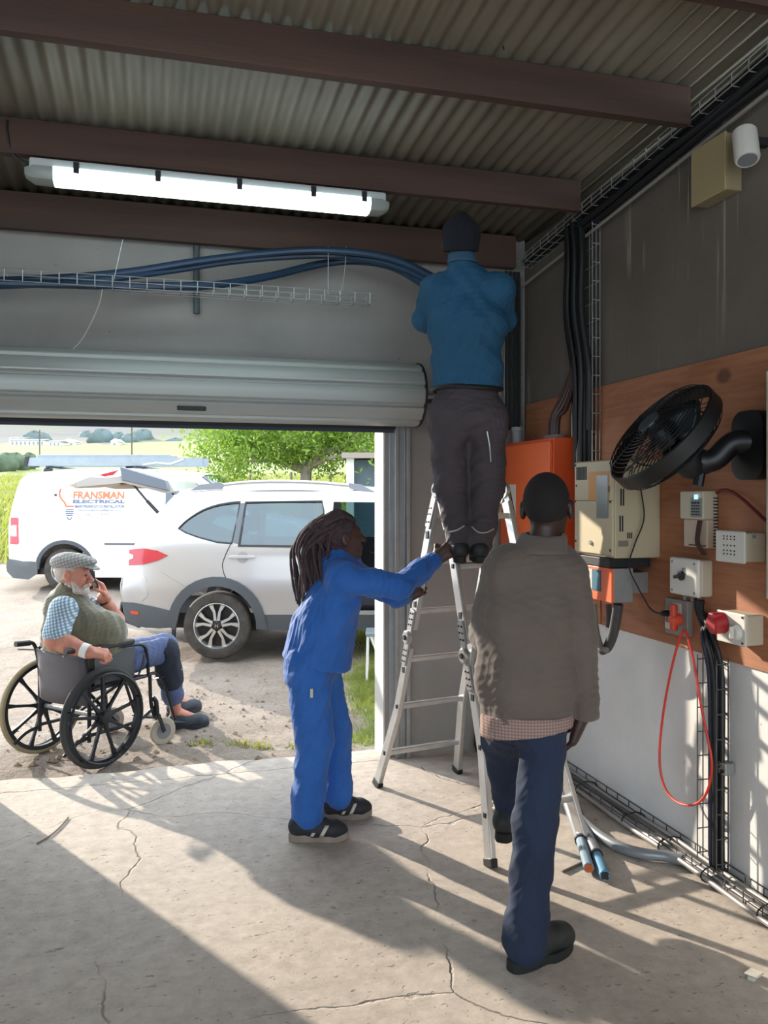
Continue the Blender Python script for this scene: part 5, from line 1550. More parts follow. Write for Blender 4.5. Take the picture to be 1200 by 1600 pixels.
for y, od in zip((4.0, 3.55, 3.25, 2.95, 2.62, 2.2, 1.8), ('first', 'second', 'third', 'fourth', 'fifth', 'sixth', 'seventh')):
    m = MB(); ring = [Vector((2.235 + .066 * math.cos(a), y, .036 + .036 * math.sin(a))) for a in np.linspace(0, 2 * math.pi, 14, endpoint=False)]
    m.tube(ring, .0032, 5, closed=True)
    tag(m.build('cable_tie', M_black), od + ' black cable tie on the floor tray conduits counted from the wall corner', 'cable tie', 'cable ties on the floor tray')
# corner riser
t6 = basket('corner_tray', 'vertical wire tray in the wall corner behind the man on the ladder', (2.13, 4.895, 2.04), (2.13, 4.895, 3.0), (1, 0, 0), (0, -1, 0), .13, .05, .10, r=.003)
for i in range(4):
    m = MB(); m.tube([Vector((2.145 + .03 * i, 4.862, 2.02)), Vector((2.145 + .03 * i, 4.86, 2.5)), Vector((2.15 + .028 * i, 4.862, 3.02))], .011, 7)
    tag(m.build('black_cable', M_black), ('leftmost', 'second', 'third', 'rightmost')[i] + ' black cable in the vertical corner tray', 'cable', 'black cables of the corner tray')
# --- heavy cut cables on the floor
M_cabg = mat('grey_armoured_cable', '#8b9095', .35, .2, var=.08, vscale=10)
M_cabb = mat('blue_sheath', '#5c93b5', .4)
M_cop = mat('copper', '#b5683f', .35, .8)
def heavy(pts, r, label, endmat, ins, zs):
    q = smooth_path([on_floor(u, v, z) for (u, v), z in zip(pts, zs)], 6)
    t = thing('heavy_cable', label, 'cable', q[-1], 0, 'cut heavy cables on the floor')
    kcut = int(len(q) * .72)
    m = MB(); m.tube(q[:kcut + 1], r, 12); m.build('sheath', M_cabg, t, world=True)
    m = MB(); m.tube(q[kcut:], r * .86, 12); m.build('insulation', ins, t, world=True)
    d = (q[-1] - q[-2]).normalized()
    for a in range(4):
        s_, u_ = _seg_frame(d)
        o = (s_ * math.cos(a * math.pi / 2 + .8) + u_ * math.sin(a * math.pi / 2 + .8)) * r * .40
        m = MB(); m.tube([q[-1] - d * .02 + o, q[-1] + d * .006 + o], r * .36, 8); m.build('core', endmat, t, world=True)
    m = MB(); m.tube([q[kcut] - d * .006, q[kcut] + d * .012], r * 1.08, 12); m.build('collar', M_black, t, world=True)
    return t
heavy([(872, 1215), (884, 1245), (896, 1280), (907, 1312), (920, 1356)], .026, 'heavy cut cable with copper cores showing at its end', M_cop, MATS['blue_sheath'] if False else mat('steel_blue_sheath', '#7f95a5', .4), (.14, .08, .03, .03, .03))
heavy([(890, 1240), (905, 1275), (918, 1305), (932, 1335), (945, 1368)], .025, 'heavy cut cable with a bright blue sheath and black end', M_black, M_cabb, (.03, .028, .028, .027, .027))
m = MB(); m.tube(smooth_path([on_floor(u, v, .028) for u, v in ((893, 1262), (912, 1284), (938, 1306), (970, 1324), (1005, 1334), (1040, 1338), (1066, 1344))], 6), .024, 12)
tag(m.build('heavy_cable', M_cabg), 'heavy grey cable curving across the floor to the wire tray', 'cable', 'cut heavy cables on the floor')
# small litter
c = on_floor(1178, 1528)
t = thing('plastic_cover', 'small white plastic cover lying on the floor near the right edge', 'cover', c)
m = MB(); m.box((-.03, -.022, .012), (.03, .022, .018)); m.xf(Matrix.Rotation(.5, 4, 'Z') @ Matrix.Rotation(.12, 4, 'Y')); m.build('plate', M_offw, t, bevel=.003)
m = MB(); m.box((-.026, -.012, 0), (-.008, .012, .013)); m.xf(Matrix.Rotation(.5, 4, 'Z')); m.build('clip', M_offw, t, bevel=.002)
m = MB(); m.tube(smooth_path([on_floor(u, v, .006) for u, v in ((58, 1318), (75, 1308), (92, 1294), (107, 1277))], 5), .004, 6)
tag(m.build('wire_offcut', mat('offcut', '#6b5f55', .6)), 'thin bent wire offcut lying on the floor at left', 'wire')
m = MB(); m.tube([on_floor(880, 1362, .006), on_floor(914, 1346, .006)], .006, 6)
tag(m.build('stick', mat('offcut_wood', '#5d5148', .8)), 'short thin stick on the floor beside the cut cables', 'stick')

# ================================================================== articulated ladder
LA = Vector((.982, .19, 0)).normalized(); LP = Vector((-.19, .982, 0)).normalized()
LC = Vector((1.548, 3.93, 0)); LH = 1.63
M_ladder = mat('ladder_alloy', '#c2c0bd', .36, .7, var=.1, vscale=14, bump=.05, bscale=60)
M_hinge = mat('hinge_alloy', '#b5b1ab', .4, .7)
def lpt(sp, sd, z, over=0):
    p = sp * (.03 + (.56 - .03) * (1 - z / LH))
    a = np.interp(z, [0, .44, .50, LH], [.258, .203, .200, .180]) + over
    return LC + LA * (sd * a) + LP * p + Vector((0, 0, z))
lad = thing('folding_ladder', 'aluminium multi-purpose ladder standing open as an A-frame', 'ladder', LC)
HM = .86
for sp in (-1, 1):
    for sd in (-1, 1):
        m = MB()
        up = LA
        m.barpath([lpt(sp, sd, 0.012), lpt(sp, sd, .25), lpt(sp, sd, .43), lpt(sp, sd, .47), lpt(sp, sd, HM - .05)], .058, .026, up)
        m.build('lower_rail', M_ladder, lad, world=True, smooth=False, bevel=.004)
        m = MB(); m.barpath([lpt(sp, sd, HM + .05), lpt(sp, sd, LH - .06)], .058, .026, up)
        m.build('upper_rail', M_ladder, lad, world=True, smooth=False, bevel=.004)
        m = MB(); m.barpath([lpt(sp, sd, 0), lpt(sp, sd, .035)], .068, .034, up); m.build('rubber_foot', M_blackp, lad, world=True, smooth=False, bevel=.004)
        # mid hinge
        c = lpt(sp, sd, HM, .026)
        m = MB(); m.lathe([(.001, .012), (.030, .012), (.036, .006), (.036, -.012)], c, LA * sd, 20); hg = m.build('hinge', M_hinge, lad, world=True)
        m = MB(); m.lathe([(.001, .020), (.012, .020), (.014, .010)], c, LA * sd, 12); m.build('hinge_pin', M_dark, hg, world=True)
        for dz in (-1, 1):
            m = MB(); m.barpath([lpt(sp, sd, HM + dz * .02, .018), lpt(sp, sd, HM + dz * .15, .018)], .046, .010, up); pl = m.build('hinge_plate', M_hinge, hg, world=True, smooth=False, bevel=.003)
            for zz in (.07, .10, .13):
                for w in (-.012, .012):
                    q = lpt(sp, sd, HM + dz * zz, .022) + LP * w
                    m = MB(); m.lathe([(.001, .006), (.0045, .004), (.005, 0)], q, LA * sd, 7); m.build('rivet', M_dark, pl, world=True)
            q = lpt(sp, sd, HM + dz * .18, .012)
            m = MB(); m.cbox((0, 0, 0), (.03, .008, .036)); m.xf(Matrix.Translation(q) @ Matrix.Rotation(math.atan2(LA.y, LA.x) + math.pi / 2, 4, 'Z')); m.build('lock_tab', M_dark, pl, world=True, smooth=False, bevel=.004)
        for i, z in enumerate((.2, .47, .735, 1.0, 1.265, 1.5)):
            if sd == -1:
                m = MB(); a, b = lpt(sp, -1, z), lpt(sp, 1, z)
                m.bar(a, b, .034, .028); m.build('rung', M_ladder, lad, world=True, smooth=False, bevel=.006)
            q = lpt(sp, sd, z, .014)
            m = MB(); m.cbox((0, 0, 0), (.02, .006, .024)); m.xf(Matrix.Translation(q) @ Matrix.Rotation(math.atan2(LA.y, LA.x) + math.pi / 2, 4, 'Z')); m.build('rung_end', M_dark, lad, world=True, smooth=False, bevel=.003)
for sd in (-1, 1):
    c = LC + LA * (sd * .20) + Vector((0, 0, LH))
    m = MB(); m.lathe([(.001, .014), (.034, .014), (.042, .006), (.042, -.014)], c, LA * sd, 22); hg = m.build('top_hinge', M_hinge, lad, world=True)
    m = MB(); m.lathe([(.001, .022), (.014, .022), (.016, .012)], c, LA * sd, 12); m.build('hinge_pin', M_dark, hg, world=True)
    for sp in (-1, 1):
        m = MB(); m.barpath([c + LP * sp * .008, lpt(sp, sd, LH - .19, .018)], .044, .012, LA); pl = m.build('hinge_plate', M_hinge, hg, world=True, smooth=False, bevel=.003)
        for zz in (.09, .12, .16):
            for w in (-.011, .011):
                q = lpt(sp, sd, LH - zz, .023) + LP * w
                m = MB(); m.lathe([(.001, .006), (.0045, .004), (.005, 0)], q, LA * sd, 7); m.build('rivet', M_dark, pl, world=True)
        q = lpt(sp, sd, LH - .225, .014)
        m = MB(); m.cbox((0, 0, 0), (.032, .008, .042)); m.xf(Matrix.Translation(q) @ Matrix.Rotation(math.atan2(LA.y, LA.x) + math.pi / 2, 4, 'Z')); m.build('lock_tab', M_dark, pl, world=True, smooth=False, bevel=.004)
# white trestle legs outside by the door post
tp_ = clocal(-.14, 7.35, 0); tp_.z = ground_z(tp_.x, tp_.y)
te = thing('folding_trestle', 'small white metal trestle with splayed legs on the grass by the door post', 'trestle', tp_, -YAW)
m = MB(); m.box((-.02, -.15, .38), (.5, .15, .41)); m.build('top', M_alu, te, bevel=.005)
for x0, x1, y in ((.0, -.01, -.13), (.02, .18, -.13), (.0, -.01, .13), (.02, .18, .13), (.46, .5, -.13), (.46, .5, .13)):
    m = MB(); m.tube([Vector((x0, y, .385)), Vector((x1, y * 1.1, 0))], .011, 8); m.build('leg', mat('white_tube', '#e3e3e0', .4), te)

# tool bag in the corner behind the ladder
bc = on_floor(776, 1169); bc.y = 4.76; bc.x += .0
bag = thing('tool_bag', 'dark tool bag with red trim on the floor in the corner behind the ladder', 'bag', bc)
m = MB()
m.loft([[bc + Vector((x * a, y * b, z)) for x, y in ((-1, -1), (-.3, -1.1), (.3, -1.1), (1, -1), (1.05, 0), (1, 1), (.3, 1.05), (-.3, 1.05), (-1, 1), (-1.05, 0))] for a, b, z in ((.16, .09, .004), (.17, .10, .05), (.165, .095, .13), (.15, .06, .19), (.13, .02, .215))])
m.build('body', mat('bag_fabric', '#37302f', .85, var=.2, vscale=10), bag, world=True)
for z, r in ((.075, .104), (.15, .092)):
    m = MB(); m.tube([bc + Vector((-.16, -r, z)), bc + Vector((-.05, -r * 1.12, z + .01)), bc + Vector((.05, -r * 1.12, z - .01)), bc + Vector((.16, -r, z))], .008, 6); m.build('trim', mat('bag_red', '#8a2a2a', .7), bag, world=True)
m = MB(); m.tube(smooth_path([bc + Vector((-.08, -.02, .20)), bc + Vector((-.06, -.04, .27)), bc + Vector((.06, -.04, .27)), bc + Vector((.08, -.02, .20))], 5), .011, 7); m.build('handle', M_black, bag, world=True)
# ================================================================== figures: smooth-blended body volumes turned into one continuous skin
def A3(p): return np.array((p[0], p[1], p[2]), dtype=np.float64)
class Fig:
    def __init__(s, lo, hi, h):
        s.lo = A3(lo); s.h = h
        n = np.ceil((A3(hi) - s.lo) / h).astype(int) + 1
        s.n = n
        s.V = np.full(tuple(n), .5, dtype=np.float32)
        s.ax = [s.lo[i] + h * np.arange(n[i]) for i in range(3)]
    def _blk(s, lo, hi):
        i0 = np.maximum(0, np.floor((lo - s.lo) / s.h).astype(int)); i1 = np.minimum(s.n, np.ceil((hi - s.lo) / s.h).astype(int) + 1)
        if np.any(i1 <= i0): return None
        sl = tuple(slice(a, b) for a, b in zip(i0, i1))
        X = s.ax[0][sl[0]][:, None, None]; Y = s.ax[1][sl[1]][None, :, None]; Z = s.ax[2][sl[2]][None, None, :]
        return sl, X, Y, Z
    def _join(s, sl, d, k, op):
        a = s.V[sl]; d = d.astype(np.float32)
        if op == 'u':
            if k > 0:
                h = np.maximum(k - np.abs(a - d), 0) / k
                s.V[sl] = np.minimum(a, d) - h * h * k * .25
            else: s.V[sl] = np.minimum(a, d)
        elif op == 's':
            d = -d
            h = np.maximum(k - np.abs(a - d), 0) / k if k > 0 else 0
            s.V[sl] = np.maximum(a, d) + h * h * k * .25
        elif op == 'i':
            s.V[sl] = np.maximum(a, d)
    def cone(s, a, b, ra, rb, k=.02, flat=None, op='u'):
        a, b = A3(a), A3(b)
        pad = max(ra, rb) + k + .03
        if flat is not None: pad = pad * max(1, flat[1])
        r = s._blk(np.minimum(a, b) - pad, np.maximum(a, b) + pad)
        if r is None: return s
        sl, X, Y, Z = r
        ab = b - a; L2 = max(1e-9, ab @ ab)
        px, py, pz = X - a[0], Y - a[1], Z - a[2]
        t = np.clip((px * ab[0] + py * ab[1] + pz * ab[2]) / L2, 0, 1)
        qx, qy, qz = px - t * ab[0], py - t * ab[1], pz - t * ab[2]
        if flat is not None:       # stretch the section along a direction
            d = A3(flat[0]); d /= np.linalg.norm(d)
            c = (qx * d[0] + qy * d[1] + qz * d[2]) * (1 - 1 / flat[1])
            qx, qy, qz = qx - c * d[0], qy - c * d[1], qz - c * d[2]
        s._join(sl, np.sqrt(qx * qx + qy * qy + qz * qz) - (ra + (rb - ra) * t), k, op)
        return s
    def path(s, pts, rs, k=.02, flat=None):
        for i in range(len(pts) - 1): s.cone(pts[i], pts[i + 1], rs[i], rs[i + 1], k if i == 0 else max(.006, k * .6), flat)
        return s
    def ell(s, c, r, k=.02, fr=None, op='u'):
        """fr: three axes (rows)"""
        c = A3(c); R = np.array([A3(v) for v in fr]) if fr is not None else np.eye(3)
        pad = max(r) + k + .03
        q = s._blk(c - pad, c + pad)
        if q is None: return s
        sl, X, Y, Z = q
        px, py, pz = X - c[0], Y - c[1], Z - c[2]
        u = [(px * R[i][0] + py * R[i][1] + pz * R[i][2]) for i in range(3)]
        k0 = np.sqrt(sum((u[i] / r[i]) ** 2 for i in range(3))) + 1e-6
        k1 = np.sqrt(sum((u[i] / (r[i] * r[i])) ** 2 for i in range(3))) + 1e-6
        s._join(sl, k0 * (k0 - 1) / k1, k, op)
        return s
    def cut(s, p, n):
        """keep only the side the normal points away from"""
        p, n = A3(p), A3(n); n = n / np.linalg.norm(n)
        d = (s.ax[0][:, None, None] - p[0]) * n[0] + (s.ax[1][None, :, None] - p[1]) * n[1] + (s.ax[2][None, None, :] - p[2]) * n[2]
        s.V = np.maximum(s.V, d.astype(np.float32)); return s
    def cut_corner(s, p1, n1, p2, n2):
        """remove what lies in front of both planes"""
        ds = []
        for p, n in ((p1, n1), (p2, n2)):
            p, n = A3(p), A3(n); n = n / np.linalg.norm(n)
            ds.append((s.ax[0][:, None, None] - p[0]) * n[0] + (s.ax[1][None, :, None] - p[1]) * n[1] + (s.ax[2][None, None, :] - p[2]) * n[2])
        s.V = np.maximum(s.V, np.minimum(ds[0], ds[1]).astype(np.float32)); return s
    def arrays(s):
        V = s.V; sg = V < 0
        C = [(i, j, k) for i in (0, 1) for j in (0, 1) for k in (0, 1)]
        n = V.shape
        cnt = np.zeros((n[0] - 1, n[1] - 1, n[2] - 1), np.int8)
        for c in C: cnt += sg[c[0]:n[0] - 1 + c[0], c[1]:n[1] - 1 + c[1], c[2]:n[2] - 1 + c[2]]
        act = (cnt > 0) & (cnt < 8)
        idx = np.argwhere(act)
        ids = np.full(act.shape, -1, np.int32); ids[act] = np.arange(len(idx))
        pos = np.zeros((len(idx), 3)); num = np.zeros(len(idx))
        val = {c: V[idx[:, 0] + c[0], idx[:, 1] + c[1], idx[:, 2] + c[2]].astype(np.float64) for c in C}
        for a in C:
            for d in range(3):
                if a[d]: continue
                b = list(a); b[d] = 1; b = tuple(b)
                x = (val[a] < 0) != (val[b] < 0)
                t = np.where(x, val[a] / np.where(x, val[a] - val[b], 1), 0)
                q = np.array(a, float)[None, :] + t[:, None] * (np.array(b, float) - np.array(a, float))[None, :]
                pos += np.where(x[:, None], q, 0); num += x
        verts = s.lo + (idx + pos / num[:, None]) * s.h
        F = []
        for d in range(3):
            e1, e2 = (d + 1) % 3, (d + 2) % 3
            sl0 = [slice(None)] * 3; sl1 = [slice(None)] * 3
            sl0[d] = slice(0, n[d] - 1); sl1[d] = slice(1, n[d])
            A = sg[tuple(sl0)]; B = sg[tuple(sl1)]
            for flip, mask in ((False, A & ~B), (True, ~A & B)):
                g = np.argwhere(mask)
                ok = (g[:, e1] > 0) & (g[:, e2] > 0) & (g[:, e1] < n[e1] - 1) & (g[:, e2] < n[e2] - 1)
                g = g[ok]
                def cid(o1, o2):
                    q = g.copy(); q[:, e1] += o1; q[:, e2] += o2
                    return ids[q[:, 0], q[:, 1], q[:, 2]]
                quad = np.stack([cid(-1, -1), cid(0, -1), cid(0, 0), cid(-1, 0)], 1)
                if flip: quad = quad[:, ::-1]
                F.append(quad)
        return verts, np.concatenate(F)
    def build(s, name, material, parent, wr=0, wk=42, seed=0, relax=1, wdir=None):
        v, f = s.arrays()
        for _ in range(relax):   # light smoothing
            acc = np.zeros_like(v); cn = np.zeros(len(v))
            for a, b in ((0, 1), (1, 2), (2, 3), (3, 0)):
                np.add.at(acc, f[:, a], v[f[:, b]]); np.add.at(cn, f[:, a], 1)
                np.add.at(acc, f[:, b], v[f[:, a]]); np.add.at(cn, f[:, b], 1)
            v = v * .4 + .6 * acc / np.maximum(cn, 1)[:, None]
        if wr:
            fn = np.cross(v[f[:, 2]] - v[f[:, 0]], v[f[:, 3]] - v[f[:, 1]])
            N = np.zeros_like(v)
            for i in range(4): np.add.at(N, f[:, i], fn)
            N /= np.maximum(np.linalg.norm(N, axis=1), 1e-9)[:, None]
            rg = np.random.default_rng(seed)
            d = np.zeros(len(v))
            for i in range(5):
                kv = rg.normal(size=3); kv[2] *= .9; kv = kv / np.linalg.norm(kv) * wk * (1 + .5 * i)
                kw = rg.normal(size=3) * wk * .35
                ph = rg.uniform(0, 6, 2)
                w = np.sin(v @ kv + ph[0] + 1.8 * np.sin(v @ kw + ph[1]))
                d += (w if i < 2 else ((1 - np.abs(w)) ** 1.6 - .3) * 1.2) * .62 / (1 + .55 * i)
            v = v + N * (d * wr)[:, None]
        me = bpy.data.meshes.new(name)
        pm = WM.get(parent.name, Matrix()) if parent is not None else Matrix()
        inv = np.array(pm.inverted())
        v = v @ inv[:3, :3].T + inv[:3, 3]
        me.vertices.add(len(v)); me.vertices.foreach_set('co', v.ravel())
        nf = len(f)
        me.loops.add(nf * 4); me.loops.foreach_set('vertex_index', f.astype(np.int32).ravel())
        me.polygons.add(nf); me.polygons.foreach_set('loop_start', np.arange(0, nf * 4, 4, dtype=np.int32)); me.polygons.foreach_set('loop_total', np.full(nf, 4, np.int32))
        me.update(calc_edges=True); me.validate()
        me.shade_smooth()
        me.materials.append(material)
        o = bpy.data.objects.new(name, me); COL.objects.link(o)
        if parent is not None: o.parent = parent
        WM[o.name] = pm.copy()
        return o
def figbox(pts, pad):
    a = np.array([A3(p) for p in pts]); return a.min(0) - pad, a.max(0) + pad
def cb(fn, a, b):
    return [fn(x, y, z) for x in (a[0], b[0]) for y in (a[1], b[1]) for z in (a[2], b[2])]
def hand(fig, W, fwd, palm, thumb, curl=(.5, .5, .5, .5), s=1.0, thumb_curl=.3, spread=.08, k=.008):
    """five-fingered hand rooted at wrist W; palm = direction the palm faces, thumb = side the thumb leaves"""
    W, f, n = Vector(W), Vector(fwd).normalized(), Vector(palm).normalized()
    n = (n - f * n.dot(f)).normalized()
    l = Vector(thumb); l = (l - f * l.dot(f) - n * l.dot(n)).normalized()
    kn = []
    for i, (b, a) in enumerate(((.032, .088), (.011, .092), (-.010, .088), (-.029, .080))):
        kp = W + (f * a + l * b) * s
        kn.append(kp)
        fig.cone(W + (l * b * .55) * s, kp, .017 * s, .0125 * s, .012 * s)
    fig.cone(W + (f * .03 + l * .014) * s, W + (f * .075 + l * .012) * s, .018 * s, .014 * s, .014 * s)
    fig.cone(W + (f * .03 - l * .014) * s, W + (f * .07 - l * .012) * s, .018 * s, .014 * s, .014 * s)
    L = ((.045, .027, .021), (.050, .031, .022), (.046, .029, .021), (.036, .021, .019))
    tips = []
    for i in range(4):
        p = kn[i]
        d0 = (f + l * (spread * (1.2 - .8 * i))).normalized()
        ang = 0
        r = (.0095, .010, .0095, .0082)[i] * s
        for j, (ln, fac) in enumerate(zip(L[i], (.75, 1.05, .75))):
            ang += curl[i] * fac
            d = (d0 * math.cos(ang) + n * math.sin(ang)).normalized()
            q = p + d * ln * s
            fig.cone(p, q, r, r * .9, k * .5 if j else k)
            p = q; r *= .9
        tips.append(p)
    t0 = W + (f * .022 + l * .026 + n * .004) * s
    d1 = (f * .55 + l * .75 + n * .25).normalized(); t1 = t0 + d1 * .042 * s
    d2 = (f * (.8 - .3 * thumb_curl) + l * (.45 - thumb_curl) + n * (.2 + .8 * thumb_curl)).normalized(); t2 = t1 + d2 * .032 * s
    d3 = (f * (.8 - .2 * thumb_curl) + l * (.2 - 1.1 * thumb_curl) + n * (.2 + .8 * thumb_curl)).normalized(); t3 = t2 + d3 * .027 * s
    fig.cone(t0, t1, .0145 * s, .0125 * s, .012 * s); fig.cone(t1, t2, .0122 * s, .0108 * s, .006); fig.cone(t2, t3, .0105 * s, .009 * s, .005)
    return tips
def head(fig, c, f, up=(0, 0, 1), s=1.0, nose=1.0):
    c, f, up = Vector(c), Vector(f).normalized(), Vector(up).normalized()
    up = (up - f * up.dot(f)).normalized(); l = up.cross(f).normalized()
    fr = (f, l, up)
    def h(a, b, d): return c + (f * a + l * b + up * d) * s
    fig.ell(h(-.012, 0, .022), (.098 * s, .076 * s, .094 * s), .02, fr)
    fig.ell(h(.036, 0, -.032), (.058 * s, .060 * s, .088 * s), .03, fr)
    fig.ell(h(.048, 0, -.092), (.040 * s, .044 * s, .030 * s), .03, fr)
    for b in (-1, 1):
        fig.ell(h(.060, b * .036, -.025), (.026 * s, .022 * s, .022 * s), .02, fr)           # cheek
        fig.ell(h(.104, b * .030, .004), (.016 * s, .017 * s, .012 * s), .012, fr, 's')        # socket
        fig.ell(h(.082, b * .030, .003), (.0125 * s, .013 * s, .011 * s), .004, fr)            # lids over the eye
        fig.ell(h(.108, b * .011, -.034), (.011 * s, .008 * s, .008 * s), .008, fr)            # nostril
        fig.ell(h(-.006, b * .083, -.010), (.022 * s, .012 * s, .035 * s), .006, fr)           # ear
        fig.ell(h(.000, b * .097, -.006), (.011 * s, .008 * s, .019 * s), .004, fr, 's')
    fig.ell(h(.080, 0, .024), (.016 * s, .048 * s, .011 * s), .016, fr)
    fig.cone(h(.088, 0, .010), h(.112 + .008 * nose, 0, -.030), .009 * s, .0135 * s, .012)
    fig.ell(h(.094, 0, -.058), (.010 * s, .024 * s, .007 * s), .008, fr)
    fig.ell(h(.091, 0, -.070), (.010 * s, .021 * s, .008 * s), .006, fr)
    return h, fr
def body_core(fig, J, s=1.0):
    """torso, limbs of the skin body (slim: clothes go over it)"""
    lat = (Vector(J['shR']) - Vector(J['shL']))
    fig.cone(J['neck0'], J['neck1'], .060 * s, .052 * s, .03)
    fig.cone(J['chest'], J['pelvis'], .080 * s, .080 * s, .03, (lat, 1.35))
    fig.cone(J['shL'], J['shR'], .045 * s, .045 * s, .03)
    fig.cone(J['neck0'], J['chest'], .055 * s, .075 * s, .03)
    for q in 'LR':
        fig.path([J['sh' + q], J['el' + q], J['wr' + q]], [.042 * s, .036 * s, .026 * s], .02)
        fig.path([J['hip' + q], J['kn' + q], J['an' + q]], [.066 * s, .048 * s, .034 * s], .03)
        fig.path([J['an' + q], J['toe' + q]], [.036 * s, .026 * s], .02)
    return fig
M_skin_d = mat('skin_dark', '#4a2e24', .5, var=.12, vscale=14, bump=.08, bscale=120)
M_skin_dd = mat('skin_very_dark', '#36221b', .5, var=.1, vscale=14, bump=.08, bscale=120)
M_skin_l = mat('skin_fair', '#c98d76', .55, var=.12, vscale=22, bump=.1, bscale=140, col2='#b8705c')

def shoe(parent, heel, toe, ankle, upper_m, sole_m, name='shoe', h=.085, w=.047, sole=.022, shaft=0, bulb=1.0, stripes=None, lace=None):
    """heel/toe are ground points under the ends of the foot"""
    heel, toe = Vector(heel), Vector(toe); d = (toe - heel); L = d.length; d.normalize()
    up = Vector((0, 0, 1)); sd = d.cross(up).normalized(); up = sd.cross(d).normalized()
    lo, hi = figbox([heel, toe, ankle], .14)
    fg = Fig(lo, hi, .004)
    def q(a, b, z): return heel + d * (a * L) + sd * b + up * z
    fg.cone(q(.13, 0, sole + .035), q(.42, 0, sole + .030), .040, .040, .02)
    fg.cone(q(.42, 0, sole + .028), q(.78, 0, sole + .022 * bulb), .042, .040, .02, (sd, 1.12))
    fg.cone(q(.78, 0, sole + .022 * bulb), q(.90, 0, sole + .018 * bulb), .040 * (1 + .15 * (bulb - 1)), .030 * bulb, .02, (sd, 1.1))
    fg.cone(q(.18, 0, sole + .05), Vector(ankle) + up * shaft, .042, .048 if shaft else .042, .03)
    fg.cone(q(.30, 0, sole + .07), q(.55, 0, sole + .052), .030, .026, .03)
    fg.cut(q(0, 0, sole * .6), -up)
    o = fg.build(name, upper_m, parent, relax=1)
    outline = []
    for t in np.linspace(0, 2 * math.pi, 36, endpoint=False):
        a = .5 - .52 * math.cos(t)
        ww = w * (1.02 if a > .55 else .84) * (1 - .12 * math.exp(-((a - .45) / .12) ** 2))
        outline.append((a, ww * np.sign(math.sin(t)) * abs(math.sin(t)) ** .55))
    m = MB(); m.prism(outline, lambda a, b: q(a, b, .0 + .012 * max(0, (a - .8) / .2) ** 2), lambda a, b: q(a, b * .98, sole + .010 * (1 if a < .35 else .3) + .012 * max(0, (a - .8) / .2) ** 2))
    m.build('sole', sole_m, o, world=True, bevel=.004)
    if stripes:
        for a0, a1, w0 in stripes:
            for sg in (-1, 1):
                m = MB()
                rows = []
                for t in np.linspace(0, 1, 5):
                    a = a0 + (a1 - a0) * t; z = sole + .008 + .045 * t
                    bb = sg * (.0485 - .012 * t * t)
                    rows.append([q(a, bb, z), q(a + w0, bb, z)])
                m.sheet(rows); st = m.build('stripe', stripes_m, o, world=True)
                so_ = st.modifiers.new('t', 'SOLIDIFY'); so_.thickness = .004; so_.offset = 0
    if lace:
        for i in range(4):
            a = .40 + .07 * i
            m = MB(); m.tube(smooth_path([q(a, -.026, sole + .062 - .006 * i), q(a + .02, 0, sole + .086 - .008 * i), q(a, .026, sole + .062 - .006 * i)], 4), .003, 5); m.build('lace', lace, o, world=True)
    return o
stripes_m = mat('shoe_stripe', '#c9c1b2', .6)

# ------------------------------------------------------------------ man in the grey-brown jacket
X0, D0 = (840 - 600) / FPX * 2.85, 2.85
def G(x, y, z): return clocal(X0 + x, D0 + y, z)
man = thing('person', 'person in a grey-brown jacket and dark jeans seen from behind beside the ladder', 'person', G(0, 0, 0), -YAW)
FW, RT, UP = Vector((SY, CY, 0)), Vector((CY, -SY, 0)), Vector((0, 0, 1))
J = dict(neck0=G(.015, .0, 1.40), neck1=G(.03, .01, 1.50), chest=G(-.015, .01, 1.22), pelvis=G(-.03, 0, .90), shL=G(-.118, .0, 1.325), shR=G(.10, .0, 1.325),
         elL=G(-.165, .10, 1.11), wrL=G(-.11, .36, 1.06), elR=G(.150, -.01, 1.10), wrR=G(.158, .03, .83),
         hipL=G(-.10, .02, .88), hipR=G(.045, 0, .88), knL=G(-.07, .33, .66), knR=G(-.005, .03, .47), anL=G(-.02, .50, .33), anR=G(-.032, 0, .10), toeL=G(.02, .66, .28), toeR=G(.10, .10, .05))
lo, hi = figbox(list(J.values()) + [G(.05, 0, 1.70)], .13)
fg = Fig(lo, hi, .005)
body_core(fg, J, .95)
head(fg, G(.037, .025, 1.562), FW * .93 + RT * .36, UP * 1.0 + FW * .05, 1.0)
hand(fg, J['wrR'], -UP * .93 - RT * .30 + FW * .1, -RT * .8 + FW * .3, FW, (.55, .6, .65, .75), 1.0)
hand(fg, J['wrL'], FW * .9 + RT * .3, -UP, RT, (.7, .7, .7, .7), 1.0)
fg.build('body', M_skin_dd, man)
# close-cropped hair
fg = Fig(*figbox([G(.037, .025, 1.56)], .16), .004)
hd_f = (FW * .93 + RT * .36).normalized(); hd_l = UP.cross(hd_f)
fg.ell(G(.037, .025, 1.562) + UP * .024 - hd_f * .014, (.100, .0785, .0965), .0, (hd_f, hd_l, UP))
fg.cut(G(.037, .025, 1.525), -UP * .85 + hd_f * .6)
fg.build('hair', mat('cropped_hair', '#17110f', .9, bump=.5, bscale=260), man)
M_jack = mat('jacket_twill', '#5f544c', .85, var=.12, vscale=5, bump=.15, bscale=240, bdist=.001, sheen=.15)
lo, hi = figbox(cb(G, (-.3, -.2, .76), (.3, .45, 1.52)), .03)
fg = Fig(lo, hi, .0055)
lat = RT
fg.cone(G(-.014, .0, 1.34), G(-.028, .01, 1.18), .090, .116, .05, (lat, 1.46))
fg.cone(G(-.028, .01, 1.18), G(-.04, .01, .97), .116, .118, .05, (lat, 1.42))
fg.cone(G(-.035, .01, .97), G(-.035, .0, .84), .118, .110, .03, (lat, 1.40))
fg.cone(G(-.108, .0, 1.358), G(.092, .0, 1.352), .060, .060, .05)
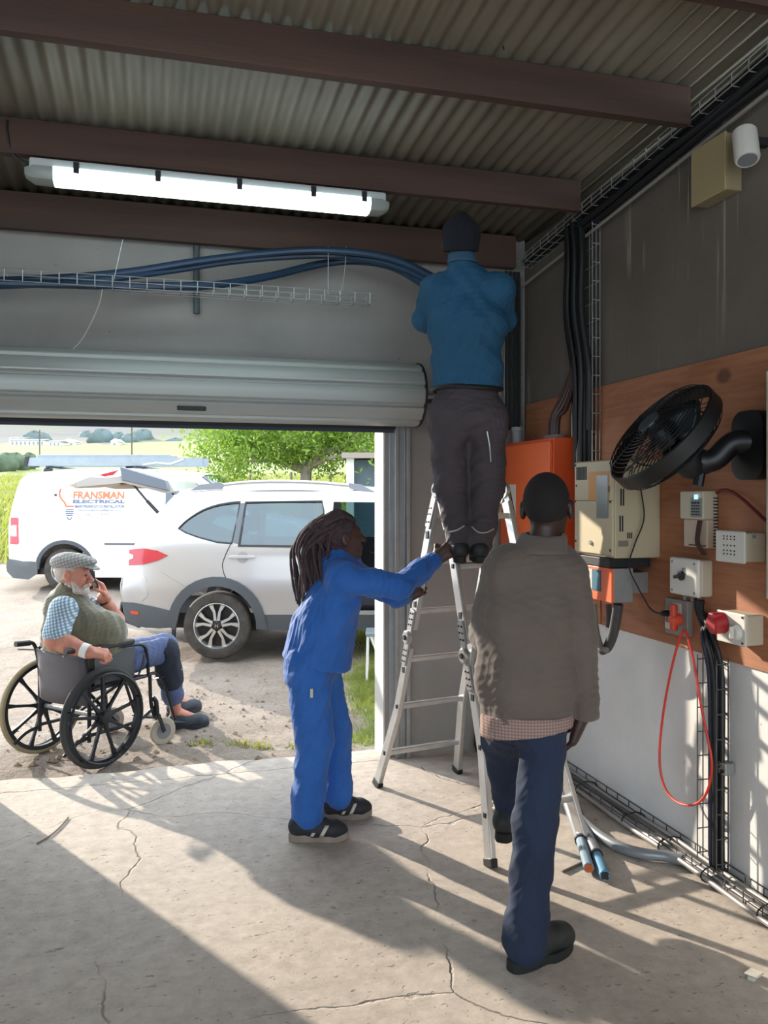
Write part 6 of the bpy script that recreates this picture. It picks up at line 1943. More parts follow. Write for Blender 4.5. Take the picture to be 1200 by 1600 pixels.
fg.cone(G(-.03, .0, 1.405), G(-.115, .0, 1.345), .050, .058, .05); fg.cone(G(.05, .0, 1.405), G(.10, .0, 1.342), .050, .058, .05)
fg.path([G(-.125, .0, 1.325), G(-.165, .10, 1.11), G(-.12, .33, 1.06)], [.066, .060, .052], .03)
fg.path([G(.108, .0, 1.325), G(.150, -.01, 1.10), G(.160, .02, .90), G(.160, .025, .845)], [.066, .058, .054, .055], .02)
fg.cone(G(-.02, .0, 1.37), G(.04, .0, 1.37), .058, .058, .03)
fg.cut(G(-.03, 0, .835), -UP); fg.cut(G(0, 0, 1.435), UP)
fg.build('jacket', M_jack, man, wr=.006, wk=38, seed=3)
# collar
fg = Fig(*figbox([G(.02, 0, 1.45)], .17), .004)
fg.cone(G(.010, -.010, 1.400), G(.020, .0, 1.445), .088, .074, .0, (lat, 1.10))
fg.cone(G(.014, .0, 1.36), G(.026, .012, 1.50), .066, .058, .0, op='s')
fg.cut(G(.02, 0, 1.470), UP - FW * .12); fg.cut(G(.02, 0, 1.405), -UP)
fg.build('collar', M_jack, man, wr=.002, wk=40, seed=5)
m = MB()   # hem of the plaid shirt below the jacket
def plaid(name, a, b, c2, scale, rot=0.0):
    k = NT(name)
    cs = []
    for ax_ in (0, 2):
        w = k.n('ShaderNodeTexWave', wave_type='BANDS', bands_direction='XYZ'[ax_]); w.inputs['Scale'].default_value = scale
        k.l(k.coords(rot=(0, rot, 0)), w.inputs['Vector']); cs.append(k.ramp(w.outputs['Fac'], [(.45, (0, 0, 0)), (.6, (1, 1, 1))]))
    c = k.mix(cs[0], hx(a), hx(b)); c = k.mix(k.math('MULTIPLY', cs[1], .6), c, hx(c2))
    k.l(c, k.b.inputs['Base Color']); k.b.inputs['Roughness'].default_value = .9
    return k.m
M_pinkplaid = plaid('pink_check', '#8d746c', '#a58c82', '#705a55', 30)
fg = Fig(*figbox(cb(G, (-.25, -.2, .74), (.2, .2, .9)), .02), .005)
fg.cone(G(-.035, .0, .90), G(-.04, -.005, .70), .112, .114, .0, (lat, 1.40))
fg.cut(G(-.04, 0, .80), -UP + RT * .12); fg.cut(G(0, 0, .86), UP)
fg.build('shirt_hem', M_pinkplaid, man, wr=.003, wk=40, seed=8)
M_jean = mat('dark_jeans', '#17233a', .85, var=.2, vscale=4, bump=.2, bscale=300, bdist=.001, col2='#1f304b')
lo, hi = figbox(cb(G, (-.25, -.15, .03), (.2, .6, 1.0)), .03)
fg = Fig(lo, hi, .0055)
fg.cone(G(-.035, .005, .90), G(-.03, .0, .84), .092, .096, .03, (lat, 1.36))
fg.path([G(.025, .0, .86), G(-.002, .025, .48), G(-.036, -.005, .16), G(-.048, -.018, .085)], [.080, .077, .069, .078], .03)
fg.path([G(-.10, .02, .87), G(-.07, .33, .66), G(-.02, .50, .36)], [.088, .080, .066], .03)
fg.build('jeans', M_jean, man, wr=.005, wk=42, seed=11)
M_boot = mat('work_boot', '#262a29', .6, var=.2, vscale=10, bump=.2, bscale=80)
shoe(man, G(-.10, -.055, 0), G(.125, .10, 0), G(-.032, 0, .12), M_boot, mat('boot_sole', '#1d1f1e', .8), 'boot', w=.054, sole=.028, shaft=.03, bulb=1.45)
shoe(man, G(-.06, .42, .235), G(.02, .68, .235), G(-.025, .49, .34), M_boot, MATS['boot_sole'], 'boot', w=.054, sole=.028, shaft=.03, bulb=1.45)

# ------------------------------------------------------------------ woman in blue overalls holding the ladder
XW0, DW0 = (511 - 600) / FPX * 3.95, 3.95
def B(x, y, z): return clocal(XW0 + x, DW0 + y, z)
wom = thing('person', 'person with long dreadlocks in blue overalls steadying the ladder', 'person', B(0, 0, 0), -YAW)
grip = lpt(-1, -1, 1.345)
grip2 = lpt(1, -1, 1.12)
LF = RT
wn_ = grip - RT * .085 - UP * .050 - FW * .02
wf_ = grip2 - RT * .075 - UP * .04 - FW * .03
J = dict(neck0=B(.025, 0, 1.28), neck1=B(.055, .0, 1.36), chest=B(.03, 0, 1.12), pelvis=B(-.075, .01, .86), shR=B(.085, -.165, 1.225), shL=B(.10, .165, 1.235),
         elR=B(.345, -.125, 1.185), wrR=wn_, elL=B(.33, .20, 1.10), wrL=wf_,
         hipR=B(-.085, -.085, .85), hipL=B(-.06, .10, .85), knR=B(-.055, -.09, .46), knL=B(.02, .13, .46), anR=B(-.082, -.08, .09), anL=B(.045, .17, .09), toeR=B(.06, -.08, .04), toeL=B(.16, .18, .04))
lo, hi = figbox(list(J.values()) + [B(.06, 0, 1.58), grip, grip2], .12)
fg = Fig(lo, hi, .005)
body_core(fg, J, .90)
hf = (RT * .92 + FW * .36 + UP * .14).normalized()
hc = B(.066, .0, 1.405)
head(fg, hc, hf, UP - RT * .1, .98, .6)
hand(fg, wn_, RT * .80 + UP * .55, FW * .75 + RT * .4, UP * .8 - RT * .5, (1.0, 1.05, 1.1, 1.1), .95, .9)
hand(fg, wf_, RT * .80 + UP * .50, FW * .75 + RT * .4, UP * .8 - RT * .5, (1.0, 1.05, 1.1, 1.1), .95, .9)
fg.build('body', M_skin_d, wom)
M_blue = mat('blue_workwear', '#1d57a2', .75, var=.12, vscale=5, bump=.12, bscale=260, bdist=.001, col2='#2664b4', sheen=.1)
lo, hi = figbox(cb(B, (-.30, -.30, .72), (.62, .36, 1.40)), .02)
fg = Fig(lo, hi, .0055)
fg.cone(B(.055, 0, 1.24), B(.035, 0, 1.10), .085, .118, .05, (FW, 1.55))
fg.cone(B(.035, 0, 1.10), B(-.015, 0, .98), .125, .142, .05, (FW, 1.35))
fg.cone(B(-.015, 0, .98), B(-.052, 0, .80), .144, .170, .04, (FW, 1.18))
fg.cone(B(.09, -.135, 1.235), B(.10, .135, 1.245), .066, .066, .05)
fg.cone(B(.015, 0, 1.265), B(.04, 0, 1.31), .075, .064, .04)
wc = wn_ - (wn_ - J['elR']).normalized() * .02
fg.path([B(.085, -.16, 1.22), B(.22, -.145, 1.20), J['elR'], J['elR'].lerp(wc, .6), wc], [.070, .062, .056, .052, .050], .04)
wc2 = wf_ - (wf_ - J['elL']).normalized() * .02
fg.path([B(.10, .16, 1.235), J['elL'], wc2], [.066, .056, .048], .03)
fg.cut(B(-.055, 0, .815), -UP * .985 - RT * .20)
fg.build('jacket', M_blue, wom, wr=.0068, wk=42, seed=21)
lo, hi = figbox(cb(B, (-.30, -.28, .03), (.22, .34, .96)), .02)
fg = Fig(lo, hi, .0055)
fg.cone(B(-.06, .0, .90), B(-.082, .0, .79), .112, .126, .04, (FW, 1.18))
fg.path([B(-.085, -.085, .82), B(-.052, -.09, .47), B(-.080, -.08, .20), B(-.084, -.08, .125)], [.104, .088, .076, .078], .03)
fg.path([B(-.055, .10, .82), B(.022, .13, .47), B(.042, .165, .20), B(.042, .17, .125)], [.100, .086, .072, .074], .03)
fg.build('trousers', M_blue, wom, wr=.006, wk=38, seed=25)
m = MB(); pp = B(-.055, -.215, .715); m.cbox((0, 0, 0), (.012, .006, .04)); m.xf(Matrix.Translation(pp)); m.build('pocket_tag', stripes_m, wom, world=True)
M_sneak = mat('black_trainer', '#23262b', .7, var=.15, vscale=20)
M_ssole = mat('trainer_sole', '#8d8074', .7, var=.15, vscale=14)
shoe(wom, B(-.168, -.085, 0), B(.100, -.075, 0), B(-.085, -.08, .10), M_sneak, M_ssole, 'trainer', w=.046, sole=.028, stripes=[(.36, .46, .06), (.52, .62, .07)], lace=mat('lace_white', '#d6d2ca', .7))
shoe(wom, B(-.035, .165, 0), B(.205, .21, 0), B(.04, .17, .10), M_sneak, M_ssole, 'trainer', w=.046, sole=.028, stripes=[(.36, .46, .06), (.52, .62, .07)], lace=MATS['lace_white'])
# hair: scalp cap and separate locks
M_lock = mat('dreadlock', '#33262a', .85, var=.35, vscale=40, bump=.6, bscale=150, col2='#4b3a3b')
hl = UP.cross(hf).normalized(); hu = hf.cross(hl)
fg = Fig(*figbox([hc], .19), .005)
fg.ell(hc + hu * .028 - hf * .020, (.103, .086, .098), 0, (hf, hl, hu))
fg.cut(hc + hf * .045 + hu * .04, hf * .9 - hu * .45); fg.cut(hc - hu * .07, -hu)
fg.build('hair', M_lock, wom, wr=.004, wk=90, seed=2)
random.seed(42)
tie = hc - hf * .135 + hu * .02
for i in range(46):
    az = random.uniform(-1.25, 1.25) * math.pi / 2 if i % 3 else random.uniform(-.9, .9)
    el = random.uniform(.05, 1.1)
    rt = hc - hf * .02 + hu * .03 + (-hf * math.cos(el) * math.cos(az) * .098 + hl * math.cos(el) * math.sin(az) * .088 + hu * math.sin(el) * .10)
    end_z = 1.10 + random.uniform(-.06, .14)
    sidev = hl * (math.sin(az) * .10)
    base = B(-.085, 0, 0) + sidev + RT * random.uniform(-.055, .075)
    mid = Vector((base.x, base.y, 1.34)) - RT * .015
    if i % 3 == 0: mid = tie + hl * random.uniform(-.02, .02) + hu * random.uniform(-.015, .015)
    end = Vector((base.x, base.y, end_z)) + Vector((random.gauss(0, .012), random.gauss(0, .012), 0))
    p1 = rt.lerp(mid, .5) - hf * .02 + (rt - hc).normalized() * .015
    pts = smooth_path([rt, p1, mid, mid.lerp(end, .5) + Vector((random.gauss(0, .008), random.gauss(0, .008), 0)), end], 5)
    r0 = random.uniform(.0065, .0095)
    m = MB(); m.tube(pts, [r0 * (1 + .14 * math.sin(j * 1.9 + i)) * (1 if j < len(pts) - 2 else .65) for j in range(len(pts))], 7)
    m.build('dreadlock', M_lock, wom, world=True)
for i in range(14):    # locks over the crown, front to back
    b = (i - 6.5) / 6.5 * .082
    p = [hc + hf * .062 + hu * (.092 - abs(b) * .25) + hl * b * .7, hc + hu * (.128 - abs(b) * .35) + hl * b, hc - hf * .085 + hu * (.095 - abs(b) * .2) + hl * b, tie + hl * b * .3]
    m = MB(); m.tube(smooth_path(p, 5), .0085, 7); m.build('dreadlock', M_lock, wom, world=True)
m = MB(); m.tube([tie + (hl * math.cos(a) + hu * math.sin(a)) * .032 + hf * .004 * math.sin(3 * a) for a in np.linspace(0, 2 * math.pi, 14, endpoint=False)], .010, 7, closed=True); m.build('hair_tie', M_lock, wom, world=True)

# ------------------------------------------------------------------ man standing on the ladder
XC0, DC0 = (728 - 600) / FPX * 4.0, 4.0
def K(x, y, z): return clocal(XC0 + x, DC0 + y, z)
cl_ = thing('person', 'person in a dark beanie and denim shirt standing on the ladder', 'person', K(0, .05, 1.28), -YAW)
J = dict(neck0=K(-.01, .0, 2.66), neck1=K(-.022, .01, 2.76), chest=K(.005, .0, 2.45), pelvis=K(.01, 0, 2.03), shL=K(-.155, .0, 2.60), shR=K(.165, .0, 2.61),
         elL=K(-.185, .13, 2.47), wrL=K(-.09, .36, 2.62), elR=K(.195, .13, 2.48), wrR=K(.10, .37, 2.64),
         hipL=K(-.075, .0, 1.97), hipR=K(.085, 0, 1.97), knL=K(-.068, .02, 1.66), knR=K(.09, .02, 1.645), anL=K(-.03, .02, 1.37), anR=K(.062, .02, 1.37), toeL=K(-.045, .17, 1.32), toeR=K(.075, .17, 1.32))
lo, hi = figbox(list(J.values()) + [K(0, 0, 2.95)], .12)
fg = Fig(lo, hi, .0052)
body_core(fg, J, .92)
head(fg, K(-.024, .02, 2.83), FW + RT * .05 + UP * .1, UP, .98)
hand(fg, J['wrL'], RT * .5 + UP * .75 + FW * .3, RT, UP, (.8, .8, .9, .9), .95, .6)
hand(fg, J['wrR'], -RT * .5 + UP * .75 + FW * .3, -RT, UP, (.8, .8, .9, .9), .95, .6)
fg.build('body', M_skin_d, cl_)
fg = Fig(*figbox([K(-.024, .01, 2.84)], .17), .0045)
fg.ell(K(-.024, .012, 2.855), (.088, .106, .098), 0, (RT, FW, UP))
fg.cone(K(-.024, .0, 2.90), K(-.024, -.01, 2.945), .06, .012, .05)
fg.cone(K(-.024, .0, 2.79), K(-.024, -.002, 2.83), .086, .09, .02)
fg.cut(K(-.024, 0, 2.775), -UP + FW * .25)
fg.build('beanie', mat('knit_beanie', '#14171f', .95, bump=.5, bscale=160), cl_, wr=.002, wk=60, seed=4)
M_denim = mat('denim_shirt', '#174560', .85, var=.18, vscale=4, bump=.15, bscale=260, bdist=.001, col2='#1f5474')
lo, hi = figbox(cb(K, (-.33, -.22, 2.05), (.34, .45, 2.78)), .02)
fg = Fig(lo, hi, .0055)
fg.cone(K(.0, .0, 2.56), K(.005, -.01, 2.42), .092, .118, .05, (lat, 1.60))
fg.cone(K(.005, -.01, 2.42), K(.005, .0, 2.22), .118, .112, .05, (lat, 1.44))
fg.cone(K(.005, .0, 2.22), K(.002, .0, 2.06), .114, .122, .03, (lat, 1.44))
fg.cone(K(-.12, .0, 2.59), K(.13, .0, 2.595), .064, .064, .05)
fg.cone(K(-.03, .0, 2.675), K(-.14, .0, 2.58), .052, .062, .05); fg.cone(K(.0, .0, 2.675), K(.15, .0, 2.585), .052, .062, .05)
fg.path([K(-.15, .0, 2.585), K(-.187, .12, 2.47), K(-.10, .33, 2.60)], [.076, .062, .05], .04)
fg.path([K(.16, .0, 2.59), K(.197, .12, 2.48), K(.11, .34, 2.62)], [.076, .062, .05], .04)
fg.cone(K(-.012, .0, 2.63), K(-.02, .005, 2.70), .075, .062, .03)
fg.cut(K(0, 0, 2.112), -UP - RT * .05)
fg.cut(K(0, 0, 2.735), UP)
fg.build('shirt', M_denim, cl_, wr=.0068, wk=42, seed=31)
fg = Fig(*figbox([K(-.02, .0, 2.73)], .13), .004)
fg.cone(K(-.018, .0, 2.71), K(-.02, .008, 2.75), .074, .066, 0); fg.cone(K(-.018, .0, 2.66), K(-.02, .01, 2.80), .060, .054, 0, op='s')
fg.cut(K(0, 0, 2.768), UP); fg.cut(K(0, 0, 2.715), -UP)
fg.build('collar', mat('denim_collar', '#35566d', .85), cl_)
M_cargo = mat('work_trousers', '#41393d', .8, var=.15, vscale=5, bump=.15, bscale=240, bdist=.001)
lo, hi = figbox(cb(K, (-.24, -.2, 1.30), (.26, .22, 2.18)), .02)
fg = Fig(lo, hi, .0055)
fg.cone(K(.005, .0, 2.10), K(.01, -.005, 1.98), .100, .120, .04, (lat, 1.42))
fg.path([K(-.085, -.01, 1.98), K(-.070, .02, 1.66), K(-.035, .015, 1.44), K(-.03, .015, 1.385)], [.102, .082, .066, .066], .025)
fg.path([K(.100, -.01, 1.98), K(.100, .02, 1.645), K(.075, .015, 1.44), K(.066, .015, 1.385)], [.102, .086, .070, .072], .025)
fg.build('trousers', M_cargo, cl_, wr=.007, wk=42, seed=37)
m = MB()
ring = [K(.005 + .166 * math.cos(a), .118 * math.sin(a), 2.112 + .004 * math.sin(2 * a)) for a in np.linspace(0, 2 * math.pi, 40, endpoint=False)]
m.barpath(ring + [ring[0]], .008, .042, UP) if False else m.tube(ring, .012, 6, closed=True)
m.build('belt', M_black, cl_, world=True)
M_pipe = mat('reflective_piping', '#b3b6b4', .3, .3)
for pts in ([K(.085, -.125, 1.90), K(.098, -.118, 1.83), K(.105, -.10, 1.76)], [K(.02, -.065, 1.455), K(.05, -.085, 1.43), K(.09, -.08, 1.43), K(.125, -.055, 1.445)], [K(-.085, -.065, 1.43), K(-.05, -.075, 1.44), K(-.015, -.06, 1.46)]):
    m = MB(); m.tube(smooth_path([V3(p) - FW * .012 for p in pts], 5), .0035, 5); m.build('piping', M_pipe, cl_, world=True)
for x, t in ((-.03, -.045), (.062, .078)):
    shoe(cl_, K(x, -.055, 1.281), K(t, .20, 1.281), K(x, .015, 1.38), mat('dark_work_shoe', '#1f2023', .6), MATS['boot_sole'], 'shoe', w=.046, sole=.022, bulb=1.15)
# ================================================================== wheelchair and the seated man
CH = math.radians(43)
ch0 = clocal(-1.95, 5.20, 0); ch0.z = ground_z(ch0.x, ch0.y) + .003
chair = thing('wheelchair', 'black wheelchair with large spoked wheels on the sandy yard', 'wheelchair', ch0, CH)
CM = WM[chair.name]
M_frame = mat('chair_frame', '#202328', .4, .3)
M_tyre = mat('chair_tyre', '#3a3a38', .8, var=.15)
M_tyre2 = mat('chair_tyre_tan', '#8d8468', .85, var=.15)  # tan tyre for the far wheel
M_cast = mat('caster_rubber', '#a59c8c', .8)
M_uph = mat('chair_upholstery', '#5d585b', .85, var=.1, vscale=6, bump=.15, bscale=150)
def mag_wheel(y, side, tm):
    c = Vector((0, y, .305)); ax = Vector((0, side, 0))
    m = MB(); m.lathe([(.280, -.016), (.295, -.015), (.303, -.008), (.305, 0), (.303, .008), (.295, .015), (.280, .016)], c, ax, 56, close=True); w = m.build('drive_wheel', tm, chair)
    m = MB(); m.lathe([(.255, -.012), (.282, -.014), (.282, .014), (.255, .012)], c, ax, 56, close=True); m.build('rim', M_frame, w)
    m = MB(); m.lathe([(.001, .045), (.034, .042), (.042, .03), (.045, -.02), (.001, -.02)], c, ax, 24); m.build('hub', M_frame, w)
    for i in range(9):
        a = 2 * math.pi * (i + .25) / 9
        d = Vector((math.cos(a), 0, math.sin(a)))
        tg = Vector((-math.sin(a), 0, math.cos(a)))
        m = MB()
        m.loft([[c + d * r + tg * ww + ax * t, c + d * r - tg * ww + ax * t, c + d * r - tg * ww - ax * t, c + d * r + tg * ww - ax * t] for r, ww, t in ((.035, .016, .014), (.10, .009, .010), (.20, .009, .009), (.262, .016, .010))])
        m.build('spoke', M_frame, w, smooth=False, bevel=.003)
    m = MB(); m.tube([c + Vector((math.cos(t) * .268, side * .045, math.sin(t) * .268)) for t in np.linspace(0, 2 * math.pi, 56, endpoint=False)], .009, 8, closed=True); hr = m.build('hand_rim', M_frame, w)
    for i in range(5):
        a = 2 * math.pi * i / 5 + .3
        m = MB(); m.tube([c + Vector((math.cos(a) * .268, side * .012, math.sin(a) * .268)), c + Vector((math.cos(a) * .268, side * .045, math.sin(a) * .268))], .006, 6); m.build('rim_standoff', M_frame, hr)
mag_wheel(-.285, -1, M_tyre)
mag_wheel(.285, 1, M_tyre2)
def ct(pts, r, name, mt=None, sm=5, seg=8, par=None):
    m = MB(); m.tube(smooth_path(pts, sm) if sm else pts, r, seg); return m.build(name, mt or M_frame, par or chair)
for s_ in (-1, 1):
    y = .235 * s_
    # back post, push handle
    ct([(-.06, y, .16), (-.06, y, .5), (-.072, y, .62), (-.092, y, .70)], .012, 'back_post', sm=3)
    hb_ = ct([(-.092, y, .70), (-.12, y, .728), (-.22, y, .735)], .012, 'push_handle')
    ct([(-.13, y, .729), (-.23, y, .735)], .018, 'grip', M_blackp, 0, 10, hb_)
    ct([(-.10, y - .01 * s_, .68), (-.17, y - .02 * s_, .695), (-.23, y - .02 * s_, .705)], .005, 'brake_lever', M_steel, 4, 6, hb_)
    # side frame
    ct([(-.06, y, .47), (.42, y, .48)], .012, 'seat_rail', sm=0)
    ct([(-.06, y, .20), (.30, y, .20), (.46, y, .26)], .011, 'lower_rail', sm=3)
    ct([(.42, y, .48), (.43, y, .30), (.46, y, .20)], .012, 'front_post', sm=3)
    # armrest
    ct([(-.07, y * 1.04, .68), (.0, y * 1.04, .70), (.26, y * 1.04, .70), (.36, y * 1.04, .68), (.39, y * 1.04, .60), (.40, y * 1.04, .48)], .011, 'armrest_tube')
    m = MB(); m.box((.0, y * 1.04 - .025, .708), (.27, y * 1.04 + .025, .742)); m.build('arm_pad', M_blackp, chair, bevel=.01)
    m = MB(); m.box((-.03, y * 1.04 - .004, .50), (.28, y * 1.04 + .004, .685)); m.build('side_panel', mat('side_panel', '#4a4d50', .6), chair)
    # caster
    c = Vector((.52, y * 1.06, .092)); ax = Vector((.25, 1, 0)).normalized()
    m = MB(); m.lathe([(.052, -.014), (.085, -.013), (.091, -.006), (.091, .006), (.085, .013), (.052, .014)], c, ax, 28, close=True); cw = m.build('caster_wheel', M_cast, chair)
    m = MB(); m.lathe([(.001, -.012), (.055, -.012), (.055, .012), (.001, .012)], c, ax, 20); m.build('caster_hub', M_greyp, cw)
    for q in (-1, 1):
        m = MB(); m.bar(c + ax * .022 * q, c + ax * .022 * q + Vector((-.05, 0, .12)), .008, .024); m.build('caster_fork', M_frame, cw)
    ct([(.47, y * 1.06, .21), (.46, y * 1.06, .30), (.44, y, .33)], .016, 'caster_stem', sm=2)
    # leg rest with footplate
    ct([(.42, y * .92, .48), (.50, y * .90, .47), (.58, y * .86, .38), (.68, y * .84, .12)], .011, 'leg_rest')
    m = MB(); m.box((.64, y * .5 - .07, .085), (.80, y * .5 + .07, .10)); m.xf(Matrix.Translation(Vector((.72, y * .5, .09))) @ Matrix.Rotation(.25, 4, 'Y') @ Matrix.Translation(-Vector((.72, y * .5, .09)))); m.build('footplate', M_blackp, chair, bevel=.006)
    # tipping lever at the back
    ct([(-.06, y, .19), (-.16, y, .17), (-.24, y, .12)], .011, 'tipping_lever', sm=3)
    ct([(.29, y * 1.15, .50), (.32, y * 1.2, .58), (.33, y * 1.2, .63)], .007, 'wheel_lock', sm=3)
for s_ in (-1, 1):
    ct([(.18, .23 * s_, .47), (.18, -.23 * s_, .20)], .011, 'cross_brace', sm=0)
ct([(0, -.26, .305), (0, .26, .305)], .014, 'axle', M_steel, 0)
rows = []
for t in np.linspace(-1, 1, 9): rows.append([Vector((x - .06 * (1 - t * t), t * .232, z)) for x, z in ((-.066, .38), (-.07, .46), (-.074, .54), (-.080, .62), (-.092, .69))])
m = MB(); m.sheet(rows); bk_ = m.build('backrest', M_uph, chair); so_ = bk_.modifiers.new('t', 'SOLIDIFY'); so_.thickness = .012
rows = []
for t in np.linspace(-1, 1, 9): rows.append([Vector((x, t * .232, .487 - .025 * (1 - t * t))) for x in (-.05, .1, .25, .42)])
m = MB(); m.sheet(rows); st_ = m.build('seat', M_uph, chair); so_ = st_.modifiers.new('t', 'SOLIDIFY'); so_.thickness = .014

# ------------------------------------------------------------------ seated man
sm_ = thing('person', 'person in a flat cap and olive fleece vest sitting in the wheelchair on the phone', 'person', CM @ Vector((.15, 0, .5)), -YAW)
TF = (RT * .93 + FW * .37).normalized()    # torso faces right, a little away
TL = UP.cross(TF)
pelv = CM @ Vector((.10, .0, .585))
ch_ = P(107, 952, 5.22); 
nk0 = P(106, 930, 5.21); nk1 = P(110, 916, 5.20); hc = P(113, 896, 5.19)
bel = P(150, 990, 5.26)
shR = P(98, 952, 5.05); shL = P(130, 950, 5.40)
elR = P(85, 1000, 4.98); wrR = P(140, 1019, 4.96)
elL = P(182, 968, 5.55); wrL = P(161, 934, 5.42)
hipR = CM @ Vector((.14, -.10, .57)); hipL = CM @ Vector((.14, .11, .57))
knR = P(256, 1016, 5.58); knL = P(258, 1008, 5.80)
hlR, teR = on_floor(262, 1142, -.035), on_floor(318, 1134, -.03)
hlL, teL = on_floor(262, 1121, -.02), on_floor(292, 1113, -.015)
dR = (teR - hlR); dR.z = 0; dR.normalize(); dL = (teL - hlL); dL.z = 0; dL.normalize()
anR = hlR + dR * .06 + UP * .12; anL = hlL + dL * .06 + UP * .12
toeR = hlR + dR * .20 + UP * .06; toeL = hlL + dL * .20 + UP * .06
J = dict(neck0=nk0, neck1=nk1, chest=ch_, pelvis=pelv, shR=shR, shL=shL, elR=elR, wrR=wrR, elL=elL, wrL=wrL, hipR=hipR, hipL=hipL, knR=knR, knL=knL, anR=anR, anL=anL, toeR=toeR, toeL=toeL)
lo, hi = figbox(list(J.values()) + [hc + UP * .1, bel], .15)
fg = Fig(lo, hi, .0048)
body_core(fg, J, 1.1)
fg.ell(bel, (.15, .15, .15), .06)
hf = (RT * .97 + FW * .05 - UP * .10).normalized()
h_, fr_ = head(fg, hc, hf, UP, 1.02, 1.4)
fg.cone(elR, elR.lerp(wrR, .4), .055, .052, .03); fg.cone(elR.lerp(wrR, .4), wrR, .052, .034, .03)
fg.cone(elR, elR.lerp(shR, .5), .055, .062, .03)
fg.cone(elL, wrL, .05, .034, .03)
hand(fg, wrR, RT * .95 - UP * .15 + FW * .25, -UP * .6 - RT * .1 + FW * .3, FW * .7 + UP * .6, (1.25, 1.3, 1.35, 1.35), 1.05, .8)
ph_c = P(143, 902, 5.345)
hdir = (P(150, 904, 5.40) - wrL).normalized()
hand(fg, wrL + RT * .02, hdir, -RT * .8 - FW * .45, -FW * .6 - RT * .5, (.75, .8, .8, .85), 1.05, .5)
fg.build('body', M_skin_l, sm_)
def hh(a, b, d): return h_(a, b, d)
for b in (-1, 1):
    m = MB(); m.lathe([(.001, .012), (.008, .009), (.0115, 0), (.008, -.009), (.001, -.012)], hh(.0865, b * .030, .002), hf, 12); m.build('eye', mat('eye_dark', '#2b2422', .3), sm_, world=True)
# white beard, hair, moustache, brows
M_whair = mat('white_hair', '#a89a90', .9, var=.2, vscale=60, bump=.5, bscale=220, col2='#c4b9b0')
fg = Fig(*figbox([hc], .2), .004)
fl, fu = fr_[1], fr_[2]
for b in (-1, 1):
    fg.cone(hh(.030, b * .060, -.045), hh(.050, b * .050, -.095), .012, .018, .02); fg.cone(hh(.050, b * .050, -.095), hh(.090, b * .018, -.105), .018, .020, .02)
    fg.cone(hh(.104, b * .006, -.050), hh(.094, b * .034, -.062), .007, .007, .01); fg.cone(hh(.094, b * .034, -.062), hh(.085, b * .036, -.09), .009, .014, .01)
fg.cone(hh(.088, 0, -.10), hh(.080, 0, -.13), .024, .014, .02)
fg.build('beard', M_whair, sm_, wr=.002, wk=120, seed=3)
fg = Fig(*figbox([hc], .2), .004)
fg.ell(hh(-.013, 0, .018), (.0995, .0795, .0965), 0, fr_)
fg.cut(hh(.03, 0, 0), hf); fg.cut(hh(0, 0, -.022), -fu * .85 + hf * .5)
fg.ell(hh(.012, -.085, -.010), (.028, .03, .040), .0, fr_, 's'); fg.ell(hh(.012, .085, -.010), (.028, .03, .040), .0, fr_, 's')
fg.build('hair', M_whair, sm_, wr=.002, wk=110, seed=6)
# flat cap
M_capp = plaid('grey_check_cap', '#8b8a86', '#a5a39d', '#6c6d70', 16, .3)
fg = Fig(*figbox([hc + UP * .08], .24), .0045)
fg.ell(hh(-.020, 0, .062), (.124, .096, .066), 0, fr_)
fg.ell(hh(.060, 0, .082), (.080, .080, .030), .04, fr_)
fg.cut(hh(0, 0, .040), -fu * .97 + hf * .12)
fg.build('flat_cap', M_capp, sm_, wr=.003, wk=40, seed=9)
fg = Fig(*figbox([hh(.12, 0, .06)], .12), .004)
fg.ell(hh(.095, 0, .056), (.070, .078, .012), 0, (hf * .97 - fu * .24, fl, fu * .97 + hf * .24))
fg.cut(hh(.075, 0, 0), -hf)
fg.build('cap_peak', M_capp, sm_)
# shirt sleeve, vest
M_bplaid = plaid('blue_check', '#d3dde2', '#7e9fb5', '#5f7d93', 17, .25)
lo, hi = figbox([shR, elR, shL, elL, nk0], .13)
fg = Fig(lo, hi, .005)
fg.path([shR, shR.lerp(elR, .78)], [.074, .080], .02)
fg.path([shL, shL.lerp(elL, .7)], [.082, .078], .02)
fg.cone(shR, shL, .074, .074, .04)
fg.cone(nk0 - UP * .01, nk1 - UP * .005 + hf * .01, .075, .066, .02)
fg.cut(shR.lerp(elR, .80), (elR - shR)) if False else None
fg.build('shirt', M_bplaid, sm_, wr=.005, wk=30, seed=13)
M_vest = mat('olive_fleece', '#625f4b', .95, var=.12, vscale=6, bump=.3, bscale=160, sheen=.4)
bk0 = P(84, 960, 5.24)
lo, hi = figbox([bk0, bel, pelv, nk0, ch_], .30)
fg = Fig(lo, hi, .0055)
fg.cone(P(106, 948, 5.22), P(112, 985, 5.24), .135, .175, .05, (TL, 1.22))
fg.cone(P(112, 985, 5.24), P(125, 1035, 5.25), .185, .185, .05, (TL, 1.12))
fg.ell(bel + RT * .01, (.185, .19, .155), .08, (TF, TL, UP))
fg.ell(P(140, 1010, 5.25), (.19, .20, .13), .06, (TF, TL, UP))
fg.cone(P(92, 950, 5.14), P(112, 946, 5.34), .085, .085, .05)
fg.cone(P(103, 934, 5.21), P(108, 922, 5.205), .088, .076, .02)
fg.cone(nk0 - UP * .06, nk1 + UP * .06 + hf * .02, .06, .062, .0, op='s')
ax_ = (elR - shR).normalized()
fg.ell(shR.lerp(elR, .30) - FW * .06, (.085, .09, .115), .02, (TF, FW, UP), 's')
fg.cut(P(120, 1040, 5.2), -UP); fg.cut(P(70, 1012, 5.2), -UP * .75 - TF * .65)
cf = (CM.to_3x3() @ Vector((1, 0, 0))).normalized()
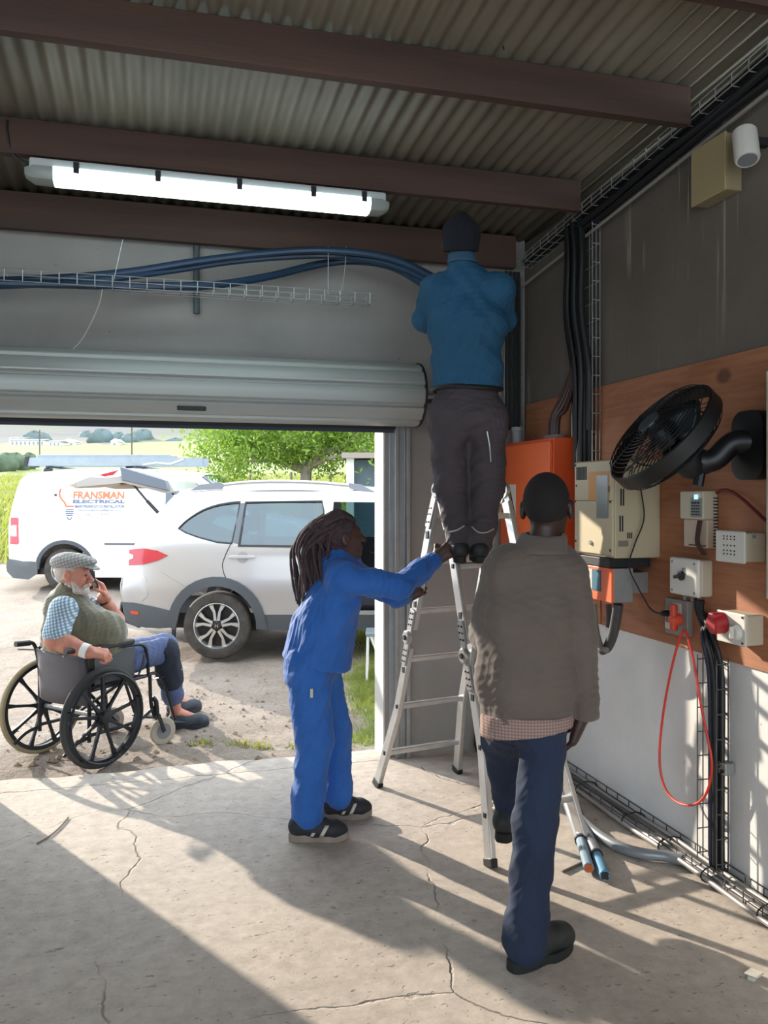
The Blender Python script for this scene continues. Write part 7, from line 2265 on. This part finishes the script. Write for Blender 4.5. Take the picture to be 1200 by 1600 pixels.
fg.cut_corner(CM @ Vector((-.075, 0, 0)), -cf, CM @ Vector((0, 0, .695)), -UP)
fg.build('fleece_vest', M_vest, sm_, wr=.006, wk=34, seed=17)
# jeans to below the knee, dark knee wraps
M_ljean = mat('faded_jeans', '#4e5c80', .85, var=.2, vscale=5, bump=.2, bscale=260, bdist=.001)
lo, hi = figbox([hipR, hipL, knR, knL, anR, anL], .14)
fg = Fig(lo, hi, .0055)
fg.cone(hipR, hipL, .10, .10, .04)
fg.path([hipR, knR, knR.lerp(anR, .72)], [.105, .082, .074], .04)
fg.path([hipL, knL, knL.lerp(anL, .70)], [.102, .080, .072], .04)
fg.build('jeans', M_ljean, sm_, wr=.005, wk=40, seed=19)
M_navy = mat('navy_panel', '#1b2333', .85)
fg = Fig(*figbox([knR, anR], .13), .005)
fg.path([knR + (anR - knR) * .02 + RT * .01, knR.lerp(anR, .45) + RT * .004], [.092, .090], .0)
fg.build('knee_panel', M_navy, sm_, wr=.004, wk=30, seed=23)
for t0, dz in ((.0, .06), (.28, .0)):
    m = MB(); c = knR.lerp(anR, .08 + t0)
    m.tube([c + (RT * math.cos(a) + FW * math.sin(a)) * .0955 + UP * (.03 * math.cos(a) + dz * .3) for a in np.linspace(0, 2 * math.pi, 30, endpoint=False)], .0045, 6, closed=True); m.build('piping', M_pipe, sm_, world=True)
M_dshoe = mat('grey_shoe', '#343b45', .7, var=.15, vscale=20)
shoe(sm_, hlR, hlR + dR * .285, anR - UP * .02, M_dshoe, mat('dark_sole', '#25282d', .8), 'shoe', w=.05, sole=.026, bulb=1.15, lace=M_blackp)
shoe(sm_, hlL, hlL + dL * .285, anL - UP * .02, M_dshoe, MATS['dark_sole'], 'shoe', w=.05, sole=.026, bulb=1.15)
# wristband and watch
def band(c, axis, r, w, name, mt):
    axis = axis.normalized(); m = MB(); m.lathe([(r - .003, -w / 2), (r, -w / 2), (r, w / 2), (r - .003, w / 2)], c, axis, 24, close=True); return m.build(name, mt, sm_, world=True)
band(wrR - (wrR - elR).normalized() * .03, wrR - elR, .044, .045, 'wrist_bandage', mat('white_band', '#e9e7e2', .8))
band(wrL - (wrL - elL).normalized() * .025, wrL - elL, .041, .022, 'watch_strap', M_blackp)
# phone in his far hand
phn = thing('mobile_phone', 'black mobile phone held up to the seated man\'s face', 'phone', ph_c)
m = MB()
e1_ = (UP * .86 - RT * .42).normalized(); e2_ = (-FW * .55 - RT * .6 - UP * .2); e2_ = (e2_ - e1_ * e2_.dot(e1_)).normalized(); e3_ = e1_.cross(e2_)
m.plate(rrect(-.036, -.074, .036, .074, .010), [], lambda a, b: ph_c + e3_ * a + e1_ * b + e2_ * .0045, lambda a, b: ph_c + e3_ * a + e1_ * b - e2_ * .0045)
m.build('case', M_blackp, phn, world=True, bevel=.002)
m = MB(); m.plate(rrect(-.032, -.069, .032, .069, .007), [], lambda a, b: ph_c + e3_ * a + e1_ * b + e2_ * .0055, lambda a, b: ph_c + e3_ * a + e1_ * b + e2_ * .004)
m.build('screen', mat('phone_screen', '#0d1016', .1), phn, world=True)
